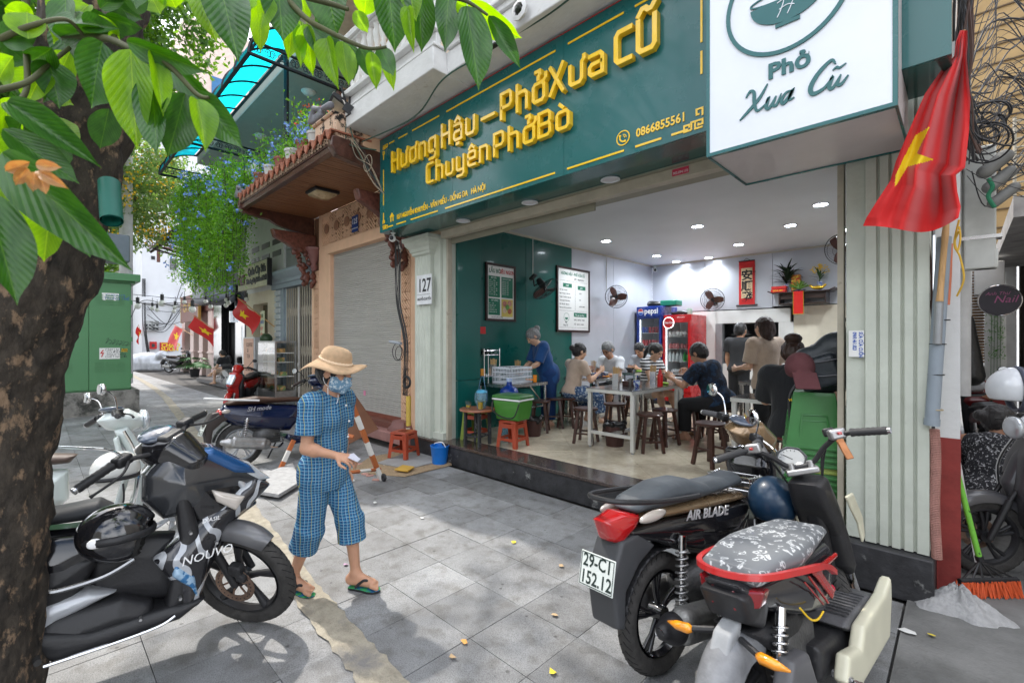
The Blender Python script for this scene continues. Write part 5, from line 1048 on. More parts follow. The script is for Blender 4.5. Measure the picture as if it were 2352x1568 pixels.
me=AF('SH mode',.075,.001,shear=.3,bold=.001);me.transform(A3 .Translation((-.60,-.172,.68))@B6((R_(90),0,R_(4))).to_matrix().to_4x4());sh.p('model_lettering',me,AH['silver_print'],smooth=0)
C3=M('bright_red_paint',(.42,.012,.010),.18,var=.05,coat=1)
rd=AL('parked_scooter','bright red scooter with black seat parked beside the steel grille',(-11.55,4.0-.55),-38,dict(body=C3,body2=A4,seat=A4,head=C3,mud=C3,R=.255,steer=12,lean=5,h=.013,rim=AV,detail=False,mirrors=True,trim=A4,fork=B0,mirs=.045))
s=SD();s.ell((.62,.02,.70),(.02,.05,.02));rd.p('badge',s.build(.008),E6,smooth=180)
dk=AL('parked_scooter','black scooter with brown seat parked side on before the white end wall',(gp(388,856).x,gp(388,856).y),40,dict(shape='classic',body=AJ,body2=A4,seat=M('brown_leather_seat'),R=.26,lean=3,h=.022,rim=AV,detail=False,edge=A8,mirrors=True))
al=AL('parked_scooter','dark scooter with grey leg shield at the alley mouth cut by the right edge',(1.26,4.92),205,dict(shape='classic',body=M('pearl_grey_paint',(.05,.05,.055),.3,var=.05,coat=.6),body2=AJ,seat=A4,R=.26,lean=-4,steer=10,h=.010,rim=A4,mirrors=False,rail=False,head=M('pearl_white_paint',(.6,.62,.65),.2,coat=.8)))
q=dp(2336,893,2.75)
EO=SD();EO.ell((0,0,0),(.135,.12,.13));EO.box((0,0,-.11),(.4,.4,.09),.02,sub=True)
E1=T('white_helmet','white helmet with dark band resting on the scooter at the right edge','helmet',q,rz=.3);E1 .p('helmet_shell',EO.build(.008),M('pearl_white_paint'),smooth=180)
b=B();b.torus((0,0,0),.128,.010,'x',32,6,2);E1 .p('dark_band',b,M('slate',(.06,.07,.10),.4),smooth=180)
def stripped():
 hd=R_(83);rear=A0((-.565,1.80));wb=1.12;loc=A0((rear.x+cos(hd)*wb/2,rear.y+sin(hd)*wb/2,0))
 t=T('stripped_scooter','battered small scooter with red rail, patterned grey seat and bare handlebar, right foreground','scooter',loc,rot=(-R_(6),0,hd));t.o.scale=(.96,)*3
 rx,fx_=-wb/2,wb/2;R=.235;XF=steer((.36,0,.75),R_(24),R_(28));h=.007
 pw=M('yellowed_white_plastic',(.62,.60,.46),.35,var=.06,coat=.3,col2=(.4,.36,.26),c2pos=(.66,.8),c2scale=4);bl=M('scuffed_black_plastic',(.022,.022,.024),.38,var=.25,bump=.2,col2=(.09,.09,.09),c2pos=(.62,.7),c2scale=9)
 CA(t,rx,R,.055,5,A4,0,None,dbl=False);CA(t,fx_,R,.05,5,A4,1,XF,dbl=False)
 def pan(nm,AD,w,rd=.02,dome=.35,m=None,taper=None,steerit=False,yc=0):
  s=SD();s.poly(AD,w,rd,yc,taper=taper,dome=dome);me=s.build(h)
  if steerit:me.transform(XF)
  return t.p(nm,me,m,smooth=50)
 m=bpy.data.materials.new('flowered_seat_cover');m.use_nodes=True;N,L,bs=AC(m);AH['flowered_seat_cover']=m
 CV=N.new('ShaderNodeTexCoord');v=N.new('ShaderNodeTexVoronoi');v.inputs['Scale'].default_value=26;n_=N.new('ShaderNodeTexNoise');n_.inputs['Scale'].default_value=30;n_.inputs['Detail'].default_value=3
 L.new(CV.outputs['Object'],n_.inputs['Vector']);ad=N.new('ShaderNodeMix');ad.data_type='RGBA';ad.inputs['Factor'].default_value=.06;L.new(CV.outputs['Object'],ad.inputs['A']);L.new(n_.outputs['Color'],ad.inputs['B']);L.new(ad.outputs['Result'],v.inputs['Vector'])
 r=AT(m.node_tree,v.outputs['Distance'],(.60,.62,.63),(.14,.15,.16),.28,.40);r.color_ramp.elements.new(.16).color=(.10,.11,.12,1);L.new(r.outputs['Color'],bs.inputs['Base Color']);bs.inputs['Roughness'].default_value=.5
 pan('seat',[(-.58,.705),(-.56,.745),(-.38,.765),(-.10,.755),(.12,.745),(.20,.72),(.20,.68),(-.1,.67),(-.56,.675)],.18,.03,.28,m,lambda x,z:np.clip(1.08-np.abs(x+.25)*.8,.5,1.06))
 pan('side_body',[(-.64,.70),(-.45,.672),(.14,.668),(.16,.60),(.10,.45),(.0,.40),(-.25,.47),(-.58,.60)],.16,.03,.3,M('dark_glossy_panel',(.02,.02,.024),.2,var=.15,coat=.8),lambda x,z:np.clip(.65+(x+.65)*.7,.55,1.0))
 for s_ in(-1,1):
  pan('red_stripe_panel',[(-.20,.645),(.11,.64),(.12,.62),(-.09,.615),(.03,.50),(.0,.47),(-.14,.60)],.008,.004,.0,C3,yc=s_*.156);pan('red_pinstripe',[(-.24,.64),(-.22,.64),(-.04,.47),(-.06,.47)],.006,.003,0,C3,yc=s_*.158);pan('red_pinstripe',[(-.28,.63),(-.265,.63),(-.09,.48),(-.105,.48)],.006,.003,0,C3,yc=s_*.155)
 b=B();AD=AK([(-.02,-.185,.60),(-.14,-.19,.66),(-.36,-.175,.70),(-.57,-.12,.725),(-.63,0,.73),(-.57,.12,.725),(-.36,.175,.70),(-.14,.19,.66),(-.02,.185,.60)],6);b.tube(AD,[.0155]*len(AD),4,flat=(0,1,1));t.p('red_grab_rail',b,M('scratched_red',(.50,.02,.02),.3,var=.15,coat=.7,col2=(.75,.6,.58),c2pos=(.66,.69),c2scale=12),smooth=50)
 for s_ in(-1,1):
  b=B();b.rings([[A0((x_,s_*y_,z_))for x_,y_,z_ in r_]for r_ in([(-.63,.035,.675),(-.565,.13,.675),(-.58,.115,.615),(-.635,.04,.60)],[(-.58,.035,.675),(-.51,.13,.675),(-.52,.11,.61),(-.58,.04,.60)])]);t.p('tail_light',b,M('dark_red_lens',(.20,.006,.010),.1,coat=1),smooth=0,bevel=.008)
  b=B();b.tube([(-.66,s_*.125,.487),(-.662,s_*.14,.487),(-.665,s_*.19,.484),(-.66,s_*.235,.480)],[.012,.021,.018,.004],8);t.p('amber_indicator',b,M('amber_lens',(.75,.27,.01),.15,coat=1),smooth=180);b=B();b.tube([(-.62,s_*.05,.50),(-.655,s_*.13,.487)],.012,8);t.p('indicator_stem',b,A4)
 pan('plate_bracket',[(-.56,.55),(-.66,.52),(-.75,.40),(-.80,.26),(-.76,.25),(-.70,.38),(-.60,.47)],.04,.01,.1,M('worn_grey_plastic',(.28,.29,.30),.55,var=.2,bump=.3))
 s=SD();s.box((-.80,.0,.29),(.03,.16,.085),.015,(0,.3,0));s.box((-.79,0,.33),(.04,.08,.05),.01,(0,.3,0),k=.01);t.p('plate_lamp',s.build(h),M('worn_grey_plastic'),smooth=50)
 rg=[];N_=22
 for i in range(N_+1):
  a=R_(62+105*i/N_);q=R+.012;rg.append([A0((rx+(q+dr)*cos(a),yy*.068,R+(q+dr)*sin(a)))for yy,dr in((-1,-.08),(-1,-.01),(-.6,.02),(0,.03),(.6,.02),(1,-.01),(1,-.08),(.92,-.08),(.9,-.015),(0,.022),(-.9,-.015),(-.92,-.08))])
 b=B();b.rings(rg);t.p('rear_mudguard',b,M('dusty_grey_guard',(.17,.175,.185),.6,var=.3,scale=10,bump=.3),smooth=50)
 s=SD();s.poly([(-.62,.28),(-.50,.42),(-.36,.40),(-.30,.25),(-.40,.12),(-.60,.12)],.035,.02,-.15);t.p('swing_arm_cover',s.build(h),M('pale_grey_plastic',(.10,.10,.105),.4,var=.1),smooth=50)
 s=SD();s.box((-.2,0,.33),(.3,.2,.18),.04);s.box((-.42,.10,.25),(.3,.06,.12),.03,k=.02);t.p('motor',s.build(h),M('engine_grey'),smooth=50)
 for s_ in(-1,1):DA(t,(rx+.02,s_*.125,R+.03),(rx+.16,s_*.11,.56))
 pan('tail_block',[(-.655,.665),(-.50,.685),(-.42,.60),(-.50,.50),(-.60,.55)],.115,.02,.3,bl);pan('belly_panel',[(.48,.31),(.50,.20),(.0,.15),(-.20,.20),(-.18,.33),(.1,.30)],.175,.02,.2,bl);pan('frame_rail',[(-.60,.52),(-.20,.47),(-.05,.35),(-.2,.30),(-.45,.40)],.10,.02,.2,A4)
 mat_=M('rubber_floor_mat',(.10,.10,.105),.5,var=.3,scale=8,bump=.4,col2=(.25,.25,.25),c2pos=(.6,.75),c2scale=4)
 pan('floorboard',[(.52,.33),(.42,.30),(.12,.29),(.06,.33),(.12,.345),(.42,.35)],.19,.012,.1,mat_)
 b=B()
 for i in range(9):b.box((.14+i*.032,-.10,.352),(.010,.12,.008));b.box((.14+i*.032,.10,.352),(.010,.12,.008))
 o=t.p('mat_ribs',b,mat_)
 for s_ in(-1,1):
  pan('white_side_skirt',[(.60,.40),(.56,.30),(.46,.16),(-.08,.13),(-.16,.22),(-.10,.30),(.05,.27),(.12,.335),(.46,.36)],.028,.014,.1,pw,yc=s_*.205,taper=None)
  b=B();b.tube([(-.12,s_*.17,.22),(-.13,s_*.24,.22)],.016,8);b.xf(A3());t.p('peg_mount',b,B0);b=B();AD=[(-.13,s_*(.24+.011*i),.22)for i in range(12)];b.tube(AD,[.013 if i%2 else.010 for i in range(12)],10);t.p('foot_peg',b,A8)
 pan('front_frame_panel',[(.24,.90),(.36,.93),(.44,.80),(.52,.60),(.55,.44),(.49,.40),(.45,.45),(.40,.62),(.30,.76)],.125,.02,.35,bl,lambda x,z:np.clip(1.1-(z-.4)*.5,.6,1.1))
 pan('leg_shield_spine',[(.36,.80),(.42,.62),(.46,.42),(.44,.34),(.38,.34),(.38,.5),(.32,.74)],.05,.02,.4,A4)
 for s_ in(-1,1):pan('white_front_wing',[(.34,.84),(.44,.84),(.54,.70),(.54,.60),(.50,.58),(.47,.68),(.40,.76)],.008,.005,.0,pw,yc=s_*.15)
 b=B()
 for s_ in(-1,1):b.tube([(fx_,s_*.07,R),(.40,s_*.07,.64)],[.022,.017],10)
 b.tube([(.44,-.08,.60),(.44,.08,.60)],.02,8);b.xf(XF);t.p('front_fork',b,A8)
 b=B();b.box((.30,0,.955),(.07,.15,.03));b.xf(XF);t.p('bar_clamp',b,B0,bevel=.008)
 for s_ in(-1,1):b=B();b.cyl((.30,s_*.045,.965),(.30,s_*.045,1.0),.017,n=12);b.xf(XF);t.p('clamp_bolt',b,B0)
 b=B();b.tube(AK([(.16,.36,1.10),(.22,.22,1.11),(.27,.13,1.06),(.30,.05,.985),(.30,-.05,.985),(.27,-.13,1.06),(.22,-.22,1.11),(.16,-.36,1.10)],6),.0125,10);b.xf(XF);t.p('handlebar',b,A4)
 for s_ in(-1,1):
  E0(t,(.205,s_*.245,1.112),(.15,s_*.375,1.10),XF,M('dark_grip',(.03,.03,.032),.6,bump=.3,bscale=200),A8)
  b=B();b.box((.225,s_*.19,1.115),(.045,.075,.05),(0,0,.3*-s_));b.xf(XF);t.p('switch_block',b,B0,bevel=.01);b=B();b.box((.198,s_*.20,1.118),(.012,.018,.014),(0,0,.3*-s_));b.xf(XF);t.p('red_switch',b,C3,bevel=.003)
  b=B();b.box((.265,s_*.165,1.125),(.05,.05,.04),(0,.2,0));b.xf(XF);t.p('brake_reservoir',b,A4,bevel=.008)
  b=B();b.tube(AK([(.26,s_*.19,1.11),(.28,s_*.26,1.10),(.24,s_*.36,1.09)],5),.0065,6);b.xf(XF);t.p('brake_lever',b,A4)
  for k_ in range(3):b=B();b.tube(AK([(.25,s_*(.16+.01*k_),1.10),(.36+.03*k_,s_*.12,1.0),(.38,s_*.07,.86),(.36,s_*.03,.78)],6),.0045,5);b.xf(XF);t.p('cable',b,AX)
 b=B();b.box((.30,-.21,1.03),(.012,.035,.11),(0,.4,.3));b.xf(XF);t.p('copper_mirror_edge',b,M('copper_orange',(.5,.22,.1),.3,.6),bevel=.004)
 rt=A3 .Translation((.37,.03,1.01))@B6((0,R_(-52),0)).to_matrix().to_4x4()
 b=B();b.lathe([(0,-.05),(.055,-.045),(.075,-.01),(.078,.005),(.07,.012),(.066,.004),(0,.004)],n=8);b.xf(XF@rt);sp_=t.p('speedometer',b,M('speedo_casing',(.10,.105,.11),.4,.3),smooth=20)
 b=B();b.lathe([(0,.0045),(.062,.0045),(.060,.0065),(0,.0065)],n=28);b.xf(XF@rt);t.p('dial',b,M('dial_face',(.30,.31,.31),.3),parent=sp_)
 b=B()
 for i in range(13):a=-.6+i*.36;b.box((.05*cos(a),.05*sin(a),.0072),(.010,.003,.001),(0,0,a))
 b.box((.012,.012,.0078),(.05,.004,.001),(0,0,.8));b.xf(XF@rt);t.p('dial_marks',b,A4,parent=sp_,smooth=0);b=B();b.lathe([(0,.006),(.02,.006),(.02,.014),(.012,.016),(0,.016)],(-.05,-.03,0),14);b.xf(XF@rt);t.p('ignition_ring',b,B0,parent=sp_)
 b=B();b.tube([(.05,-.10,.45),(.16,-.10,.45)],.020,10);b.tube([(.05,-.10,.45),(-.02,-.10,.45)],.012,8);t.p('red_lock_cylinder',b,M('magenta_red_paint',(.5,.02,.05),.35))
 b=B();b.tube(AK([(-.36,-.165,.56),(-.30,-.175,.50),(-.22,-.172,.47),(-.15,-.17,.475)],6),.004,5);t.p('yellow_wire',b,E6)
 return t
stripped()
from mathutils import noise as mno
def B1(name,c):
 m=M(name,c,.5,var=.10,scale=9,bump=.12,bscale=120);b=m.node_tree.nodes['Principled BSDF'];b.inputs['Subsurface Weight'].default_value=.12;b.inputs['Subsurface Radius'].default_value=(.02,.008,.004);return m
skin=B1('skin_tan',(.50,.27,.17));skin2=B1('skin_light',(.62,.38,.26));hairb=M('black_hair',(.012,.010,.010),.45,var=.4,scale=40,stretch=(1,1,.2),bump=.5,bscale=120,sheen=.2)
CK=M('brown_hair',(.04,.018,.012),.4,var=.4,scale=40,stretch=(1,1,.2),bump=.5,bscale=120);hairg=M('grey_hair',(.22,.22,.22),.5,var=.5,scale=50,stretch=(1,1,.3),bump=.5,bscale=120)
lipm=M('lips',(.40,.12,.10),.4,var=0);eyew=M('eye_white',(.7,.7,.68),.2,var=0);eyed=M('eye_dark',(.02,.012,.01),.1,var=0)
def V3(*a):return A0(a or(0,0,0))
def hand(s,w,d,n,H,curl=.5,side=1,sp=.0):
 d=d.normalized();n=(n-d*n.dot(d)).normalized();c=n.cross(d)*side;L=.105*H
 pm=w+d*L*.28;s.cap(w-d*.01,pm,.0145*H/1.5,.017*H/1.5,k=.012)
 for i in range(4):
  o=(i-1.5)*.0125*H;k0=w+d*L*(.47-.02*abs(i-1))+c*-o;s.cap(w+d*L*.1+c*-o*.6,k0,.0095*H/1.5+.002,.0095*H/1.5,k=.012)
  fl=L*(.50,.55,.52,.42)[3-i]*1.0;a=curl*.6;p=k0;dd=d+c*-o*sp
  for j,q in enumerate((.42,.33,.25)):
   v=(dd*cos(a)+n*sin(a)).normalized();e=p+v*fl*q;s.cap(p,e,(.0075-.0007*j)*H/1.5,(.0072-.0008*j)*H/1.5,k=.004);p=e;a+=curl*.9
 t0=w+d*L*.10+c*.013*H;t1=t0+(d*.75+c*.6+n*.25).normalized()*L*.33;t2=t1+(d*.9+c*-.1+n*.5*(curl+.2)).normalized()*L*.26
 s.cap(t0,t1,.0105*H/1.5,.0085*H/1.5,k=.008);s.cap(t1,t2,.0085*H/1.5,.0070*H/1.5,k=.004)
def foot(s,a,d,H,toes=True):
 d=d.normalized();c=A0((0,0,1)).cross(d);s.cap(a,a-d*.025*H+V3(0,0,-.030*H),.020*H,.020*H,k=.02);s.cap(a+V3(0,0,-.01*H),a+d*.075*H+V3(0,0,-.036*H),.019*H,.014*H,k=.02)
 s.cap(a-d*.02*H+V3(0,0,-.036*H),a+d*.08*H+V3(0,0,-.040*H),.018*H,.0175*H,k=.02)
 if toes:
  for i in range(5):o=(i-2)*.0095*H;s.cap(a+d*.085*H+c*o+V3(0,0,-.042*H),a+d*(.112-.006*i)*H+c*o*1.2+V3(0,0,-.046*H),.0078*H*(1.25 if i==0 else 1),.0068*H*(1.25 if i==0 else 1),k=.004)
def AE(label,loc,rz,H,P,name='person'):
 g=P.get;h=g('h',.0105);t=T(name,label,'person',loc,rz=rz)
 hz=g('hz',.52*H);ln=R_(g('lean',4));tw=g('roll',0.);u=V3(sin(ln),tw,cos(ln)).normalized();pel=V3(g('px',0),0,hz);bl_=g('bulk',1.)
 ch=pel+u*.205*H;nk=pel+u*.31*H;shw=.112*H*g('shw',1.);shc=pel+u*.275*H;ty=R_(g('tyaw',0));f=V3(cos(ty),sin(ty),0);lf=V3(-sin(ty),cos(ty),0)
 hy,hp=R_(g('hyaw',0)),R_(g('hpitch',10));hf=V3(cos(hy)*cos(hp),sin(hy)*cos(hp),-sin(hp));hl=V3(-sin(hy),cos(hy),0);hu=hf.cross(hl)
 hc=nk+(u*.6+hu*.4).normalized()*.062*H+hu*.03*H+hf*.012*H;hs=H*g('head',1.)*1.06
 RM=A3((hf,hl,hu)).transposed();hr=A3(((hf.x,hl.x,hu.x),(hf.y,hl.y,hu.y),(hf.z,hl.z,hu.z)))
 def hd(x,y,z):return hc+hf*x*hs+hl*y*hs+hu*z*hs
 J={}
 arms=g('arms',(((.05,.15,-1),(.3,0,-1)),((.05,-.15,-1),(.3,0,-1))));legs=g('legs',(((0,.03,-1),(0,0,-1)),((0,-.03,-1),(0,0,-1))))
 body=SD();sk=g('skin',skin)
 TR=A3(((f.x,lf.x,u.x),(f.y,lf.y,u.y),(f.z,lf.z,u.z)))
 def torso(s,e,k=.05):
  s.ell(pel+u*.00*H,(.070*H*bl_+e,.092*H*bl_+e,.075*H+e),TR,k=k);s.ell(pel+u*.10*H+f*.008*H*bl_,(.064*H*bl_+e,.080*H*bl_+e,.10*H+e),TR,k=k);s.ell(ch+u*.01*H,(.062*H*bl_+e,.092*H+e,.095*H+e),TR,k=k)
  s.cap(shc+lf*shw*.72-u*.008*H,shc-lf*shw*.72-u*.008*H,.036*H+e,k=k)
  if g('bust'):[s.ell(ch+f*.045*H+lf*y_*.04*H+u*.005*H,.036*H+e,k=.04)for y_ in(-1,1)]
 torso(body,0)
 body.cap(nk-u*.03*H,nk+(hc-nk)*.6,.033*H,.030*H,k=.03)
 body.ell(hd(-.006,0,.012),(.060*hs,.049*hs,.058*hs),hr,k=.02);body.ell(hd(.018,0,-.022),(.040*hs,.038*hs,.048*hs),hr,k=.02);body.cap(hd(.040,0,-.052),hd(.036,0,-.050),.014*hs,k=.02)
 for s_ in(-1,1):body.ell(hd(.056,s_*.018,.006),(.010*hs,.014*hs,.009*hs),hr,k=.0,sub=True)if h<.012 else None;body.ell(hd(-.004,s_*.051,-.004),(.014*hs,.007*hs,.020*hs),hr,k=.004);body.ell(hd(.040,s_*.024,-.014),(.014*hs,.014*hs,.012*hs),hr,k=.012)
 body.cap(hd(.056,0,.006),hd(.066,0,-.014),.006*hs,.0085*hs,k=.010);body.ell(hd(.054,0,-.034),(.008*hs,.016*hs,.006*hs),hr,k=.006);body.cap(hd(.052,-.022,.018),hd(.052,.022,.018),.0065*hs,k=.010)
 top=SD();tm=g('top');e=g('te',.012);torso(top,e);slv=g('sleeve',.6)
 bot=SD();bm_=g('bottom');be=g('be',.014);hem=g('hem',.95)
 for i,s_ in enumerate((1,-1)):
  sh=shc+lf*shw*s_;a1,a2=[A0(v).normalized()for v in arms[i]];el=sh+a1*.175*H;wr=el+a2*.150*H;J['el%d'%i]=el;J['wr%d'%i]=wr;J['sh%d'%i]=sh
  body.cap(sh,el,.029*H*bl_,.023*H,k=.03);body.cap(el,wr,.023*H,.0145*H,k=.02);body.ell(el+(wr-el)*.25,.024*H,k=.03)
  n=g('palm',(V3(0,-s_,0),V3(0,-s_,0)))[i]if g('palm')else V3(0,-s_,0)
  hand(body,wr,A0(g('hdir',(a2,a2))[i]),A0(n),H,g('curl',(.5,.5))[i],s_ if g('palm')is None else g('ths',(s_,s_))[i])
  se=sh+a1*.175*H*slv if slv<=1 else wr-a2*.02
  if slv>1:top.cone(sh,el,.036*H+e,.030*H+e,k=.03);top.cone(el-a2*.01,se,.029*H+e,.022*H+e,k=.03,rd=.004)
  else:top.ell(sh-a1*.0,.036*H+e,k=.03);top.cone(sh,se,.034*H*bl_+e,.036*H*bl_+e,k=.025,rd=.004)
  hp_=pel+V3(0,s_*.048*H,-.02*H);l1,l2=[A0(v).normalized()for v in legs[i]];kn=hp_+l1*.235*H;an=kn+l2*.225*H;J['an%d'%i]=an;J['kn%d'%i]=kn
  body.cap(hp_,kn,.050*H*bl_,.034*H,k=.03);body.cap(kn,an,.032*H,.019*H,k=.02);body.ell(kn+(an-kn)*.28-V3(.008,0,0),.035*H,k=.03);fd=A0(g('fdir',(V3(1,.15*s_,0),V3(1,.15*s_,0)))[i]);foot(body,an,fd,H)
  if bm_ is not None and not g('skirt'):
   bot.ell(pel,(.072*H*bl_+be,.094*H*bl_+be,.07*H),k=.04);DF=g('flare',0.)
   if hem<=.5:bot.cone(hp_,hp_+(kn-hp_)*hem*2,.056*H*bl_+be,.045*H+be+DF,k=.03,rd=.005)
   else:bot.cap(hp_,kn,.054*H*bl_+be,.043*H+be+DF*.4,k=.03);bot.cone(kn-(an-kn)*.05,kn+(an-kn)*(hem-.5)*2,.042*H+be+DF*.5,.038*H+be+DF,k=.035,rd=.005)
 if g('skirt'):
  bot.ell(pel,(.078*H+be,.098*H+be,.07*H),k=.05);km=(J['kn0']+J['kn1'])/2;ka=(J['an0']+J['an1'])/2;q=g('skirt')
  for i in(0,1):bot.cone(pel+V3(0,(.04,-.04)[i]*H,-.01),J['kn%d'%i],.068*H+be,.070*H+be,k=.05);bot.cone(J['kn%d'%i]-V3(0,0,0),J['kn%d'%i]+(J['an%d'%i]-J['kn%d'%i])*q,.066*H+be,.08*H+be,k=.05,rd=.008)
  bot.cap(pel,km,.075*H,.06*H,k=.05)
 top.ell(nk+u*.012*H+f*.02*H,(.045*H,.046*H,.035*H),TR,sub=True)
 hemz=g('tophem',.03)
 if tm is not None:
  top.ell(pel-u*(.02+hemz*.3)*H,(.078*H*bl_+e,.098*H*bl_+e,.05*H+hemz*H*.6),TR,k=.05)
  top.box(pel-u*(hemz+.15)*H,(.6,.6,.30*H),.002,TR,sub=True)
 bo=t.p('body',body.build(h),sk,smooth=180)
 if tm is not None:t.p(g('topname','shirt'),top.build(h),tm,smooth=180)
 if bm_ is not None:t.p('skirt' if g('skirt')else g('botname','trousers'),bot.build(h),bm_,smooth=180)
 if g('face',True):
  for s_ in(-1,1):
   b=B();b.sph(hd(.0495,s_*.019,.005),(.006*hs,.0095*hs,.0042*hs),10,6,hr);t.p('eye',b,eyed,smooth=180)
   b=B();b.tube([hd(.055,s_*.009,.021),hd(.0565,s_*.019,.0245),hd(.050,s_*.030,.021)],.0022*hs,5);t.p('eyebrow',b,hairb)
  b=B();b.sph(hd(.0585,0,-.034),(.005*hs,.0145*hs,.0042*hs),10,6,hr);t.p('mouth',b,lipm,smooth=180)
 hm_=g('hair',hairb)
 if hm_ is not None:
  s=SD();st=g('hairstyle','short');s.ell(hd(-.012,0,.018),(.066*hs,.056*hs,.062*hs),hr,k=.01)
  if st=='short':s.ell(hd(-.03,0,-.008),(.045*hs,.052*hs,.05*hs),hr,k=.015)
  if st in('bun','pony','up'):s.ell(hd(-.026,0,-.004),(.05*hs,.054*hs,.055*hs),hr,k=.015)
  if st=='bun':s.ell(hd(-.082,0,g('bunz',.01)),(.028*hs,.03*hs,.03*hs),hr,k=.010)
  if st=='topbun':s.ell(hd(-.03,0,-.0),(.052*hs,.055*hs,.056*hs),hr,k=.015);s.ell(hd(-.055,0,.072),(.036*hs,.042*hs,.028*hs),hr,k=.010)
  if st=='pony':s.ell(hd(-.07,0,.03),(.022*hs,.02*hs,.022*hs),hr,k=.01);s.cap(hd(-.08,0,.02),hd(-.095,0,-.06),.018*hs,.022*hs,k=.015);s.cap(hd(-.095,0,-.06),hd(-.085,0,-.13),.022*hs,.010*hs,k=.01)
  if st=='down':s.ell(hd(-.035,0,-.02),(.05*hs,.058*hs,.075*hs),hr,k=.02);s.cap(hd(-.05,.02,-.06),hd(-.04,.02,-.11),.035*hs,.025*hs,k=.02)
  s.ell(hd(.062,0,-.022),(.045*hs,.040*hs,.058*hs),hr,sub=True);s.box(hd(.05,0,-.06),(.09*hs,.16*hs,.07*hs),.01,hr,sub=True)
  me=s.build(h*.75)
  for v in me.vertices:q=v.co-hc;v.co+=q.normalized()*(.006*mno.noise(A0((q.x*70,q.y*70,q.z*14)))+.004*mno.noise(q*34))
  t.p('hair',me,hm_,smooth=180)
 t.hd=hd;t.hr=hr;t.hs=hs;t.J=J;t.nk=nk;t.u=u;t.f=f;t.lf=lf;t.pel=pel
 return t
def BD(name,c,**k):return M(name,c,k.pop('rough',.85),var=k.pop('var',.12),scale=k.pop('scale',7),bump=k.pop('bump',.35),bscale=k.pop('bscale',35),sheen=.15,**k)
def A7(m,s1=9,amt=.6):
 N,L,b=AC(m);t=N.new('ShaderNodeTexCoord');n=N.new('ShaderNodeTexNoise');n.inputs['Scale'].default_value=s1;n.inputs['Detail'].default_value=3;n.inputs['Distortion'].default_value=1.2
 mp=N.new('ShaderNodeMapping');mp.inputs['Scale'].default_value=(1,1,.45);L.new(t.outputs['Object'],mp.inputs['Vector']);L.new(mp.outputs['Vector'],n.inputs['Vector'])
 bp=N.new('ShaderNodeBump');bp.inputs['Strength'].default_value=amt;bp.inputs['Distance'].default_value=.03;L.new(n.outputs['Fac'],bp.inputs['Height']);L.new(bp.outputs['Normal'],b.inputs['Normal']);return m
def plaid(name,ax,base,lite,white_,yell,per=.022):
 m=bpy.data.materials.new(name);m.use_nodes=True;N,L,b=AC(m);AH[name]=m
 t=N.new('ShaderNodeTexCoord');nz=N.new('ShaderNodeTexNoise');nz.inputs['Scale'].default_value=5;L.new(t.outputs['Object'],nz.inputs['Vector'])
 def dot(v):
  d=N.new('ShaderNodeVectorMath');d.operation='DOT_PRODUCT';L.new(t.outputs['Object'],d.inputs[0]);d.inputs[1].default_value=v
  a=N.new('ShaderNodeMath');a.operation='MULTIPLY_ADD';L.new(nz.outputs['Fac'],a.inputs[0]);a.inputs[1].default_value=.035;L.new(d.outputs['Value'],a.inputs[2]);return a.outputs[0]
 def mth(op,a,c,d=None):
  n=N.new('ShaderNodeMath');n.operation=op
  for i,q in enumerate((a,c,d)):
   if q is None:continue
   if isinstance(q,(int,float)):n.inputs[i].default_value=q
   else:L.new(q,n.inputs[i])
  return n.outputs[0]
 def line(v,p,w,off=0):
  f=mth('FRACT',mth('ADD',mth('DIVIDE',v,p),off+50),0);return mth('LESS_THAN',mth('ABSOLUTE',mth('SUBTRACT',f,.5),0),w/2)
 def mixc(fac,a,c):
  n=N.new('ShaderNodeMix');n.data_type='RGBA';L.new(fac,n.inputs['Factor'])
  for k_,q in(('A',a),('B',c)):
   if isinstance(q,tuple):n.inputs[k_].default_value=(*q,1)
   else:L.new(q,n.inputs[k_])
  return n.outputs['Result']
 U=dot(ax);Z=dot((0,0,1));c=base
 a1=mth('MULTIPLY',mth('ADD',line(U,per,.5),line(Z,per,.5)),.5);c=mixc(a1,base,lite)
 c=mixc(line(Z,per,.13,.25),c,white_);c=mixc(line(U,per,.13,.25),c,white_);c=mixc(line(U,per*3,.05,.1),c,yell)
 L.new(c,b.inputs['Base Color']);b.inputs['Roughness'].default_value=.85;return A7(m,11,.55)
F9=plaid('blue_plaid_cotton',(.62,.78,0),(.004,.045,.15),(.012,.15,.30),(.24,.40,.50),(.30,.30,.08),.018)
Hw=1.47;WA=28
wo=AE('woman in straw hat, blue plaid outfit and flip flops walking past the shop',(-2.85,1.26,.004),R_(WA),Hw,dict(h=.0062,hz=.775,lean=5,px=-.01,top=F9,bottom=F9,te=.019,be=.008,shw=.92,flare=.022,hem=.70,tophem=.085,sleeve=.72,bust=True,hyaw=6,hpitch=16,hairstyle='up',bulk=1.02,arms=(((-.15,.10,-1),(.2,-.05,-1)),((.02,-.20,-1),(.90,-.05,-.10))),legs=(((.42,-.02,-.92),(.12,.01,-1)),((-.10,-.04,-1),(-.40,.04,-.93))),curl=(.5,.75),palm=(V3(0,-1,0),V3(0,.4,-1)),ths=(1,1),head=1.02,fdir=(V3(1,.05,0),V3(1,-.12,0)),topname='plaid_shirt',botname='plaid_trousers'))
hd,hs,hr=wo.hd,wo.hs,wo.hr
D8=M('straw',(.74,.50,.30),.75,var=.12,scale=30,bump=.3)
N_,L_,bs_=AC(D8);tcx=N_.new('ShaderNodeTexCoord');wvx=N_.new('ShaderNodeTexWave');wvx.wave_type='RINGS';wvx.rings_direction='Z';wvx.inputs['Scale'].default_value=38;wvx.inputs['Distortion'].default_value=.3
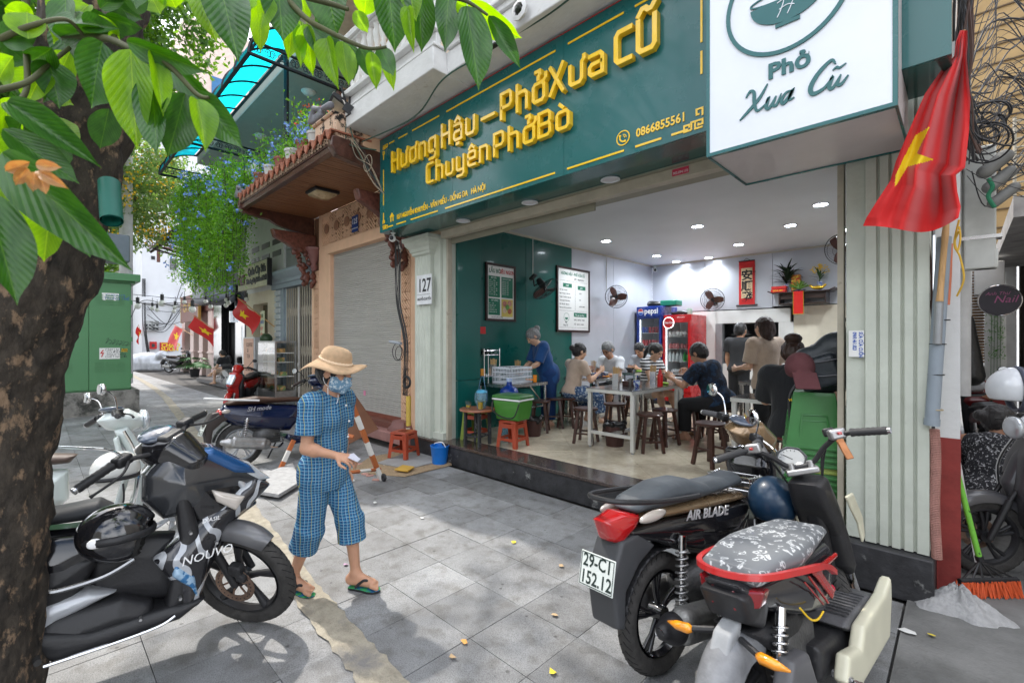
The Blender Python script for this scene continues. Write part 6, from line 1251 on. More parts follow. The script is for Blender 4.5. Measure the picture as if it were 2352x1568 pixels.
E7=N_.new('ShaderNodeBump');E7 .inputs['Strength'].default_value=.7;E7 .inputs['Distance'].default_value=.01;L_.new(wvx.outputs['Fac'],E7 .inputs['Height']);L_.new(E7 .outputs['Normal'],bs_.inputs['Normal'])
ER=hd(-.012,0,.040);tilt=A3(((hr[0][0],hr[0][1],hr[0][2],ER.x),(hr[1][0],hr[1][1],hr[1][2],ER.y),(hr[2][0],hr[2][1],hr[2][2],ER.z),(0,0,0,1)))
BZ=[(.0,.088),(.03,.087),(.06,.080),(.080,.066),(.090,.04),(.095,.010),(.097,-.004),(.108,-.012),(.128,-.018),(.150,-.028),(.170,-.042),(.184,-.056)]
F3=56;rg=[]
for(r,z)in BZ:
 ring=[]
 for j in range(F3):
  a=2*pi*j/F3;wv=max(0,(r-.1)/.07);ring.append(A0((r*cos(a)*(1+.06*wv*cos(2*a)),r*sin(a)*.94,z+wv*(.020*sin(3*a+.6)+.030*cos(a))*1.0+wv*.016*max(0,cos(a)))))
 rg.append(ring)
b=B();b.rings(rg,cap=False);hat_me=b.mesh('straw_hat');hat_me.materials.append(D8);hat_me.polygons.foreach_set('use_smooth',[True]*len(hat_me.polygons))
DO=bpy.data.objects.new('straw_hat',hat_me);COL.objects.link(DO);DO.matrix_world=A3 .Translation(wo.o.location)@A3 .Rotation(R_(WA),4,'Z')@tilt;DO['label']='wide brimmed woven straw hat on the head of the walking woman';DO['category']='hat'
md=DO.modifiers.new('thick','SOLIDIFY');md.thickness=.004
b=B()
for k_ in range(2):b.tube([A0((.0985*cos(a)+.003*cos(14*a+pi*k_)*cos(a),.0985*sin(a)*.94,.004+.005*sin(14*a+pi*k_)))for a in np.linspace(0,2*pi,140)],.0048,6)
bo_=BF('plaited_band',b,M('pale_straw_plait',(.78,.60,.42),.7,bump=.4),smooth=180,fix=False);bo_.parent=DO
maskm=M('floral_mask_cloth',(.16,.30,.44),.8,var=.1,bump=.2,col2=(.62,.70,.74),c2pos=(.52,.56),c2scale=55)
s=SD();s.ell(hd(.014,0,-.030),(.054*hs,.048*hs,.047*hs),hr);s.cap(hd(.060,0,-.008),hd(.068,0,-.030),.012*hs,.008*hs,k=.02);s.cap(hd(.066,0,-.030),hd(.050,0,-.062),.008*hs,.012*hs,k=.02)
s.box(hd(-.035,0,-.03),(.09*hs,.2,.2),.003,hr,sub=True);s.box(hd(.02,0,.048),(.2,.2,.10*hs),.004,hr,sub=True)
mo=T('face_mask','light blue floral cloth face mask worn by the walking woman','face mask',wo.o.location,rz=R_(WA));mo.p('mask_cloth',s.build(.0045),maskm,smooth=180)
b=B()
for s_ in(-1,1):b.tube(AK([hd(.012,s_*.047,-.012),hd(-.002,s_*.056,-.002),hd(-.016,s_*.055,-.012)],5),.0016,5);b.tube(AK([hd(.012,s_*.044,-.052),hd(-.004,s_*.052,-.04),hd(-.014,s_*.054,-.02)],5),.0016,5)
b.tube(AK([hd(.01,-.045,-.055),hd(.03,-.05,-.10),hd(.05,-.045,-.12),hd(.055,-.03,-.10),hd(.045,-.02,-.075)],6),.002,5);mo.p('ear_loop',b,A5,fix=False)
b=B()
for i in range(5):p=wo.pel+wo.u*(.26-i*.065)*Hw+wo.f*(.075+(.02 if 0<i<3 else.0))*Hw+V3(.012,-.01,0);b.sph(p+wo.f*.014,.0065,8,6)
wo.p('buttons',b,A5)
for i in(0,1):
 a=wo.J['an%d'%i];fd=A0((1,(.05,-.12)[i],0)).normalized();c=V3(0,0,1).cross(fd);base=a+V3(0,0,-.0605*Hw);z0=base.z
 o=T('flip_flop','green soled flip flop with black straps on the walking woman\'s %s foot'%('forward','rear')[i],'sandal',wo.o.location,rz=R_(WA),group='flip flops of the walking woman')
 ol=[(-.045,0),(-.04,-.026),(0,-.028),(.05,-.03),(.10,-.040),(.14,-.036),(.165,-.015),(.168,.005),(.15,.03),(.10,.036),(.04,.026),(-.02,.028),(-.042,.02)]
 P2=[a+fd*(x*1.0)+c*(y*1.0)for x,y in ol];b=B();b.rings([[A0((p.x,p.y,z0-.016))for p in P2],[A0((p.x,p.y,z0-.003))for p in P2]]);so=o.p('sole',b,A4,bevel=.003)
 b=B();b.rings([[A0((p.x,p.y,z0-.0029))for p in P2],[A0((p.x,p.y,z0-.001))for p in P2]]);o.p('footbed',b,M('green_blue_footbed',(.05,.35,.12),.6,var=.2,col2=(.02,.15,.4),c2pos=(.5,.52),c2scale=30),parent=so)
 b=B();tp_=a+fd*.118+c*-.004+V3(0,0,-.030*Hw)
 for s_ in(-1,1):b.tube(AK([tp_+V3(0,0,-.014),a+fd*.075+c*s_*.024+V3(0,0,-.022*Hw),a+fd*.02+c*s_*.036+V3(0,0,-.052*Hw)],6),[.005]+[.0085]*12,8)
 o.p('strap',b,A4)
b=B();b.box(wo.J['wr1']+V3(.11,.0,-.005),(.06,.035,.003),(.3,.4,.2));b.box(wo.J['wr1']+V3(.105,.01,.0),(.055,.03,.003),(.1,.5,-.2));pp=T('folded_papers','folded white papers held in the right hand of the walking woman','paper',wo.o.location,rz=R_(WA));pp.p('sheet',b,M('paper_lilac',(.55,.55,.62),.7))
navy=A7(BD('navy_blouse',(.008,.06,.20)),9,.5)
AI=lambda sp=.12,sh=.12:(((1,sp,-.06),(sh,0,-1)),((1,-sp,-.06),(sh,0,-1)))
CS=.25
def pos(x,y,X=None,Y=None):return None
st=AE('grey haired woman in dark blue blouse and trousers working at the serving table',(-4.62,5.56,CS+.01),R_(-118),1.55,dict(lean=20,top=navy,bottom=M('navy_trousers_cloth',(.006,.035,.13),.85),te=.022,be=.02,hem=.95,tophem=.12,sleeve=.9,skin=skin2,hair=hairg,hairstyle='bun',bunz=.03,hpitch=42,h=.0105,bulk=1.08,arms=(((.4,.05,-1),(.85,-.3,-.5)),((.35,-.05,-1),(.85,.3,-.5))),curl=(.6,.6)))
b=B();
for i in range(26):b.sph(wo.pel if False else st.nk+V3(.06+random.uniform(-.02,.03),random.uniform(-.08,.0),-.10+random.uniform(-.05,.05)),.006,5,4)
bei=A7(BD('beige_tshirt',(.52,.40,.31)),9,.5);flo=A7(M('floral_skirt_cloth',(.03,.07,.16),.8,var=.2,col2=(.40,.45,.48),c2pos=(.53,.56),c2scale=26),9,.5)
AE('woman in beige t-shirt and blue floral skirt eating with chopsticks by the green wall',(-4.30,5.72,CS),R_(72),1.58,dict(hz=.53,lean=12,top=bei,bottom=flo,skirt=.75,te=.014,sleeve=.62,skin=skin2,hairstyle='bun',hpitch=18,hyaw=-12,legs=AI(.14,.1),arms=(((.45,.1,-.9),(.8,-.25,.5)),((.45,-.12,-.9),(.85,.1,.55))),tophem=.02))
wt=A7(BD('white_tshirt_cloth',(.66,.67,.70)),9,.5)
p3=AE('man with cropped grey hair and glasses in white t-shirt eating from a bowl',(-4.33,7.05,CS),R_(-96),1.66,dict(hz=.54,lean=16,top=wt,bottom=M('dark_shorts',(.05,.05,.055),.8),hem=.5,te=.014,skin=skin,hair=hairg,hpitch=34,legs=AI(.2,.0),arms=(((.4,.2,-.9),(.8,-.45,.15)),((.4,-.2,-.9),(.8,.45,.15))),curl=(.9,.9)))
b=B()
for s_ in(-1,1):b.torus((0,0,0),.017,.0016,'x',16,5);b.xf(A3 .Identity(4));break
gl=T('glasses','thin dark framed glasses on the man in the white t-shirt','glasses',p3 .o.location,rz=R_(-96))
b=B()
for s_ in(-1,1):b.tube([p3 .hd(.066,s_*.021,.004)+p3 .hr@V3(0,.026*cos(a),.020*sin(a))for a in np.linspace(0,2*pi,18)],.0022,5);b.tube([p3 .hd(.064,s_*.036,.006),p3 .hd(.0,s_*.056,.004)],.002,5)
gl.p('frame',b,A4,fix=False)
AE('young man in grey t-shirt looking down at a phone near the blue fridge',(-4.55,8.55,CS),R_(-92),1.68,dict(hz=.53,lean=20,top=A7(BD('grey_tshirt_cloth',(.30,.31,.33)),9,.5),bottom=M('black_trousers_cloth',(.012,.012,.014),.85),te=.014,skin=skin,hpitch=38,legs=AI(.15,.0),arms=(((.4,.1,-.9),(.8,-.4,.3)),((.4,-.1,-.9),(.8,.4,.3))),h=.013))
DK=A7(M('striped_knit',(.02,.02,.024),.85,var=0),9,.4);N_,L_,bs_=AC(DK);tcx=N_.new('ShaderNodeTexCoord');sx_=N_.new('ShaderNodeSeparateXYZ');L_.new(tcx.outputs['Object'],sx_.inputs[0])
m1=N_.new('ShaderNodeMath');m1 .operation='MULTIPLY';m1 .inputs[1].default_value=21;m2=N_.new('ShaderNodeMath');m2 .operation='FRACT';m3=N_.new('ShaderNodeMath');m3 .operation='GREATER_THAN';m3 .inputs[1].default_value=.48;L_.new(sx_.outputs['Z'],m1 .inputs[0]);L_.new(m1 .outputs[0],m2 .inputs[0]);L_.new(m2 .outputs[0],m3 .inputs[0])
rp=AT(DK.node_tree,m3 .outputs[0],(.015,.015,.02),(.62,.62,.62),0,1);L_.new(rp.outputs['Color'],bs_.inputs['Base Color'])
pw_=AE('woman with ponytail in black and white striped top eating at the long steel table',(-3.62,6.78,CS),R_(-8),1.58,dict(hz=.545,lean=14,top=DK,bottom=M('pale_shorts',(.42,.38,.34),.8),hem=.35,te=.014,sleeve=.5,skin=skin2,hairstyle='pony',hpitch=30,legs=AI(.2,.25),arms=(((.45,.1,-.8),(.9,-.1,.15)),((.45,-.1,-.8),(.9,.15,.2))),curl=(.9,.9)))
nv_=A7(M('dark_navy_pattern',(.008,.012,.024),.85,var=.3,col2=(.012,.035,.08),c2pos=(.5,.53),c2scale=16),9,.4)
AE('heavy man in dark navy t-shirt leaning over his bowl at the long steel table',(-2.22,6.1,CS),R_(172),1.70,dict(hz=.53,lean=24,top=nv_,bottom=M('black_trousers_cloth'),te=.02,bulk=1.18,sleeve=.75,skin=skin,hpitch=30,legs=AI(.25,.0),arms=(((.55,.25,-.75),(.85,-.2,.35)),((.55,-.3,-.75),(.8,.3,.45))),curl=(.9,.9)))
tn=A7(BD('tan_linen',(.50,.38,.29)),9,.5)
pb=AE('standing woman in tan collared blouse with dark brown hair seen from behind',(-1.72,6.25,CS),R_(150),1.60,dict(lean=3,top=tn,bottom=M('black_trousers_cloth'),te=.03,tophem=.07,sleeve=.85,skin=skin2,hair=CK,hairstyle='down',hpitch=6,arms=(((.15,.1,-1),(.9,-.1,-.15)),((.1,-.15,-1),(.9,.1,-.1)))))
EH=A7(BD('black_cotton',(.016,.017,.020),rough=.9,bump=.2),7,.6)
AE('seated woman with hair bun and loose black t-shirt, back to the street',(-1.10,4.78,CS),R_(104),1.62,dict(hz=.545,lean=8,top=EH,bottom=M('black_trousers_cloth'),hem=.55,te=.045,tophem=.10,sleeve=.9,skin=skin2,hair=CK,hairstyle='topbun',hpitch=14,legs=AI(.2,-.1),arms=(((.4,.15,-.9),(.9,-.3,.1)),((.4,-.2,-.9),(.9,.3,.1))),h=.0095))
AE('girl with dark hair sitting opposite the woman in black, facing the street',(-1.06,5.65,CS),R_(-95),1.52,dict(hz=.55,lean=12,top=EH,bottom=M('black_trousers_cloth'),te=.02,skin=skin2,hairstyle='down',hpitch=12,hyaw=12,legs=AI(.15,0),arms=(((.4,.1,-.9),(.8,-.4,.0)),((.4,-.1,-.9),(.8,.4,.0)))))
AE('person in dark clothes standing by the kitchen hatch behind the woman in tan',(-2.75,8.4,CS),R_(80),1.62,dict(lean=3,top=M('charcoal_cloth',(.03,.03,.032),.9),bottom=M('black_trousers_cloth'),te=.03,h=.014,face=False))
lm_=T('lanyard','white and orange lanyard round the neck of the woman in black','lanyard',(0,0,0),world=True)
q_=V3(-1.10,4.78,CS)+A3 .Rotation(R_(104),3,'Z')@(V3(sin(R_(8)),0,cos(R_(8)))*.31*1.62+V3(0,0,.545));b=B();b.torus(q_+V3(0,0,.012),.066,.006,'z',24,6,1.6);lm_.p('strap',b,M('lanyard_cloth',(.62,.45,.38),.6))
grt=A7(M('black_white_fleck_cloth',(.02,.02,.024),.9,var=.1,col2=(.5,.5,.52),c2pos=(.55,.60),c2scale=50),9,.3)
AE('old woman with black hair bun in flecked grey blouse sitting low in the alley',(.14,5.15,0),R_(75),1.50,dict(hz=.36,lean=22,top=grt,bottom=M('dark_trousers',(.015,.015,.018),.9),te=.02,bulk=1.15,sleeve=1.5,tophem=.06,skin=B1('skin_brown',(.34,.17,.10)),hairstyle='bun',hpitch=8,hyaw=-50,legs=(((1,.2,.1),(.1,0,-1)),((1,-.2,.1),(.1,0,-1))),arms=(((.5,.1,-.8),(.9,-.1,-.2)),((.5,-.1,-.8),(.9,.1,-.2)))))
AE('man in dark cap and black shirt sitting beyond the old woman in the alley',(.78,8.3,0),R_(-120),1.62,dict(hz=.50,lean=14,top=EH,bottom=M('dark_trousers'),te=.02,skin=AH['skin_brown'],hpitch=10,legs=AI(),arms=(((.3,.3,-.9),(.8,-.2,-.1)),((.2,-.9,-.25),(.4,-.8,-.1))),h=.014))
seated_far=AE('bare legged young man in black t-shirt sitting with crossed legs beside the black column',(-18.4,4.70,0),R_(-150),1.66,dict(hz=.50,lean=18,top=EH,bottom=M('khaki_shorts',(.25,.18,.13),.8),hem=.4,te=.02,skin=skin2,hpitch=36,legs=(((.9,.25,.12),(.2,-.1,-1)),((.95,.0,.25),(.7,.35,-.35))),arms=(((.4,.1,-.9),(.8,-.3,-.2)),((.4,-.1,-.9),(.8,.3,-.2))),h=.018))
def B8(name,lab,y0,y1,z0,z1):
 t=T(name,lab,'framed menu',(LX,(y0+y1)/2,z0),world=True);fm=M('dark_brown_frame',(.03,.012,.010),.4)
 for(a,c,d,e)in((y0,y1,z1-.035,z1),(y0,y1,z0,z0+.035),(y0,y0+.035,z0+.0352,z1-.0352),(y1-.035,y1,z0+.0352,z1-.0352)):b=B();b.bb(LX+.002,LX+.035,a,c,d,e);t.p('frame_rail',b,fm)
 b=B();b.bb(LX+.003,LX+.02,y0+.036,y1-.036,z0+.036,z1-.036);t.p('sheet',b,C9);return t
E8=LX+.0215
def lw(t,s,y,z,sz,m,bold=0,sxx=.9):AA(s,sz,(E8,y,z),'l',m,t,ext=.0006,bold=bold,sx=sxx)
def lb(t,y0,y1,z0,z1,m,nm='print_block',dx=0.):b=B();b.bb(LX+.0195,LX+.021+dx,y0,y1,z0,z1);return t.p(nm,b,m,smooth=0)
A1=B8('framed_menu','smaller framed hotpot menu with food pictures on the green wall',4.66,5.30,1.86,2.73)
lw(A1,'LẨU BÒ',4.73,2.59,.085,AG,.002,.8);lw(A1,'SIÊU NGON',4.95,2.59,.085,BH,.002,.72)
lb(A1,4.72,4.96,2.22,2.54,AG);lb(A1,4.99,5.24,2.22,2.54,AG);lb(A1,4.72,4.96,1.95,2.20,AG);lb(A1,4.99,5.24,1.93,2.20,M('menu_yellow',(.62,.5,.12),.5))
lw(A1,'SET LẨU',4.77,2.50,.035,A5);lw(A1,'MÓN GỌI THÊM',5.01,2.50,.028,A5);lw(A1,'ĐỒ UỐNG',4.78,2.16,.033,A5)
for i in range(8):lw(A1,'SET %d ........ 200k'%(i+1)if i%3==0 else'Tái - chín - nạm - gầu',4.735,2.465-i*.030,.021,A5);lw(A1,'Thịt bò tái ......50k',5.005,2.465-i*.028,.021,A5)
for i in range(5):lw(A1,('Bia ....... 20k','Nước ngọt .. 15k','Trà đá ...... 5k','Khoai lang kén ..40k','Khoai tây chiên ..40k')[i],4.735,2.12-i*.032,.021,A5)
for(y_,z_,c_)in((5.06,2.13,(.5,.2,.15)),(5.17,2.14,(.55,.25,.2)),(5.06,2.03,(.6,.45,.3)),(5.17,2.02,(.45,.12,.06)),(5.12,2.08,(.15,.35,.08))):b=B();b.lathe([(0,0),(.045,0),(.045,.001),(0,.001)],(LX+.022,y_,z_),16,'x');A1 .p('dish_picture',b,M('dish_%d'%int(c_[0]*100),c_,.5,var=.5,scale=70))
lw(A1,'Giá có thể thay đổi theo thời giá',4.78,1.915,.02,A6)
A2=B8('framed_menu','larger framed white noodle menu with green ribbons across the green and silver wall',6.34,7.33,1.72,2.88)
lw(A2,'HƯƠNG HẬU - PHỞ XƯA CŨ',6.46,2.74,.07,AG,.002,.78);lw(A2,'SĐT : 0866855561',6.85,2.665,.045,A6);lb(A2,6.42,7.26,2.635,2.638,A6);lb(A2,6.88,6.883,2.12,2.60,A6);lb(A2,6.42,7.26,2.10,2.103,A6);lb(A2,6.42,7.26,1.80,1.803,A6)
for(a,c,z_,s_)in((6.52,6.78,2.52,'PHỞ'),(6.96,7.2,2.50,'KÈM')):lb(A2,a,c,z_,z_+.07,AG);lw(A2,s_,(a+c)/2-.05,z_+.015,.045,A5)
for i,s_ in enumerate(('Tái - Chín - Tái chín','Nạm - Tái nạm - Chín nạm','Tái gầu - Chín gầu - Nạm gầu','Tái nạm gầu (Tô đặc biệt)','Bắp - Bắp gầu - Bắp nạm','Thịt chan (Chỉ có vào buổi tối)')):lw(A2,s_,6.42,2.46-i*.063,.030,A6)
for i,s_ in enumerate(('QUẨY','TRÀ','TRỨNG TRẦN')):lw(A2,s_,7.0,2.42-i*.12,.030,A6)
lb(A2,6.84,7.24,2.00,2.075,AG);lw(A2,'Thời gian bán hàng',6.87,2.02,.042,A5);lw(A2,'SÁNG : 06H10 - 12H30',6.84,1.93,.038,A6);lw(A2,'TỐI : 16H10 - 21H30',6.84,1.85,.038,A6);lw(A2,'Phở',6.58,1.88,.04,A6);lw(A2,'Xưa Cũ',6.53,1.83,.045,A6)
bb=B();A9(bb,[(6.62+.075*cos(a),1.985+.075*sin(a))for a in np.linspace(0,2*pi,30,endpoint=False)],.005,0,.0008,closed=True);b=B();b.add([(E8+v[2],v[0],v[1])for v in bb.v],bb.f);A2 .p('emblem',b,AG,smooth=0)
b=B();b.rings([[A0((E8,6.62+.045*cos(a),1.98+min(0,.04*sin(a))))for a in np.linspace(0,2*pi,20,endpoint=False)],[A0((E8+.001,6.62+.045*cos(a),1.98+min(0,.04*sin(a))))for a in np.linspace(0,2*pi,20,endpoint=False)]]);A2 .p('emblem_bowl',b,AG,smooth=0)
cage=M('fan_cage',(.03,.03,.032),.35,.5);blade=M('fan_blade_brown',(.10,.03,.02),.3,coat=.3)
def DP(lab,c,axis_az,tilt,r=.22,mount=(0,0,0),grp='black wall fans',hub=True,bl=None,cm=None):
 t=T('wall_fan',lab,'fan',c,rot=(0,tilt,axis_az),group=grp);b=B()
 for i in range(48):
  a=2*pi*i/48;AD=[(.085-.0*k,rr_*cos(a),rr_*sin(a))if False else(x_,rr_*cos(a+tw_),rr_*sin(a+tw_))for x_,rr_,tw_ in((.10,.035,0),(.10,r*.45,.05),(.075,r*.8,.1),(.03,r,.12),(-.01,r*.9,.12),(-.04,r*.5,.1),(-.045,.06,.1))]
  b.tube(AD,.0014,3)
 for rr_,xx in((r,.03),(r*.8,.075),(r*.45,.10),(.035,.102)):b.torus((xx,0,0),rr_,.0028 if rr_<r else.006,'x',36,4)
 t.p('cage',b,cm or cage,smooth=0,fix=False);b=B()
 for i in range(3):
  for j in range(1):
   a=2*pi*i/3;pr=[]
   for q in np.linspace(0,1,7):rr_=.035+q*(r*.78);w_=(.03+.055*sin(pi*min(q*.75+.12,1)));pr.append([A0((.03+.025*k_,rr_*cos(a+k_*w_/rr_*.8),rr_*sin(a+k_*w_/rr_*.8)))for k_ in(-1,-.33,.33,1)]+[A0((.026+.025*k_,rr_*cos(a+k_*w_/rr_*.8),rr_*sin(a+k_*w_/rr_*.8)))for k_ in(1,.33,-.33,-1)])
   b.rings(pr)
 t.p('blades',b,bl or blade,smooth=60);b=B();b.lathe([(0,-.19),(.045,-.18),(.06,-.10),(.055,-.03),(.03,-.02),(.03,.045),(0,.05)],(0,0,0),16,'x');t.p('motor',b,A4,smooth=40)
 if mount:b=B();b.tube([(-.12,0,0),(-.15,0,-.12),mount],.016,6);b.box(mount,(.03,.09,.12));t.p('wall_arm',b,A4)
 return t
q=xp(1251,661,-4.78);DP('black wall fan above the serving table, turned down to the right',(q.x,q.y,q.z),R_(12),R_(52),.235,(-.28,0,-.05))
q=xp(1414.6,681.6,-4.78);DP('black wall fan on the silver wall right of the large menu',(q.x,q.y,q.z),R_(-42),0,.215,(-.22,0,-.02))
q=yp(1637,688,BY-.3);DP('black wall fan between the red fridge and the red scroll',(q.x,q.y,q.z),R_(-78),R_(8),.225,(-.28,0,-.05))
q=yp(1937,572,8.6);DP('black fan high up, half hidden behind the right pillar',(q.x,q.y,q.z),R_(-100),R_(20),.24,(-.25,0,.05))
def pull(x,y0,z0,z1):b=B();b.tube([(x,y0,z0),(x,y0,z1)],.006,5);b.tube([(x,y0,z1),(x+.0,y0+.02,z1-.02)],.010,5);return b
for(x,ya,yb_,lab,cx_)in((1224,560,645,'white cable running up the green wall to the first fan',-5.08),(1393,595,668,'white cable running up the silver wall to the second fan',-5.08)):
 a=xp(x,ya,cx_);c=xp(x,yb_,cx_);b=B();b.tube([(a.x,a.y,CZ-.03),(c.x,a.y,c.z)],.008,5);AM('fan_cable',lab,'cable',B().tube([(0,0,CZ-.03-c.z),(0,0,0)],.008,5),AQ,(c.x,a.y,c.z))
def DZ(lab,c,az):
 t=T('security_camera',lab,'camera',c,rz=az);s=SD();s.ell((.03,0,0),(.055,.045,.045));s.cap((.0,0,.02),(0,0,.075),.014,k=.01);s.ell((0,0,.08),(.035,.035,.012),k=.01);t.p('housing',s.build(.007),AQ,smooth=180);b=B();b.lathe([(0,.089),(.026,.086),(.03,.07),(0,.07)][::-1],(0,0,0),16,'x');t.p('lens',b,A4,smooth=180)
DZ('white security camera in the back left corner under the ceiling',(-4.98,BY-.1,CZ-.12),R_(-60));DZ('white security camera hanging below the left end of the green sign',tuple(gp(903,549,2.92)),R_(-50))
def CR(name,lab,x0,x1,y0,y1,z1,m,hdr,z0=FZ):
 t=T(name,lab,'drinks fridge',((x0+x1)/2,(y0+y1)/2,z0),world=True);w_=.05;hz_=z1-hdr
 b=B();b.bb(x0,x0+.03,y0+.05,y1,z0+.08,z1);b.bb(x1-.03,x1,y0+.05,y1,z0+.08,z1);b.bb(x0+.03,x1-.03,y1-.04,y1,z0+.08,z1-.03);b.bb(x0+.03,x1-.03,y0+.05,y1,z1-.03,z1);b.bb(x0+.03,x1-.03,y0+.05,y1,z0+.08,z0+.35);b.bb(x0+.03,x1-.03,y0+.05,y1-.041,hz_,z1-.031);t.p('cabinet',b,m,bevel=.004)
 b=B();b.bb(x0+.031,x1-.031,y1-.06,y1-.041,z0+.352,hz_-.002);b.bb(x0+.031,x0+.036,y0+.06,y1-.061,z0+.352,hz_);b.bb(x1-.036,x1-.031,y0+.06,y1-.061,z0+.352,hz_);t.p('lining',b,M('fridge_lining',(.7,.72,.75),.4,var=0))
 b=B();b.bb(x0,x1,y0,y0+.045,hz_-.04,hz_-.002);b.bb(x0,x1,y0,y0+.045,z0+.30,z0+.37);b.bb(x0,x0+.05,y0,y0+.045,z0+.37,hz_-.04);b.bb(x1-.05,x1,y0,y0+.045,z0+.37,hz_-.04);t.p('door_frame',b,m,bevel=.003)
 b=B();b.bb(x0+.05,x1-.05,y0+.02,y0+.026,z0+.37,hz_-.04);t.p('door_glass',b,BE)
 b=B();b.bb(x0+.056,x0+.066,y0+.05,y0+.06,z0+.38,hz_-.06);t.p('led_strip',b,M('led_white',(1,1,1),.4,var=0,emis=(.9,.95,1),estr=2.5))
 n=5;hs_=(hz_-z0-.45)/n;rnd=random.Random(len(lab))
 for i in range(n):
  zz=z0+.38+i*hs_;b=B();b.bb(x0+.04,x1-.04,y0+.09,y1-.07,zz,zz+.008);t.p('shelf',b,AQ)
  for j in range(6):
   xx=x0+.095+j*(x1-x0-.19)/5;b=B();k_=(i,hdr>.15)
   if i in(0,)and hdr<.15:continue
   if hdr>.15:
    can=i>=3;cc=((.02,.06,.35)if j<2 and i==4 else(.5,.03,.04))if can else(.55,.68,.72)
   else:can=False;cc=((.6,.66,.66)if j<4 else(.03,.35,.05))if i==2 else(.5,.5,.5)
   if can:b.lathe([(0,0),(.026,.0),(.031,.01),(.031,.115),(.026,.125),(0,.125)],(xx,y0+.14,zz+.008),12)
   elif hdr<.15 and i in(3,4):b.sph((xx,y0+.16+rnd.random()*.05,zz+.06),(.045,.05,.05+rnd.random()*.02),8,6);cc=((.55,.2,.2)if i==3 else(.62,.62,.6))
   elif hdr<.15 and i==1:
    if j>1:continue
    b.sph((xx+.12,y0+.16,zz+.06),(.10,.08,.05),10,6);cc=(.6,.62,.64)
   else:b.lathe([(0,0),(.031,.0),(.031,.12),(.012,.17),(.014,.19),(0,.19)],(xx,y0+.14,zz+.008),12)
   t.p('drink_can' if can else'drink_bottle',b,M('drink_%d_%d_%d'%tuple(int(v*50)for v in cc),cc,.3,var=.2,scale=30),smooth=50)
 b=B();b.bb(x0+.02,x1-.02,y0+.06,y1-.02,z0,z0+.079);t.p('plinth',b,A4);return t
BN=9.02;pf=CR('drinks_fridge','blue drinks fridge with pepsi header standing in the left corner',-5.03,-4.47,BN,BN+.75,2.29,M('fridge_blue',(.005,.03,.22),.25,coat=.5),.22)
b=B();b.bb(-5.03,-4.47,BN-.02,BN+.05,2.06,2.29);pf.p('header',b,M('fridge_blue'),bevel=.02);AA('pepsi',.17,(-4.84,BN-.0225,2.135),'f',A5,pf,ext=.002,bold=.003,sx=.88)
for nm,c_,f0,f1 in(('logo_red',BH,0,pi),('logo_blue',M('logo_blue_print',(.02,.10,.45),.4),pi,2*pi)):b=B();pr=[(-4.925+.058*cos(a),2.175+.062*sin(a))for a in np.linspace(f0+.25,f1-.25,14)];b.prism(pr,BN-.026,BN-.0215,'y');pf.p(nm,b,c_,smooth=0)
b=B();b.prism([(-4.925+.064*cos(a),2.175+.068*sin(a))for a in np.linspace(0,2*pi,28,endpoint=False)],BN-.0212,BN-.0202,'y');pf.p('logo_white',b,A5,smooth=0)
cf=CR('drinks_fridge','red drinks fridge with round coca cola badge beside the blue one',-4.44,-3.86,BN,BN+.80,2.09,M('fridge_red',(.45,.008,.012),.25,coat=.5),.12)
b=B();b.lathe([(0,-.03),(.105,-.028),(.115,-.015),(.115,0),(0,0)],(-4.30,BN,1.93),32,'y');cb=cf.p('round_badge',b,M('badge_red',(.5,.01,.012),.3,coat=.5));b=B();b.torus((-4.30,BN-.02,1.93),.108,.007,'y',36,6);cf.p('lit_rim',b,M('led_white'),parent=cb)
AA('Coca Cola',.058,(-4.395,BN-.0315,1.915),'f',A5,cf,ext=.001,shear=.25,bold=.0015,sx=.78);AA('ICE COLD',.035,(-4.13,BN-.0015,2.025),'f',A5,cf,ext=.001)
b=B();b.prism([(9.3,.9),(9.40,.9),(9.41,1.2),(9.375,1.32),(9.37,1.45),(9.33,1.45),(9.325,1.32),(9.29,1.2)],-3.8595,-3.858,'x');cf.p('bottle_silhouette',b,M('pale_red',(.6,.3,.3),.4),smooth=0)
s=SD();s.ell((0,0,.06),(.16,.12,.07));s.ell((.10,.02,.05),(.10,.1,.05),k=.03);s.ell((-.08,0,.10),(.07,.06,.04),k=.03);AM('plastic_bag','black plastic bag lying on top of the blue fridge','bag',s.build(.012),M('black_bin_bag',(.012,.012,.012),.3,bump=.6,bscale=30),(-4.78,BN+.3,2.29),smooth=180)
b=B();b.box((0,0,.06),(.36,.3,.12));AM('green_box','green plastic box lying on top of the fridges','box',b,M('green_box_plastic',(.01,.16,.10),.4),(-4.42,BN+.35,2.295),bevel=.02)
s=SD();s.box((0,0,.04),(.34,.22,.06),.02);s.ell((.05,0,.07),(.14,.1,.035),k=.03);AM('plastic_bag','flat dark bag on top of the red fridge','bag',s.build(.012),M('black_bin_bag'),(-4.18,BN+.3,2.09),smooth=180)
b=B();b.lathe([(0,0),(.05,0),(.055,.02),(.055,.12),(.05,.13),(0,.13)],n=16);AM('plastic_jar','clear jar with green lid on top of the red fridge','jar',b,M('jar_green_lid',(.35,.5,.42),.3),(-3.98,BN+.25,2.09),smooth=50)
q0=yp(1697,601,BY-.02);q1=yp(1733.6,700,BY-.02);sc=T('hanging_scroll','red hanging scroll with three black characters on tan paper','scroll',((q0 .x+q1 .x)/2,BY-.02,q1 .z),world=True)
b=B();b.bb(q0 .x,q1 .x,BY-.012,BY-.006,q1 .z,q0 .z);sc.p('red_silk',b,M('scroll_red',(.50,.012,.012),.6));wx=q1 .x-q0 .x;b=B();b.bb(q0 .x+wx*.15,q1 .x-wx*.15,BY-.016,BY-.0125,q1 .z+.14,q0 .z-.14);sc.p('tan_paper',b,M('tan_paper',(.60,.46,.28),.7))
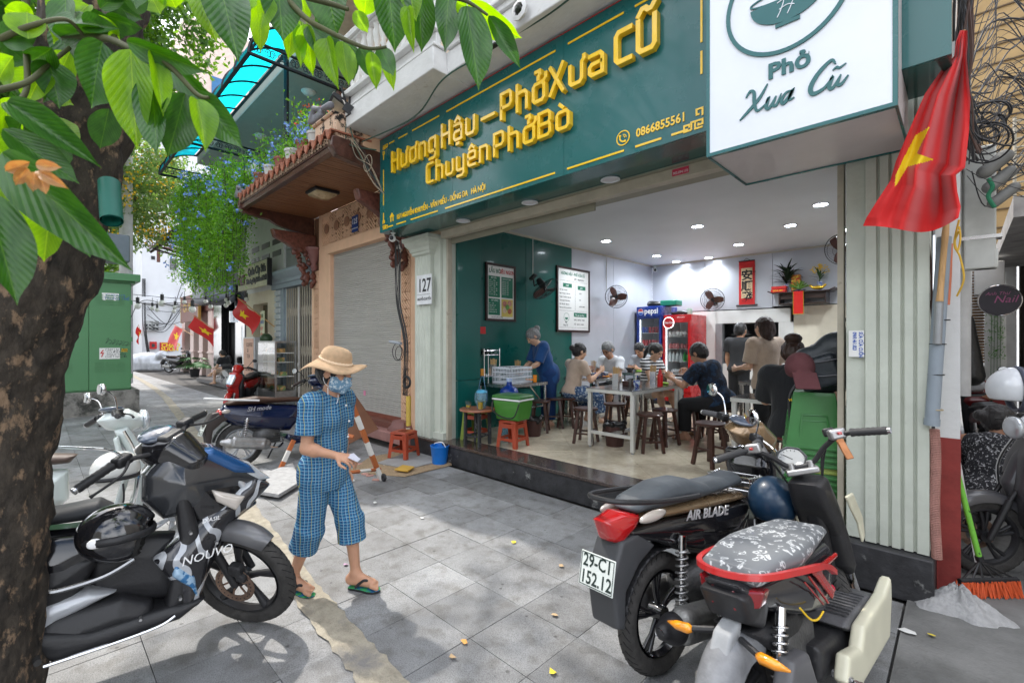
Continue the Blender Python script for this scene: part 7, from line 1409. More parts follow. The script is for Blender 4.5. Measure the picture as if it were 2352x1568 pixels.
b=B();b.tube([(q0 .x-.05,BY-.02,q1 .z-.0),(q1 .x+.05,BY-.02,q1 .z-.0)],.016,8);b.tube([(q0 .x,BY-.02,q0 .z),(q1 .x,BY-.02,q0 .z)],.010,8);b.tube([(q0 .x+.08,BY-.02,q0 .z),((q0 .x+q1 .x)/2,BY-.02,q0 .z+.05),(q1 .x-.08,BY-.02,q0 .z)],.004,5);sc.p('roller',b,A4)
for i,ch_ in enumerate('安順發'):AA(ch_,.215,(q0 .x+wx*.5-.105,BY-.017,q0 .z-.36-i*.215),'f',M('ink',(.01,.01,.01),.6,var=0),sc,ext=.001,bold=.006)
AA('丙午年',.035,(q1 .x-wx*.27,BY-.017,q0 .z-.24),'f',AH['ink'],sc,ext=.001)
a0=yp(1779,690,BY-.2);a1=yp(1904,690,BY-.2);zt=yp(1830,671,BY-.2).z;sh_=T('altar_shelf','dark wooden altar shelf mounted high on the back wall','shelf',((a0 .x+a1 .x)/2,BY-.2,zt-.25),world=True)
b=B();b.bb(a0 .x,a1 .x+.05,BY-.36,BY-.003,zt-.02,zt);b.bb(a0 .x+.10,a1 .x-.02,BY-.33,BY-.003,zt-.22,zt-.20);b.bb(a0 .x+.10,a0 .x+.12,BY-.33,BY-.003,zt-.199,zt-.021);b.bb(a1 .x-.04,a1 .x-.02,BY-.33,BY-.003,zt-.199,zt-.021);b.bb(a0 .x+.121,a1 .x-.041,BY-.31,BY-.29,zt-.13,zt-.021);sh_.p('shelf_board',b,M('altar_wood',(.03,.015,.012),.35,coat=.3),bevel=.004)
for x_ in(a0 .x-.03,a1 .x+.07):b=B();b.box((x_,BY-.18,zt+.01),(.10,.36,.02),(0,-.45 if x_>a0 .x else.45,0));sh_.p('upturned_end',b,M('altar_wood'))
def CC(name,lab,cat,b,m,x,y,z,**k):return AM(name,lab,cat,b,m,(x,y,z),**k)
def D7(name,lab,x,y,z,n,L0,w0,col_,droop=.5,pot=None,poth=.18,potr=.06,upv=.8,pm=None,seed=1):
 t=T(name,lab,'plant',(x,y,z));rnd=random.Random(seed);b=B()
 for i in range(n):
  a=rnd.uniform(0,2*pi);el=rnd.uniform(.15,upv);L=L0*rnd.uniform(.6,1.1);z0=poth+rnd.uniform(0,L0*.75);p=A0((0,0,z0));d=A0((cos(a)*cos(el),sin(a)*cos(el),sin(el)));c=A0((-sin(a),cos(a),0));rg=[]
  for j in range(6):
   q=j/5;w_=w0*(sin(pi*min(1,q*.8+.12))if q<1 else.02);rg.append((p-c*w_,p+A0((0,0,-w_*.3)),p+c*w_));p=p+d*L/5;d=(d+A0((0,0,-droop/5*(1+q)))).normalized()
  k=len(b.v)
  for r_ in rg:b.v+=[tuple(v)for v in r_]
  for j in range(5):
   for m_ in(0,1):o_=k+j*3+m_;b.f.append((o_,o_+1,o_+4,o_+3))
 lf_=M('leaf_%s'%name,col_,.45,var=.35,scale=9);t.p('leaves',b,lf_,fix=False);b=B();b.tube([(0,0,poth*.5),(0.0,0,poth+L0*.7)],.008,6);t.p('stem',b,lf_);b=B();b.lathe([(0,0),(potr*.7,0),(potr,poth*.9),(potr*1.05,poth),(potr*.9,poth),(potr*.85,poth*.8),(0,poth*.8)],n=20);t.p('pot',b,pm or A4);return t
CE=M('blue_white_vase',(.55,.6,.66),.15,var=.1,col2=(.02,.06,.3),c2pos=(.5,.53),c2scale=30)
zx=lambda x:yp(x,690,BY-.2).x
D7('dark_leafed_plant','tall dark leafed plant in a blue and white vase on the altar shelf',zx(1806),BY-.2,zt,60,.30,.020,(.012,.03,.012),.5,poth=.16,potr=.045,upv=1.2,pm=CE,seed=4)
fl=D7('yellow_flowers','bunch of small yellow chrysanthemums in a vase on the altar shelf',zx(1883),BY-.2,zt+.02,26,.18,.012,(.03,.08,.02),.2,poth=.14,potr=.04,upv=1.3,pm=CE,seed=6);b=B();rnd=random.Random(3)
for i in range(60):a=rnd.uniform(0,6.28);r_=rnd.uniform(0,.16);b.sph((r_*cos(a),r_*sin(a),.42-r_*.6+rnd.uniform(-.06,.05)),(.014,.014,.009),6,4)
fl.p('flower_heads',b,E6)
b=B();b.box((0,0,.03),(.24,.16,.055));b.box((0.01,0,.09),(.24,.16,.05));o=CC('red_box','red gift box with yellow lettering on the left of the altar shelf','box',b,M('gift_red',(.5,.02,.015),.4),zx(1792),BY-.27,zt+.005,bevel=.004);AA('HÒA AN',.04,(-.08,-.083,.02),'f',C4,o,ext=.001)
b=B();b.box((0,0,.16),(.14,.10,.32));CC('gold_stack','tall pile of gold and red offering packs on the altar shelf','offering',b,M('gold_red_pack',(.62,.42,.04),.4,var=.1,col2=(.5,.03,.02),c2pos=(.5,.52),c2scale=22),zx(1827),BY-.14,zt)
s=SD();rnd=random.Random(2)
for i in range(16):a=rnd.uniform(-1.4,1.4);s.cap((.02*cos(i),.0,.04),(.15*sin(a),-.03+.05*cos(i*2.),.05+.12*cos(a)),.014,.010,k=.004)
CC('green_bananas','bunch of green bananas in the middle of the altar shelf','fruit',s.build(.008),M('banana_green',(.10,.20,.02),.4),zx(1837),BY-.24,zt+.02,smooth=180)
b=B();b.lathe([(0,0),(.05,0),(.11,.03),(.105,.032),(0,.01)],n=20);CC('offering_plate','blue rimmed plate under the bananas','plate',b,CE,zx(1837),BY-.24,zt,smooth=50)
s=SD();s.ell((0,0,.04),(.09,.05,.035));s.cap((-.08,0,.05),(-.11,0,.08),.02,k=.01);s.cap((.08,0,.05),(.11,0,.08),.02,k=.01);CC('gold_ingot','shiny gold ingot ornament on the right of the altar shelf','ornament',s.build(.008),M('gold_foil',(.8,.5,.05),.2,.7),zx(1881),BY-.29,zt+.01,smooth=180)
qa=yp(1832,668,BY-.38);qb=yp(1837,711,BY-.38);b=B();b.bb(-.075,.075,-.006,.006,-.40,0);o=CC('red_tablet','narrow red paper tablet with gold edge hanging from the altar shelf','tablet',b,EK,qa.x+.01,BY-.375,zt+.0);b=B();b.bb(-.083,-.076,-.008,.008,-.40,0);b.bb(.076,.083,-.008,.008,-.40,0);b.bb(-.083,.083,-.008,.008,-.408,-.40);BF('gold_edge',b,AH['gold_foil'],o)
def B5(name,lab,x0,x1,y0,y1,zt_,m,top_m,leg=.045,low=True,cat='table',low_y=None):
 t=T(name,lab,cat,((x0+x1)/2,(y0+y1)/2,FZ),world=True);b=B();b.bb(x0,x1,y0,y1,zt_-.006,zt_);t.p('tabletop',b,top_m,bevel=.002);b=B();b.bb(x0+.004,x1-.004,y0+.004,y0+.034,zt_-.046,zt_-.0065);b.bb(x0+.004,x1-.004,y1-.034,y1-.004,zt_-.046,zt_-.0065);b.bb(x0+.004,x0+.034,y0+.0341,y1-.0341,zt_-.046,zt_-.0065);b.bb(x1-.034,x1-.004,y0+.0341,y1-.0341,zt_-.046,zt_-.0065);t.p('apron',b,m)
 for xx in(x0+leg/2+.004,x1-leg/2-.004):
  for yy in(y0+leg/2+.036,y1-leg/2-.036):b=B();b.box((xx,yy,(FZ+.02+zt_-.047)/2),(leg,leg,zt_-.047-FZ-.02));t.p('leg',b,m,bevel=.003);b=B();b.cyl((xx,yy,FZ),(xx,yy,FZ+.019),leg*.4,n=8);t.p('foot',b,BG)
 if low:b=B();b.bb(x0+leg+.005,x1-leg-.005,y0+.04,y0+.075,FZ+.17,FZ+.205);b.bb(x0+leg+.005,x1-leg-.005,y1-.075,y1-.04,FZ+.17,FZ+.205);b.bb((x0+x1)/2-.015,(x0+x1)/2+.015,y0+.0751,y1-.0751,FZ+.17,FZ+.205);t.p('stretcher',b,m)
 return t
F0=M('pale_brushed_steel',(.66,.66,.63),.35,.55,var=.08,scale=4);dts=M('dark_reflecting_steel',(.20,.20,.20),.12,.9,var=.1)
TZ=.98
B5('steel_table','nearest long steel table with white edged top and chopstick holder',-3.34,-2.70,4.74,6.00,TZ,F0,dts);B5('steel_table','far half of the long steel table where the couple eat',-3.34,-2.70,6.03,7.40,TZ,AZ,dts)
B5('steel_table','steel table by the green wall between two diners',-4.62,-4.00,5.95,6.75,TZ,AZ,dts,low=False);B5('steel_table','steel table by the silver wall in front of the young man',-4.85,-4.25,7.55,8.2,TZ,AZ,dts,low=False)
B5('steel_table','small white edged table behind the gold scooter',-1.72,-.72,4.98,5.52,TZ,F0,dts,low=False);B5('steel_table','steel table near the kitchen hatch',-2.3,-1.5,7.0,7.7,TZ,AZ,dts,low=False)
srv=B5('serving_table','steel folding serving table with crate and cup rack by the green wall',-5.0,-4.36,4.42,5.24,.965,AZ,dts,.028,False)
b=B();b.tube([(-4.38,4.47,.62),(-4.38,5.2,.62)],.012,6);b.tube([(-4.38,5.2,.60),(-4.38,4.85,.94)],.010,6);srv.p('brace',b,AZ)
wst=M('dark_stool_wood',(.055,.020,.013),.35,var=.35,scale=8,bump=.2,coat=.25)
def C6(lab,x,y,rz,m=wst,h_=.45,r=.155):
 t=T('wooden_stool',lab,'stool',(x,y,FZ),rz=rz,group='dark wooden stools');b=B();b.lathe([(0,h_-.03),(r*.92,h_-.03),(r,h_-.02),(r,h_-.006),(r*.96,h_),(0,h_)],n=28);t.p('seat',b,m,smooth=30)
 for i in range(4):a=pi/4+pi/2*i;p0=A0((.105*cos(a),.105*sin(a),h_-.03));p1=A0((.175*cos(a),.175*sin(a),0));b=B();b.tube([p1,p0],[.024,.024],4,flat=(cos(a),sin(a),0));t.p('leg',b,m,smooth=0)
 for i in range(4):a=pi/4+pi/2*i;a2=a+pi/2;zq=.13+.05*(i%2);q_=.175-.07*zq/h_;b=B();b.tube([(q_*cos(a),q_*sin(a),zq),(q_*cos(a2),q_*sin(a2),zq)],.014,4);t.p('rung',b,m,smooth=0)
 return t
SP=[(1346,1016,'left of the nearest steel table'),(1492.5,1036,'nearest the street, right of the steel table'),(1527,1020,'just behind the nearest right hand one'),(1412,1000,'behind the black waste bin'),(1273,981,'between serving table and woman in beige'),(1306,962,'under the woman in the floral skirt'),(1582,1008,'under the bronze handlebar of the gold scooter'),(1382,958,'at the white t-shirt man\'s table'),(1460,975,'under the woman in stripes'),(1640,1004,'under the heavy man in navy'),(1240,990,'half hidden by the serving table leg')]
EP=None
for i,(x,y,w_)in enumerate(SP):
 p=gp(x,y,FZ);lab='dark brown round wooden stool '+w_
 if i==0:EP=C6(lab,p.x,p.y,.3)
 else:EQ(EP,(p.x,p.y,FZ),.3+i*.5,lab)
for(x,y,w_)in((-3.62,6.74,'beneath the striped woman\'s skirt hem'),(-2.16,6.1,'beneath the man in navy'),(-4.32,5.66,'beneath the woman in beige'),(-4.33,7.08,'beneath the man in white'),(-1.06,5.7,'beneath the girl facing the street'),(-1.9,4.95,'beside the small white edged table')):EQ(EP,(x,y,FZ),x,'dark brown round wooden stool '+w_)
rst=M('reddish_stool_wood',(.10,.018,.014),.35,var=.3,scale=8,coat=.25);o=C6('reddish wooden stool under the woman in black',-1.08,4.72,.2,rst)
stick=M('bamboo_chopstick',(.62,.42,.20),.6)
def AW(lab,x,y,z,n=34,hgt=.16,s_=.075):
 t=T('chopstick_holder',lab,'chopstick holder',(x,y,z),rz=.3,group='steel chopstick holders');b=B();b.bb(-s_/2,s_/2,-s_/2,-s_/2+.003,0,hgt);b.bb(-s_/2,s_/2,s_/2-.003,s_/2,0,hgt);b.bb(-s_/2,-s_/2+.003,-s_/2+.003,s_/2-.003,0,hgt);b.bb(s_/2-.003,s_/2,-s_/2+.003,s_/2-.003,0,hgt);t.p('steel_box',b,M('bright_steel',(.7,.7,.7),.2,.8));b=B();rnd=random.Random(n)
 for i in range(n):x0=rnd.uniform(-.028,.028);y0=rnd.uniform(-.028,.028);b.tube([(x0*.8,y0*.8,.01),(x0*1.7,y0*1.7,.235+rnd.uniform(-.01,.015))],.0032,4)
 t.p('chopsticks',b,stick,smooth=0);return t
q=gp(1413,886,TZ);AW('steel chopstick holder full of bamboo sticks on the nearest table',q.x,q.y+.02,TZ,40);q=gp(1500,880,TZ);AW('chopstick holder in front of the woman in stripes',q.x,q.y,TZ);AW('chopstick holder beside the man in navy',-2.78,7.0,TZ,30);AW('chopstick holder on the table by the green wall',-4.5,6.6,TZ,24);AW('chopstick holder on the serving table shelf',-4.9,5.15,1.02,24)
def B7(lab,x,y,z):b=B();b.lathe([(0,0),(.033,0),(.035,.01),(.035,.13),(.028,.15),(.022,.155),(.018,.19),(.007,.215),(0,.215)],n=18);AM('chilli_sauce_bottle',lab,'sauce bottle',b,M('sauce_red',(.6,.012,.012),.3),(x,y,z),smooth=40,group='red sauce bottles')
q=gp(1507,881,TZ);B7('red sauce bottle in the middle of the long table',-2.80,5.62,TZ);B7('red sauce bottle beside the man in navy',-2.92,7.0,TZ)
def D4(lab,x,y,z,m,r=.085):b=B();b.lathe([(0,0),(r*.45,0),(r*.5,.012),(r*.85,.045),(r,.07),(r*.97,.07),(r*.8,.045),(r*.3,.02),(0,.02)],n=24);AM('bowl',lab,'bowl',b,m,(x,y,z),smooth=50)
D4('white noodle bowl under the face of the man in navy',-2.82,6.25,TZ,M('porcelain',(.66,.68,.70),.2),.11);D4('blue patterned bowl of the man in the white t-shirt',-4.22,6.48,TZ,CE,.10);D4('blue patterned bowl of the woman in beige',-4.18,6.2,TZ,CE,.09);D4('dark bowl on the young man\'s table',-4.55,7.9,TZ,M('dark_porcelain',(.05,.04,.04),.2),.09)
b=B();b.lathe([(0,0),(.03,0),(.042,.03),(.04,.075),(.034,.08),(.032,.075),(.036,.03),(0,.01)],n=18);q=gp(1448,889,TZ);AM('spotted_cup','white cup with blue spots near the front corner of the table','cup',b,CE,(q.x+.02,q.y+.12,TZ),smooth=50)
b=B();b.lathe([(0,0),(.022,0),(.022,.07),(.015,.08),(.012,.10),(0,.10)],n=12);AM('pepper_bottle','small dark bottle with silver top beside the spotted cup','bottle',b,M('pepper_glass',(.05,.045,.04),.2),(q.x-.06,q.y+.1,TZ),smooth=40)
b=B();b.box((0,0,.04),(.16,.11,.08));AM('woven_box','brown woven tissue box on the long steel table','box',b,M('brown_weave',(.06,.025,.02),.6,bump=.6,bscale=80),(-2.95,6.6,TZ),bevel=.006)
b=B();b.box((0,0,.03),(.13,.10,.06));AM('woven_box','small brown box behind the spotted cup','box',b,M('brown_weave'),(-3.1,5.35,TZ),bevel=.006)
b=B();b.lathe([(0,0),(.028,0),(.04,.11),(.042,.112),(.043,.12),(.02,.135),(0,.136)],n=16);b.tube([(0,0,.12),(.02,0,.22)],.003,5);AM('iced_tea_cup','clear plastic cup of brown iced tea with straw','cup',b,M('tea_cup',(.28,.2,.15),.15,trans=.4),(-3.02,6.2,TZ),smooth=50)
def EI(lab,x,y,m):s=SD();rnd=random.Random(int(x*100));[s.ell((rnd.uniform(-.06,.06),rnd.uniform(-.04,.04),.015),(.03,.02,.012),k=.01)for _ in range(7)];AM('side_dish',lab,'food',s.build(.008),m,(x,y,TZ),smooth=180)
EI('plate of green lime wedges on the long table',-2.86,5.85,M('lime_green',(.25,.5,.03),.5));EI('plate of golden fried dough sticks on the table by the wall',-4.08,6.35,M('dough_gold',(.62,.24,.04),.6));EI('green dish on the young man\'s table',-4.35,7.95,M('lime_green'));EI('orange fruit pieces under the hands of the staff woman',-4.52,5.05,M('papaya',(.8,.28,.02),.5))
def crate(lab,x,y,z,L=.46,W_=.34,H_=.22):
 t=T('plastic_crate',lab,'crate',(x,y,z),rz=pi/2);pm_=M('white_crate_plastic',(.70,.74,.80),.4);b=B();th_=.004
 for s_ in(-1,1):
  for(a,nn,ax)in((L,15,0),(W_,11,1)):
   for i in range(nn+1):
    u_=-a/2+a*i/nn;w_=.006
    for k_ in((0),):
     if ax==0:b.box((u_,s_*W_/2,H_/2),(w_,th_,H_))
     else:b.box((s_*L/2,u_,H_/2),(th_,w_,H_))
   for zz in(.008,H_*.36,H_*.68,H_-.012):
    E1=.022 if zz>H_*.9 else.014
    if ax==0:b.box((0,s_*(W_/2+.0005),zz),(L+.006,th_+.002,E1))
    else:b.box((s_*(L/2+.0005),0,zz),(th_+.002,W_+.006,E1))
 b.box((0,0,.004),(L,W_,.006));t.p('basket',b,pm_,smooth=0,fix=False);return t
crate('white slotted plastic crate of cups on the serving table',-4.66,4.80,.966)
for i in range(6):b=B();b.lathe([(0,0),(.028,0),(.034,.10),(.032,.10),(.026,.006),(0,.006)],n=14);AM('drinking_glass','drinking glass in the white crate','glass',b,BE,(-4.74+(i%2)*.14,4.66+(i//2)*.13,1.09),smooth=50,group='glasses in the crate')
rk=T('cup_rack','two tier chrome rack with glasses and chopsticks on the serving table','rack',(-4.9,4.5,.97),world=True);b=B()
for yy in(4.38,4.68):
 for xx in(-5.04,-4.80):b.tube([(xx,yy,.965),(xx,yy,1.45)],.006,6)
for zz in(1.06,1.36,1.42):
 b.tube([(-5.04,4.38,zz),(-4.80,4.38,zz),(-4.80,4.68,zz),(-5.04,4.68,zz),(-5.04,4.38,zz)],.005,6)
rk.p('frame',b,A8);b=B();b.bb(-5.04,-4.80,4.38,4.68,1.352,1.358);b.bb(-5.04,-4.80,4.38,4.68,1.052,1.058);rk.p('tray',b,AZ)
gme=B().lathe([(0,0),(.026,0),(.030,.085),(.028,.085),(.024,.006),(0,.006)],n=12)
g0=None
for i in range(12):
 o=AM('drinking_glass','drinking glass upright on the upper tier of the chrome rack','glass',B().lathe([(0,0),(.026,0),(.030,.085),(.028,.085),(.024,.006),(0,.006)],n=12),BE,(-5.01+(i%3)*.085,4.41+(i//3)*.075,1.359),smooth=50,group='glasses on the rack')if i==0 else None
 if i==0:g0=o
 else:EQ(g0,(-5.01+(i%3)*.085,4.41+(i//3)*.075,1.359))
AW('chopsticks standing in the lower tier of the chrome rack',-4.86,4.60,1.06,24)
b=B();b.box((0,0,.05),(.10,.08,.10));AM('juice_box','orange packets in the lower tier of the chrome rack','packet',b,M('orange_packet',(.75,.3,.03),.5),(-4.95,4.45,1.06),bevel=.004)
b=B();b.lathe([(0,0),(.026,0),(.030,.10),(.0,.10)],n=14);AM('orange_juice','glass of orange juice right of the white crate','glass',b,M('orange_juice',(.8,.25,.02),.2),(-4.42,5.02,.967),smooth=50)
b=B();b.box((0,0,0),(.03,.05,.30));b.box((.02,.04,.11),(.05,.14,.10));AM('red_valve_box','small red switch box fixed to the green wall above the glasses','switch box',b,EK,(-4.98,4.42,1.60))
b=B();b.lathe([(0,0),(.13,0),(.15,.16),(.155,.17),(.0,.17)],n=20);AM('teal_basin','teal plastic basin under the serving table','basin',b,M('teal_basin_plastic',(.03,.22,.20),.4),(-4.62,5.05,.70),smooth=40)
ET=T('round_side_table','small round wooden side table with black legs at the shop edge','table',(-4.40,3.90,FZ));b=B();b.lathe([(0,.43),(.225,.43),(.23,.44),(.225,.455),(0,.455)],n=32);ET.p('tabletop',b,M('round_top_wood',(.30,.10,.045),.35,var=.35,scale=5,stretch=(1,6,1),coat=.3),smooth=30)
for i in range(4):a=pi/4+.2+pi/2*i;b=B();b.tube([(.15*cos(a),.15*sin(a),.43),(.155*cos(a),.155*sin(a),0)],.024,4);ET.p('leg',b,M('chipped_black_paint',(.03,.032,.035),.6,col2=(.25,.25,.25),c2pos=(.6,.63),c2scale=20),smooth=0);b=B();b.tube([(.15*cos(a),.15*sin(a),.12),(.15*cos(a+pi/2),.15*sin(a+pi/2),.12)],.012,4);ET.p('rung',b,AH['chipped_black_paint'],smooth=0)
pt=T('water_pitcher','clear blue pitcher of iced tea with blue lid on the round table','pitcher',(-4.36,3.93,FZ+.456));b=B();b.lathe([(0,.003),(.055,.003),(.068,.20),(.066,.21),(.064,.20),(.052,.008),(0,.008)],n=24);pt.p('jug',b,M('pale_blue_plastic',(.45,.72,.85),.15,trans=.75),smooth=50);b=B();b.lathe([(0,.01),(.051,.01),(.058,.10),(0,.10)],n=24);pt.p('tea',b,M('amber_tea',(.75,.50,.03),.1,trans=.3),smooth=50);b=B();b.lathe([(0,.235),(.02,.235),(.05,.225),(.07,.212),(.07,.20),(0,.20)][::-1],n=24);pt.p('lid',b,M('sky_blue_plastic',(.10,.40,.62),.3),smooth=50);b=B();b.tube(AK([(-.066,0,.19),(-.11,0,.17),(-.11,0,.08),(-.058,0,.04)],5),.010,6);pt.p('handle',b,AH['pale_blue_plastic'])
for i,(dx,dy,lv)in enumerate(((-.12,-.05,.035),(.10,-.04,.09))):t=T('tea_glass',('short glass of amber tea left of the pitcher','fuller glass of yellow tea right of the pitcher')[i],'glass',(-4.40+dx,3.90+dy,FZ+.456));hgt=(.085,.12)[i];b=B();b.lathe([(0,0),(.032,0),(.036,hgt),(.034,hgt),(.030,.005),(0,.005)],n=18);t.p('glass_wall',b,BE,smooth=50);b=B();b.lathe([(0,.0055),(.0295,.0055),(.031,lv),(0,lv)],n=18);t.p('tea',b,AH['amber_tea'],smooth=50)
def BX(lab,x,y,z,m,w=.26,h_=.33,rz=0,name='plastic_stool',grp=None,m2=None):
 t=T(name,lab,'stool',(x,y,z),rz=rz,group=grp);b=B();w1=w*.80;rg=[]
 for(ww,zz)in((w1,h_-.012),(w1*.98,h_),(w1*.55,h_-.004)):rg.append([A0((sx_*ww/2,sy_*ww/2,zz))for sx_,sy_ in((-1,-1),(1,-1),(1,1),(-1,1))])
 b.rings(rg);b.rings([[A0((sx_*(w1+.016)/2,sy_*(w1+.016)/2,zz))for sx_,sy_ in((-1,-1),(1,-1),(1,1),(-1,1))]for zz in(h_-.03,h_-.012)]);t.p('seat',b,m,bevel=.008)
 b=B()
 for i in range(4):b.box((-.045+i*.03,0,h_+.0005),(.008,w1*.5,.002))
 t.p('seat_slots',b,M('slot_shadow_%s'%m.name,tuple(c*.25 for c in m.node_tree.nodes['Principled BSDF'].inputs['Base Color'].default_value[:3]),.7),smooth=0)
 for sx_,sy_ in((-1,-1),(1,-1),(1,1),(-1,1)):
  b=B();rg=[]
  for zz in(0,.02,h_*.5,h_-.03):
   k_=w/2-(w-w1)/2*zz/h_;cx_,cy_=sx_*k_,sy_*k_;wl=.050+.02*(zz/h_)**2;rg.append([A0(v)for v in((cx_,cy_,zz),(cx_-sx_*wl,cy_,zz),(cx_-sx_*wl,cy_-sy_*.006,zz),(cx_-sx_*.007,cy_-sy_*.007,zz),(cx_-sx_*.006,cy_-sy_*wl,zz),(cx_,cy_-sy_*wl,zz))])
  b.rings(rg);t.p('leg',b,m,smooth=0,bevel=.003)
 for i in range(4):
  a=pi/2*i;b=B();b.box((cos(a)*(w*.46),sin(a)*(w*.46),h_*.30),(.008 if i%2==0 else w*.62,w*.62 if i%2==0 else.008,.035));b.box((cos(a)*(w*.43),sin(a)*(w*.43),h_*.80),(.008 if i%2==0 else w*.62,w*.62 if i%2==0 else.008,.05));t.p('rung',b,m2 or m)
 return t
EU=M('rust_red_plastic',(.36,.055,.022),.4,var=.1,coat=.2);olv=M('olive_green_plastic',(.20,.27,.045),.4,var=.1);gr_=M('green_cooler_plastic',(.05,.20,.025),.35,var=.08,coat=.3)
BX('rust red plastic stool on the board outside beside the blue bucket',-5.30,3.40,.03,EU,.30,.34,.35);BX('rust red plastic stool carrying the green cooler',-4.02,4.15,FZ,EU,.30,.33,.15);BX('olive green plastic stool with red rungs against the green wall',-4.66,4.10,FZ,olv,.30,.38,.2,m2=EU)
co=T('cooler_box','green plastic cooler box with white rim on a red stool','cooler',(-4.02,4.15,FZ+.335),rz=.12);b=B();b.rings([[A0((sx_*w_/2,sy_*d_/2,z_))for sx_,sy_ in((-1,-1),(1,-1),(1,1),(-1,1))]for w_,d_,z_ in((.34,.24,0),(.40,.29,.20),(.40,.29,.24))]);co.p('body',b,gr_,bevel=.012);b=B();b.box((0,0,.252),(.43,.31,.022));co.p('rim',b,A5,bevel=.008);b=B();b.rings([[A0((sx_*w_/2,sy_*d_/2,z_))for sx_,sy_ in((-1,-1),(1,-1),(1,1),(-1,1))]for w_,d_,z_ in((.44,.32,.264),(.42,.30,.30),(.32,.22,.315))]);co.p('lid',b,M('dark_green_lid',(.03,.14,.025),.35,coat=.3),bevel=.01);b=B();b.tube(AK([(-.20,-.155,.22),(-.16,-.20,.12),(0,-.21,.05),(.16,-.20,.06),(.21,-.155,.22)],6),.009,6);co.p('carry_handle',b,A4)
jg=T('water_bottle','large blue water bottle behind the cooler','bottle',(-4.38,4.45,FZ+.30));b=B();b.lathe([(0,0),(.13,0),(.135,.03),(.135,.30),(.11,.37),(.04,.41),(.035,.47),(0,.47)],n=24);jg.p('bottle_body',b,M('deep_blue_plastic',(.01,.05,.30),.15,trans=.3),smooth=50);b=B();b.lathe([(0,.46),(.04,.46),(.04,.50),(0,.50)],n=14);jg.p('cap',b,M('pale_blue_cap',(.4,.5,.7),.4))
b=B();b.lathe([(0,0),(.07,0),(.085,.20),(.083,.20),(.0,.01)],n=20);AM('clear_jug','clear blue jug on the floor behind the round table','jug',b,AH['pale_blue_plastic'],(-4.28,4.3,FZ),smooth=50)
b=B();b.rings([[A0((sx_*.08,sy_*.03,z_))for sx_,sy_ in((-1,-1),(1,-1),(1,1),(-1,1))]for z_ in(0,.16)]);b.tube(AK([(-.07,0,.16),(-.02,0,.33),(.03,0,.33),(.07,0,.16)],5),.006,5);AM('cloth_bag','small light blue cloth bag hanging at the serving table','bag',b,M('light_blue_cloth',(.10,.22,.34),.85),(-4.78,4.32,.72))
def DG(lab,x,y,z,r=.13,h_=.25):
 t=T('waste_bin',lab,'waste bin',(x,y,z));b=B();b.lathe([(0,0),(r*.82,0),(r,h_),(r*.97,h_),(r*.8,.01),(0,.01)],n=24);t.p('basket',b,M('brown_weave'),smooth=40);s=SD();rnd=random.Random(5)
 s.ell((0,0,h_+.01),(r*1.05,r*1.05,.03));[s.ell((r*.9*cos(i),r*.9*sin(i),h_+.01+.03*sin(i*3)),(.04,.03,.035),(0,0,i),k=.02)for i in range(9)];s.ell((0,0,h_+.05),(r*.7,r*.7,.045),sub=True);t.p('bag_liner',s.build(.01),M('black_bin_bag'),smooth=180)
q=gp(1400,1026,FZ);DG('woven bin with black bag in front of the nearest steel table',q.x,q.y+.12,FZ);q=gp(1225,1000,FZ);DG('woven bin with black bag under the serving table',q.x,q.y,FZ,.12,.22);q=gp(1722,1050,FZ);DG('waste bin with black bag behind the gold scooter',q.x,q.y,FZ,.15,.25)
CW=(-.80,4.02);lg=M('lime_green_plastic',(.26,.33,.07),.4);dg=M('mid_green_plastic',(.045,.19,.05),.4,coat=.2)
def nst(lab,z,m,rz):
 t=T('plastic_stool',lab,'stool',(CW[0],CW[1],z),rz=rz,group='stacked green plastic stools');w=.36;h_=.40;b=B()
 rg=[[A0((sx_*ww/2,sy_*ww/2,zz))for sx_,sy_ in((-1,-1),(1,-1),(1,1),(-1,1))]for ww,zz in((w,0),(w-.01,.03),(.26,h_-.02),(.25,h_))];b.rings(rg,cap=False);k=len(b.v);b.v+=[(sx_*.125,sy_*.125,h_)for sx_,sy_ in((-1,-1),(1,-1),(1,1),(-1,1))];b.f.append((k,k+1,k+2,k+3));b.rings([[A0((sx_*ww/2,sy_*ww/2,zz))for sx_,sy_ in((-1,-1),(1,-1),(1,1),(-1,1))]for ww,zz in((w+.018,.0),(w+.018,.018))]);t.p('shell',b,m,smooth=0,bevel=.004,fix=False)
 for s_ in range(4):
  a=pi/2*s_;b=B();b.tube([A0((0.165,-.09,.12)),A0((.152,-.075,.24)),A0((.15,.075,.24)),A0((.165,.09,.12))],.007,5);b.xf(A3 .Rotation(a,4,'Z'));t.p('moulded_rib',b,m)
 return t
NZ=14
for i in range(NZ):
 lab=('topmost green plastic stool carrying the backpack' if i==NZ-1 else'second stool from the top of the green stack' if i==NZ-2 else'lowest green stool of the stack, on the shop floor' if i==0 else'green plastic stool nested %s from the bottom of the stack'%('','second','third','fourth','fifth','sixth','seventh','eighth','ninth','tenth','eleventh','twelfth')[i])
 nst(lab,FZ+i*.041,lg if i in(4,9)else dg,.30+random.uniform(-.03,.03))
tq=V3(CW[0],CW[1],FZ+(NZ-1)*.041+.33)
EG=AF('VIET NHAT\nPLASTIC',.028,.001,align='CENTER');EG.transform(C8((CW[0]-.085+.035,CW[1]-.150,tq.z-.0),-pi/2+.30));EG.materials.clear();EG.materials.append(B2);o=bpy.data.objects.new('stool_lettering',EG);COL.objects.link(o);o['label']='gold lettering moulded on the front of the top green stool';o['category']='lettering'
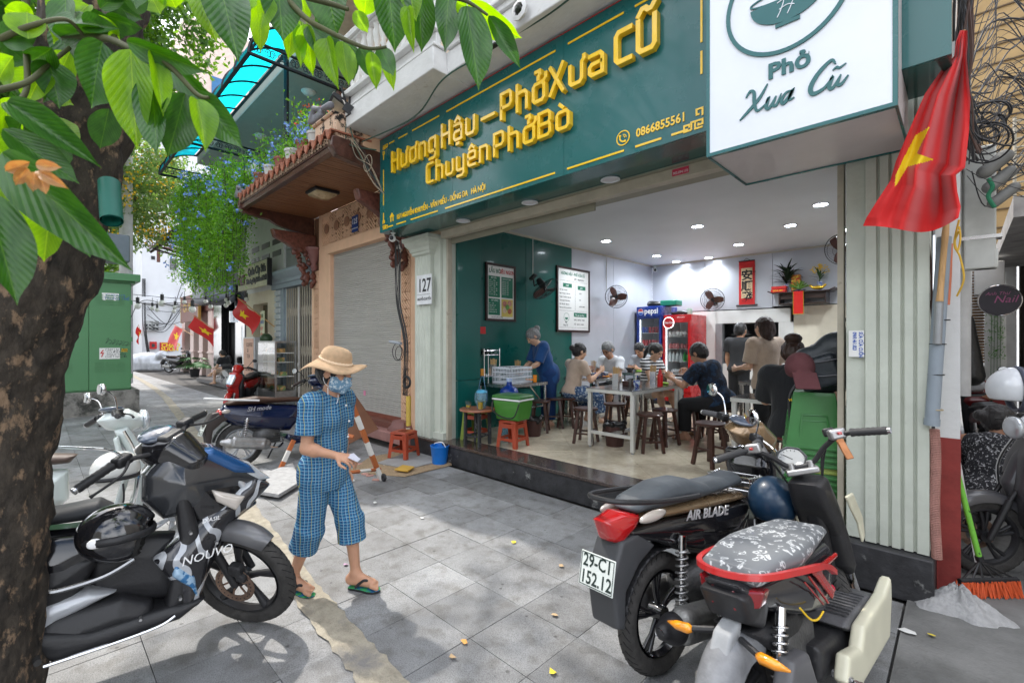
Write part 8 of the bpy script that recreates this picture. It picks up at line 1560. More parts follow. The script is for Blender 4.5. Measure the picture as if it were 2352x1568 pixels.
EF=T('backpack','black leather look backpack lying on the stack of green stools','backpack',(CW[0]+.05,CW[1],FZ+(NZ-1)*.041+.40),rz=.1);s=SD();s.box((.04,0,.18),(.36,.20,.36),.08,(0,-.35,0));s.box((.0,-.12,.14),(.26,.07,.22),.03,(0,-.35,0),k=.02);s.ell((.12,0,.34),(.14,.09,.10),k=.05);EF.p('bag',s.build(.01),M('black_leatherette',(.022,.028,.034),.38,var=.15,bump=.4,bscale=30),smooth=180)
b=B();b.tube(AK([(.15,.02,.42),(.14,.02,.52),(.24,.02,.50),(.23,.02,.40)],6),.012,6);EF.p('top_handle',b,A4);b=B();b.tube(AK([(-.12,-.13,.12),(-.0,-.165,.12),(.14,-.165,.14)],5),.004,5);b.tube(AK([(-.13,-.12,.20),(-.0,-.165,.22),(.12,-.165,.25)],5),.004,5);EF.p('zip',b,M('zip_grey',(.1,.1,.11),.3,.5));b=B();b.tube(AK([(-.14,-.10,.05),(-.18,-.12,-.05),(-.17,-.14,-.25),(-.16,-.14,-.42)],6),.012,6);EF.p('shoulder_strap',b,A4)
cp=T('baseball_cap','maroon baseball cap hooked over the left of the backpack','cap',(CW[0]-.04,CW[1]-.17,FZ+(NZ-1)*.041+.57),rz=-1.1);s=SD();s.ell((-.02,0,.01),(.115,.095,.11),(0,.3,0));s.box((-.02,0,-.115),(.5,.4,.12),.01,(0,.25,0),sub=True);s.box((.135,0,-.075),(.15,.155,.012),.006,(0,.85,0),k=.02);cp.p('crown',s.build(.007),M('maroon_cloth',(.10,.032,.036),.85,bump=.2,bscale=60),smooth=180)
bk=T('bucket','bright blue plastic bucket with white handle by the step','bucket',tuple(gp(1010,1064,.005)));b=B();b.lathe([(0,0),(.088,0),(.092,.01),(.115,.215),(.120,.22),(.120,.235),(.113,.235),(.108,.21),(.086,.012),(0,.012)],n=32);bk.p('pail',b,M('bright_blue_plastic',(.005,.17,.62),.35,coat=.2),smooth=40);b=B();b.tube(AK([(-.115,0,.225),(-.03,-.05,.262),(.09,-.03,.285),(.118,0,.225)],6),.0065,6);bk.p('handle',b,A5)
def BU(name,lab,cat,AD,z,th,m,tilt=0):b=B();P_2=[gp(x,y,z)for x,y in AD];c=sum(P_2,V3())/len(P_2);b.rings([[A0((p.x-c.x,p.y-c.y,k_))for p in P_2]for k_ in(0,th)]);return AM(name,lab,cat,b,m,(c.x,c.y,z),bevel=.002)
BU('coir_mat','brown coir mat lying on the pavement by the shutter step','mat',[(795,1085),(930,1095),(1038,1068),(1030,1052),(930,1035),(850,1050)],.004,.008,M('coir',(.36,.26,.16),.95,var=.3,scale=50,bump=1,bscale=120))
BU('grey_board','thin grey board under the rust red stool','board',[(866,1064),(938,1077),(1018,1058),(1012,1040),(935,1040)],.014,.012,M('grey_board_wood',(.33,.33,.33),.6,var=.1))
BU('yellow_cloth','folded yellow cloth lying before the red stool','cloth',[(906,1080),(936,1084),(952,1074),(925,1070)],.03,.018,M('mustard_cloth',(.55,.33,.06),.8))
EW=M('loose_paver',(.36,.36,.36),.85,var=.2,scale=20,bump=.5)
BU('loose_slab','large loose grey paving slab lying on rubble behind the walking woman','slab',[(577,1132),(640,1143),(690,1112),(672,1068),(610,1092)],.03,.035,EW);BU('loose_slab','broken paving slab lying flat left of the large loose one','slab',[(548,1103),(600,1118),(640,1090),(600,1080)],.01,.03,EW)
rnd=random.Random(8)
for i in range(12):
 q=gp(rnd.uniform(780,900),rnd.uniform(1062,1105),0);b=B();b.box((0,0,.006),(rnd.uniform(.03,.09),rnd.uniform(.02,.06),.012),(0,0,rnd.random()*3));AM('rubble_piece','small broken tile fragment under the striped barrier','rubble',b,M('rubble_%d'%(i%2),((.55,.3,.25),(.6,.6,.58))[i%2],.8),(q.x,q.y,.003),group='tile fragments under the barrier')
q0=gp(815,1078,.004);q1=gp(872,1050,.004);b=B();b.tube([q0,gp(840,1066,.004),q1,gp(893,1048,.004)],.007,5);AM('blue_tape','thin blue strip lying along the mat edge','strip',B().tube([p-q0 for p in(q0,gp(840,1064,.004),q1,gp(905,1046,.004))],.007,5),M('blue_strip',(.01,.08,.4),.5),q0)
af=T('striped_barrier','red and white striped folding barrier with brown board panel','barrier',tuple(gp(830,1100,0)),world=True)
rws=[M('barrier_orange',(.42,.12,.035),.5,var=.15),M('barrier_white',(.66,.64,.60),.5,var=.1)]
tp0=dp(778,858,4.75)
def C7(a,c,n=7,w=.05,t_=.02):
 a=A0(a);c=A0(c)
 for i in range(n):b=B();b.tube([a+(c-a)*(i/n+.001),a+(c-a)*((i+1)/n-.001)],w/1.6,4,flat=(.7,.7,0));af.p('stripe',b,rws[i%2],smooth=0)
fa=gp(876,1102,.0);fb_=gp(760,1094,.0);tp0=A0(((fa.x+fb_.x)/2-.12,(fa.y+fb_.y)/2+.28,1.18))
B4=dp(783,862,4.9);C7(B4,fa,8,.052);bkx=A0((B4 .x-.35,B4 .y+.75,0));
E9=dp(752,872,5.0);
b=B();b.quad(B4+V3(-.01,.02,-.02),E9+V3(-.01,.02,-.02),E9+V3(-.1,.3,-.75),B4+V3(.02,.42,-.62));b.quad(B4+V3(-.01,.03,-.02),E9+V3(-.01,.03,-.02),E9+V3(-.1,.31,-.75),B4+V3(.02,.43,-.62));af.p('brown_board',b,M('brown_hardboard',(.26,.12,.07),.7,var=.1),smooth=0)
C7(dp(775,995,4.95),dp(812,1004,4.95),3,.04);C7(dp(800,1085,4.8),fa+V3(-.02,0,.12),3,.03)
b=B();b.torus(fa+V3(.05,-.0,.04),.03,.016,'y',18,8);af.p('castor',b,A4)
C7(gp(655,1080,0)+V3(.0,.1,.35),gp(640,1085,0),3,.05)
t=T('house_number_plate','white plate reading 127 NGUYỄN KHUYẾN on the left pillar','sign',(-5.31,3.67,2.2),world=True);q=yp(975,665,3.675);b=B();b.bb(q.x-.17,q.x+.17,3.665,3.675,q.z-.20,q.z+.20);t.p('plate',b,M('plate_pale',(.70,.71,.73),.4));AA('127',.25,(q.x-.14,3.664,q.z-.025),'f',A6,t,ext=.001,bold=.004,sx=.8);AA('NGUYỄN KHUYẾN',.05,(q.x-.15,3.664,q.z-.145),'f',A6,t,ext=.001,bold=.001,sx=.72);b=B();b.bb(q.x-.15,q.x+.15,3.663,3.6645,q.z-.068,q.z-.064);t.p('rule',b,A6)
q=yp(1967,789,3.715);t=T('phone_sticker','white sticker with blue vertical phone number on the right pillar','sticker',(q.x,3.715,q.z),world=True);b=B();b.bb(q.x-.04,q.x+.04,3.7135,3.716,q.z-.085,q.z+.085);t.p('paper',b,C9)
for i,s_ in enumerate(('SỬA CỬA CUỐN','0969.461.823')):AA(s_,.028,(q.x+.014-i*.032,3.713,q.z+.075),'f',BL,t,ext=.0005,roll=-pi/2,bold=.001,sx=.78)
q=yp(1563,424,3.697);t=T('red_phone_sticker','small red sticker with phone number on the shutter beam','sticker',(q.x,3.697,q.z),world=True);b=B();b.bb(q.x-.07,q.x+.07,3.694,3.698,2.92,2.975);t.p('paper',b,M('sticker_red',(.55,.04,.09),.5));AA('903.094.110',.032,(q.x-.062,3.693,2.93),'f',A5,t,ext=.0005,sx=.8)
b=B();b.tube([(0,0,0),(0,0,.42)],.036,12);AM('yellow_conduit','short yellow conduit pipe rising beside the left pillar','pipe',b,M('yellow_conduit_paint',(.6,.42,.08),.5),(-5.68,3.72,.35));b=B();b.tube([(0,0,0),(0,0,.30)],.03,10);AM('grey_conduit','dirty white pipe stub below the yellow conduit','pipe',b,M('dirty_white',(.5,.45,.36),.7),(-5.66,3.70,.02))
b=B();rnd=random.Random(4)
EA=T('cable_bundle','tangle of dark cables running down between the lattice strip and the pillar','cables',(-5.7,3.8,1.5),world=True)
for i in range(7):
 x_=-5.75+rnd.uniform(-.06,.06);AD=[(x_+rnd.uniform(-.10,.02),3.62,2.98),(x_-.12+i*.015,3.64,2.5),(x_-.08,3.65,2.1),(x_+.05,3.66,1.7),(x_+.10,3.66,1.45),(x_+.06+.02*sin(i),3.67,1.0),(x_+.05,3.68,.78)];b=B();b.tube(AK(AD,6),.0055,5);EA.p('cable',b,AX)
b=B();b.torus((-5.82,3.62,1.40),.12,.006,'y',30,5,1);b.torus((-5.78,3.63,1.38),.10,.005,'y',30,5,1);EA.p('loop',b,AX);b=B();b.tube([(-5.98,3.60,1.55),(-5.72,3.62,1.52)],.022,8);EA.p('junction',b,M('junction_grey',(.35,.38,.42),.5));b=B();b.torus((-5.60,3.64,.98),.075,.018,'y',24,8,1);EA.p('black_coil',b,AX)
DN=T('drain_pipe','grey drain pipe leaning beside the right pillar above a ribbed hose','pipe',(-.05,3.7,.2),world=True)
pa=dp(2140,977,2.74);pb_=dp(2169,545,2.74);b=B();b.tube([pa,pb_],.034,20);DN.p('grey_pipe',b,M('grey_pvc',(.24,.28,.32),.45,var=.08),smooth=60);b=B();b.tube([pa+(pa-pb_).normalized()*.0,pa+(pb_-pa).normalized()*.04],.038,20);DN.p('pipe_collar',b,AH['grey_pvc'])
hs0=dp(2146,985,2.76);hs1=dp(2150,1282,2.76);b=B();n=150;AD=[hs0 .lerp(hs1,i/n)+V3(.004*sin(i/20),0,0)for i in range(n+1)];b.tube(AD,[.023+.004*(i%2)for i in range(n+1)],12);DN.p('ribbed_hose',b,M('faded_red_hose',(.34,.17,.14),.6,var=.15,scale=12),smooth=0,fix=False)
for(x_,y_,r_)in((2147,940,.037),(2154,790,.036),(2163,735,.036),(2150,860,.036)):c=dp(x_,y_,2.74);b=B();b.torus(c,r_,.0035,'z',22,5);DN.p('tie_wire',b,M('wire_tan',(.35,.28,.16),.6)if y_>900 else AX)
for(x0_,y0_,x1_,y1_)in((2133,560,2140,700),(2138,690,2146,880),(2128,600,2133,760)):b=B();b.tube([dp(x0_,y0_,2.80),dp((x0_+x1_)/2+3,(y0_+y1_)/2,2.80),dp(x1_,y1_,2.80)],.006,5);DN.p('thin_cable',b,M('brown_cable',(.07,.035,.025),.6))
b=B();c0=dp(2180,600,2.78);AD=[dp(2183,560,2.8),dp(2180,640,2.8),dp(2176,700,2.8)];b.tube(AD,.012,8);DN.p('orange_hose',b,M('orange_hose',(.55,.16,.08),.5))
fp=T('flag_pole','bamboo flag pole in a steel socket beside the pillar','flag pole',tuple(dp(2158,692,2.70)),world=True);P0=dp(2158,692,2.70);P1=dp(2212,72,2.66);b=B();npt=24;b.tube([P0 .lerp(P1,i/npt)for i in range(npt+1)],[.0155+(.0025 if i%6==0 else 0)-.004*i/npt for i in range(npt+1)],10);fp.p('bamboo_cane',b,M('bamboo',(.50,.30,.13),.5,var=.2,scale=20,stretch=(4,4,.5)));b=B();b.tube([dp(2153,790,2.71),dp(2158,668,2.71)],.021,12);fp.p('socket',b,BG)
b=B();b.tube(AK([dp(2203,505,2.55),dp(2192,560,2.6),dp(2205,590,2.6),dp(2214,640,2.6),dp(2198,680,2.65)],6),.005,6);b.tube(AK([dp(2203,530,2.55),dp(2193,555,2.6),dp(2200,575,2.6),dp(2206,548,2.6),dp(2203,520,2.6)],6),.005,6);fp.p('yellow_cord',b,M('yellow_cord',(.65,.40,.05),.7),fix=False)
FL=[(0,2205,70),(.06,2196,95),(.12,2191,130),(.20,2170,150),(.32,2125,215),(.45,2092,290),(.60,2058,370),(.72,2045,415),(.82,2012,465),(.92,1990,500),(1.,1982,519)]
FR=[(0,2222,70),(.06,2223,95),(.12,2221,130),(.20,2224,170),(.32,2229,225),(.45,2226,300),(.55,2217,385),(.62,2196,402),(.72,2199,440),(.85,2207,475),(1.,2202,500)]
def BP(Tb,v):
 for i in range(len(Tb)-1):
  if v<=Tb[i+1][0]:q=(v-Tb[i][0])/(Tb[i+1][0]-Tb[i][0]);return A0((Tb[i][1]+(Tb[i+1][1]-Tb[i][1])*q,Tb[i][2]+(Tb[i+1][2]-Tb[i][2])*q))
 return A0(Tb[-1][1:])
star=[(2136,291),(2106,351),(2144,367),(2085,383),(2055,431),(2057,403),(2081,353),(2103,311)]
def CN(x,y,P_):
 c=False;j=len(P_)-1
 for i in range(len(P_)):
  if(P_[i][1]>y)!=(P_[j][1]>y)and x<(P_[j][0]-P_[i][0])*(y-P_[i][1])/(P_[j][1]-P_[i][1])+P_[i][0]:c=not c
  j=i
 return c
NU,NV=110,150;VV=[];PX=[]
for j in range(NV+1):
 v=j/NV;a=BP(FL,v);c=BP(FR,v)
 for i in range(NU+1):
  u=i/NU;p=a.lerp(c,u);sag=(22*sin(pi*u)*v**3-8*sin(2*pi*u)*v**3);p.y+=sag
  fold=.072*sin(9.5*u+2.2*v+.8*sin(5*v))*min(1,v*2.5)*(.35+u*.9)+.018*sin(23*u-5*v)*min(1,v*3)+.012*sin(14*v+4*u)
  dd=2.44+.10*v+(1-u)*v*.05+fold;q=dp(p.x,p.y,dd);VV.append(tuple(q));PX.append((p.x,p.y))
FA,FB=[],[]
for j in range(NV):
 for i in range(NU):
  k=j*(NU+1)+i;q=(k,k+1,k+NU+2,k+NU+1);cx_=sum(PX[m_][0]for m_ in q)/4;cy_=sum(PX[m_][1]for m_ in q)/4;(FB if CN(cx_,cy_,star)else FA).append(q)
DF=M('flag_red',(.60,.008,.008),.65,var=.03,sheen=.3,bump=.1,bscale=200);fly=M('flag_yellow',(.85,.60,.01),.65,var=.03)
bn=dp(2150,400,2.5);fg=T('large_flag','large red flag with yellow star hanging from the bamboo pole','flag',tuple(bn),world=True)
for nm,F_,m_ in(('red_cloth',FA,DF),('yellow_star',FB,fly)):b=B();b.v=VV;b.f=F_;fg.p(nm,b,m_,smooth=180,fix=False)
ST5=[((.28,.115)[k%2]*sin(k*pi/5),-(.28,.115)[k%2]*cos(k*pi/5))for k in range(10)]
def AP(lab,pole0,pole1,c1,c2,seed):
 t=T('small_flag',lab,'flag',pole0,world=True,group='red flags on house fronts');a=A0(pole0);c=A0(pole1);b=B();b.tube([a,c],.014,6);t.p('pole',b,AH['bamboo']);d=(c-a).normalized();F1,F2=B(),B();n=34;g_=[]
 wd=A0((-.35,-.25,0));
 for j in range(n+1):
  for i in range(n+1):
   u=i/n;v=j/n;p=c-d*c1*u+A0((-.45,-.15,-1)).normalized()*c2*v+A0((-.10*v,0,-.16*u*v))+A0((.3,.6,0))*.09*sin(7*u+3*v+seed);g_.append(p)
 for j in range(n):
  for i in range(n):
   k=j*(n+1)+i;u,v=(i+.5)/n-.5,(j+.5)/n-.5;(F2 if CN(u*1.5,v,ST5)else F1).f.append((k,k+1,k+n+2,k+n+1))
 for nm,F_,m_ in(('red_cloth',F1,DF),('yellow_star',F2,fly)):
  if F_.f:b=B();b.v=[tuple(p)for p in g_];b.f=F_.f;t.p(nm,b,m_,smooth=180,fix=False)
AP('nearest small red flag, above the red scooter by the brick patterned column',yp(630,750,3.9),dp(545,683,11.2),.80,.36,0.);AP('middle small red flag on the pink columned house',yp(494,757,5.2),dp(443,724,19),1.3,.52,1.);AP('far small red flag before the white end wall',yp(443,770,5.3),dp(400,745,24.),1.25,1.0,2.);AP('furthest red flag, folded against the corner of the white wall',xp(325,770,-35.9),xp(318,745,-35.5),.65,.6,3.)
br=T('broom','broom with green handle and orange bristles leaning on the red column','broom',tuple(gp(2270,1368,0)),world=True);h0=dp(2159,934,2.93);h1=dp(2248,1276,2.86);b=B();b.tube([h0,h0 .lerp(h1,.5),h1],.0155,12);br.p('handle',b,M('lime_handle',(.18,.52,.06),.45,var=.1,col2=(.02,.05,.02),c2pos=(.62,.64),c2scale=30));L_2=gp(2201,1340,.10);R_2=gp(2338,1338,.10);L_2=A0((-.035,4.0,.105));hc2=gp(2270,1368,0);dirv=A0((.697,.717,0));L_2=hc2-A0((.68,.73,0))*.185+V3(0,0,.095);R_2=hc2+A0((.68,.73,0))*.185+V3(0,0,.095)
b=B();b.tube([L_2,R_2],.018,6);br.p('head_bar',b,A4);b=B();top_=h1+(h1-h0).normalized()*.03
for k_ in(-.9,-.55,-.2,.2,.55,.9):b.tube([top_,(L_2+R_2)/2+(R_2-L_2)/2*k_+V3(0,0,.01)],.006,5)
b.tube([h1,top_],.02,8);br.p('support_ribs',b,A4,fix=False);b=B();rnd=random.Random(1);nn=A0((-.73,.68,0))
for i in range(520):
 q=rnd.random();p=L_2 .lerp(R_2,q)+nn*rnd.uniform(-.022,.022);e_=p+(R_2-L_2)*rnd.uniform(-.04,.04)+nn*rnd.uniform(-.03,.03)+V3(0,0,-.092);e_+=(R_2-L_2).normalized()*(q-.5)*.05;b.tube([p,e_],.0028,3)
br.p('bristles',b,M('orange_bristle',(.62,.09,.02),.6,var=.2,scale=40),smooth=0,fix=False)
b=B();w0=dp(2197,1026,2.98);w1_=dp(2243,1290,2.92);b.tube([V3(),w1_-w0],.012,4);AM('white_squeegee_pole','thin white pole leaning behind the broom handle','pole',b,AQ,w0)
eb=T('cable_cabinet','weathered white cable cabinet strapped high at the alley corner','cabinet',tuple(dp(2248,618,3.35)),world=True);q0=dp(2250,480,3.45);b=B();b.box(q0,(.17,.12,.90));b.box(q0+V3(-.10,.03,0),(.028,.10,.88));eb.p('case',b,M('weathered_white',(.52,.53,.50),.6,var=.12,col2=(.3,.27,.22),c2pos=(.65,.75),c2scale=6),bevel=.01);b=B();b.box(q0+V3(0,0,-.22),(.23,.13,.025));eb.p('strap',b,AZ);b=B();b.box(q0+V3(.03,0,-.38),(.13,.11,.14),(0,.0,0));eb.p('lower_box',b,AH['weathered_white'],bevel=.01)
EV=T('overhead_wires','dense tangle of black overhead wires at the alley corner','wires',(.1,4.5,3),world=True);rnd=random.Random(21)
for i in range(60):
 x_=2196+rnd.random()*30;d=rnd.uniform(2.7,4.2);AD=[dp(x_+rnd.uniform(-16,30),-30+rnd.uniform(-20,0),d),dp(x_+rnd.uniform(-12,16),120+rnd.uniform(-40,40),d),dp(x_+rnd.uniform(-8,20),250+rnd.uniform(-40,40),d),dp(x_+20+rnd.uniform(-6,30),330+rnd.uniform(-20,60),d)];b=B();b.tube(AK(AD,6),rnd.choice((.0025,.004,.004,.009)),5);EV.p('wire',b,M('brown_cable')if i%4==0 else AX)
for i in range(85):
 d=rnd.uniform(2.9,4.5);y0_=rnd.uniform(-20,420);AD=[dp(2215+rnd.uniform(-5,25),y0_+rnd.uniform(40,160)if y0_<200 else y0_,d),dp(2265+rnd.uniform(-20,20),y0_+rnd.uniform(0,90),d),dp(2310+rnd.uniform(-20,20),y0_+rnd.uniform(-60,60),d),dp(2380,y0_+rnd.uniform(-80,80),d)];b=B();b.tube(AK(AD,6),rnd.choice((.0022,.003,.004,.006)),5);EV.p('wire',b,AX)
for i in range(9):
 c=dp(2262+rnd.uniform(-14,30),rnd.uniform(255,330),3.1);b=B();b.torus(c,rnd.uniform(.06,.13),.006,'y',26,5,1);b.xf(A3 .Translation(c)@B6((rnd.uniform(-.6,.6),rnd.uniform(-.5,.5),rnd.uniform(-.6,.6))).to_matrix().to_4x4()@A3 .Translation(-c));EV.p('coil',b,AX)
b=B();b.tube([dp(2207,-60,3.6),dp(2209,340,3.6)],.045,12);AM('utility_pole','pale concrete utility pole behind the tangled wires','pole',B().tube([V3(0,0,-2.0),V3(0,0,5.5)],.055,14),M('pole_concrete',(.48,.48,.47),.8,var=.1),dp(2209,340,3.75))
s=SD();rnd=random.Random(2)
for i in range(3):a0_=dp(2262+i*10,395+i*36,3.2);s.cap(a0_,a0_+V3(.10,.06,.10),.045-.005*i)
me=s.build(.012);c=dp(2262,395,3.2);me.transform(A3 .Translation(-c));AM('cable_splice_closures','cluster of grey cable closures tied with green rope','cable closures',me,M('closure_grey',(.16,.16,.15),.6,var=.3),c,smooth=180)
b=B();b.tube(AK([V3(0,0,0),V3(.02,0,-.06),V3(.0,.0,-.12),V3(.03,0,-.20)],6),.012,8);AM('green_rope','green rope knotted round the cable closures','rope',b,M('green_rope',(.02,.16,.08),.8),dp(2270,410,3.1))
q=dp(2296,690,6.0);rs=T('round_sign','dark oval hanging sign with pink script over the alley','sign',tuple(q),rz=0);b=B();b.lathe([(0,-.035),(.185,-.035),(.20,-.02),(.20,.02),(.185,.035),(0,.035)],n=36,axis='y');rs.p('disc',b,M('dark_sign_face',(.05,.045,.06),.3));b=B();b.torus((0,-.02,0),.195,.010,'y',36,8);rs.p('chrome_rim',b,A8);AA('Nail',.13,(-.06,-.037,-.03),'f',M('pink_script',(.45,.12,.28),.4),rs,ext=.001,shear=.3);AA('Anh Thư',.06,(-.13,-.037,.07),'f',AH['pink_script'],rs,ext=.001,shear=.3)
q=dp(2272,640,6.6);b=B();b.box((0,0,0),(.30,.25,.46));AM('white_shop_box','white box unit fixed high in the alley below the balcony','box',b,AQ,q,bevel=.01)
bz_=T('bamboo_blind','brown bamboo blind hanging beside the green painted wall','blind',(.15,9.5,1.6),world=True)
for i in range(34):b=B();z_=yp(2247,830,9.6).z+i*.042;b.tube([(yp(2233,800,9.6).x,9.6,z_),(yp(2261,800,9.6).x,9.6,z_)],.017,5);bz_.p('slat',b,M('blind_bamboo',(.20,.12,.06),.7,var=.3),smooth=0)
mu=T('bamboo_mural','green bamboo stems painted on the white alley wall','mural',(.38,AY-.02,1.4),world=True);rnd=random.Random(3)
for i in range(4):b=B();x_=.33+i*.035;b.tube([(x_,AY-.006,.95),(x_+.01,AY-.006,2.1)],.004,4);mu.p('painted_stem',b,M('mural_green',(.04,.14,.03),.7))
for i in range(120):b=B()if i==0 else b;x_=rnd.uniform(.28,.49);z_=rnd.choice((2.0,1.8,1.65,1.5,1.35))+rnd.uniform(-.09,.09);a=rnd.uniform(0,6.3);b.quad((x_,AY-.008,z_),(x_+.03*cos(a),AY-.008,z_+.03*sin(a)),(x_+.055*cos(a+.1),AY-.008,z_+.055*sin(a+.1)),(x_+.03*cos(a+.3),AY-.008,z_+.03*sin(a+.3)))
mu.p('painted_leaves',b,M('mural_leaf',(.10,.30,.04),.7),smooth=0,fix=False)
s=SD();s.cap((0,0,0),(.03,0,-.55),.05,.10);s.cap((-.10,.05,.0),(-.06,.05,-.6),.03,.05,k=.02);me=s.build(.014);AM('hanging_dark_bag','dark plastic bags and folded umbrella hanging on the alley wall','bags',me,M('black_bin_bag'),dp(2222,735,4.6),smooth=180)
s=SD();s.ell((0,0,0),(.10,.10,.16));s.ell((.02,0,.12),(.05,.05,.10),k=.04);AM('white_plastic_bag','white plastic bag hanging behind the old woman','bag',s.build(.014),M('thin_white_plastic',(.6,.62,.64),.3,bump=.5),dp(2212,860,6.0),smooth=180)
s2=AL('parked_scooter','distant red and black scooter with plate 29-E2 904.96 in the alley',(.28,7.4),95,dict(body=M('scooter_dark_red',(.12,.01,.012),.3,coat=.5),h=.02,detail=False,l1='29-E2',l2='904.96',mirrors=True,head=M('pearl_white_paint')))
rnd=random.Random(12);lc=[(.75,.6,.05),(.7,.35,.1),(.7,.7,.68),(.45,.28,.4),(.5,.35,.2)]
for i,(x,y,k_,lab)in enumerate([(1862,1505-40,1,'small yellow leaf between the stripped scooter and the broom'),(1065,1475,1,'curled orange leaf on the slabs right of the woman\'s shadow'),(795,1297,3,'pinkish petal on the slab between the woman\'s feet'),(2085,1450,2,'crumpled white tissue on the pavement edge'),(340,931,2,'flat white paper scrap near the painted line'),(1272,1545,0,'yellow petal at the lower middle of the pavement'),(1040,1510,4,'tan dry leaf below the woman\'s shadow'),(2140,1460,0,'yellow leaf on the alley edge'),(862,1095+60,2,'white scrap in front of the barrier'),(620,1240,4,'brown leaf on the painted line'),(1290,1300,4,'small brown leaf on the middle slabs'),(970,1190,2,'tiny white scrap before the step'),(1180,1245,0,'tiny yellow petal on the middle slabs'),(1275,1412,4,'dark hole like leaf stain on a slab')]):
 q=gp(x,y,.004);s_=.03 if i not in(3,4)else.05;b=B();a=rnd.uniform(0,6);AD=[(s_*cos(a+t_*1.25)*rnd.uniform(.5,1),s_*sin(a+t_*1.25)*rnd.uniform(.4,.8),rnd.uniform(0,.012))for t_ in range(5)];b.v=AD+[(0,0,.012)];b.f=[(j,(j+1)%5,5)for j in range(5)];AM('leaf_litter' if k_!=2 else'paper_scrap',lab,'litter',b,M('litter_%d'%k_,lc[k_],.8),q,fix=False)
def AN(name,c,c2,tr=.45,veins=False,rough=.4):
 m=bpy.data.materials.new(name);m.use_nodes=True;N,L,b=AC(m);AH[name]=m;t=N.new('ShaderNodeTexCoord');oi=N.new('ShaderNodeObjectInfo');g=N.new('ShaderNodeNewGeometry')
 n=N.new('ShaderNodeTexNoise');n.inputs['Scale'].default_value=3 if not veins else 4;L.new(g.outputs['Position']if not veins else t.outputs['Object'],n.inputs['Vector'])
 fac=n.outputs['Fac']
 if not veins:
  a=N.new('ShaderNodeMath');a.operation='MULTIPLY_ADD';a.inputs[1].default_value=.5;L.new(g.outputs['Random Per Island'],a.inputs[0]);s_=N.new('ShaderNodeMath');s_.operation='MULTIPLY';s_.inputs[1].default_value=.5;L.new(n.outputs['Fac'],s_.inputs[0]);L.new(s_.outputs[0],a.inputs[2]);fac=a.outputs[0]
 r=AT(m.node_tree,fac,c,c2,.25,.75);out=r.outputs['Color']
 if veins:
  sp=N.new('ShaderNodeSeparateXYZ');L.new(t.outputs['Object'],sp.inputs[0])
  def mt(op,a,c_=None,k=None):
   q=N.new('ShaderNodeMath');q.operation=op
   for i,v in enumerate((a,c_,k)):
    if v is None:continue
    if isinstance(v,(int,float)):q.inputs[i].default_value=v
    else:L.new(v,q.inputs[i])
   return q.outputs[0]
  ay=mt('ABSOLUTE',sp.outputs['Y']);v=mt('FRACT',mt('MULTIPLY',mt('SUBTRACT',sp.outputs['X'],mt('MULTIPLY',ay,.9)),11));vl=mt('LESS_THAN',mt('ABSOLUTE',mt('SUBTRACT',v,.5)),.05);mr=mt('LESS_THAN',ay,.012);f=mt('MULTIPLY',mt('MAXIMUM',mt('MULTIPLY',vl,.45),mr),.55)
  mm=N.new('ShaderNodeMix');mm.data_type='RGBA';L.new(f,mm.inputs['Factor']);L.new(out,mm.inputs['A']);mm.inputs['B'].default_value=(c2[0]*1.9+.02,c2[1]*1.5+.03,c2[2]*1.2,1);out=mm.outputs['Result']
  bp=N.new('ShaderNodeBump');bp.inputs['Strength'].default_value=.12;bp.inputs['Distance'].default_value=.02;L.new(mt('ABSOLUTE',mt('SUBTRACT',v,.5)),bp.inputs['Height']);L.new(bp.outputs['Normal'],b.inputs['Normal'])
 L.new(out,b.inputs['Base Color']);b.inputs['Roughness'].default_value=rough
 tr_=N.new('ShaderNodeBsdfTranslucent');hs=N.new('ShaderNodeHueSaturation');hs.inputs['Value'].default_value=2.6;hs.inputs['Saturation'].default_value=1.15;hs.inputs['Hue'].default_value=.485;L.new(out,hs.inputs['Color']);L.new(hs.outputs['Color'],tr_.inputs['Color']);ms=N.new('ShaderNodeMixShader');ms.inputs[0].default_value=tr;L.new(b.outputs[0],ms.inputs[1]);L.new(tr_.outputs[0],ms.inputs[2]);L.new(ms.outputs[0],N['Material Output'].inputs['Surface']);return m
D6=AN('big_leaf_dark',(.014,.062,.009),(.035,.12,.016),.22,True,.32);big_b=AN('big_leaf_backlit',(.10,.24,.015),(.17,.34,.025),.55,True,.35);small_g=AN('small_leaf',(.03,.09,.012),(.10,.20,.03),.4);fine_y=AN('feathery_leaf',(.07,.14,.04),(.16,.25,.07),.4);vine_g=AN('vine_leaf_sunlit',(.07,.20,.025),(.17,.34,.05),.45);orange_l=AN('young_orange_leaf',(.30,.13,.05),(.36,.22,.08),.25,True)  # backlit broad leaves: light through the blade is put into a brighter green
def BS(C_,size,asp=.45,jit=.5,down=0.):
 C_=np.asarray(C_);n=len(C_);d=np.random.normal(size=(n,3));d[:,2]-=down;d/=np.linalg.norm(d,axis=1)[:,None];u=np.random.normal(size=(n,3));u-=(u*d).sum(1)[:,None]*d;u/=np.linalg.norm(u,axis=1)[:,None];w=np.cross(d,u)
 s=size*(1+jit*(np.random.rand(n)-.5))[:,None];V=np.stack([C_-d*s*.5,C_+u*s*asp*.5+w*s*.08,C_+d*s*.5,C_-u*s*asp*.5+w*s*.08],1).reshape(-1,3);return CT(V,np.arange(4*n).reshape(-1,4))
def BJ(c,r,n,m,sg_,seed,flat=1.):
 rs=np.random.RandomState(seed);q=rs.normal(size=(n,3));q/=np.linalg.norm(q,axis=1)[:,None];q*=(rs.rand(n)**.45)[:,None]*np.array(r);q+=np.array(c);P_=(q[:,None,:]+rs.normal(size=(n,m,3))*np.array([sg_,sg_,sg_*flat])).reshape(-1,3);return P_,q
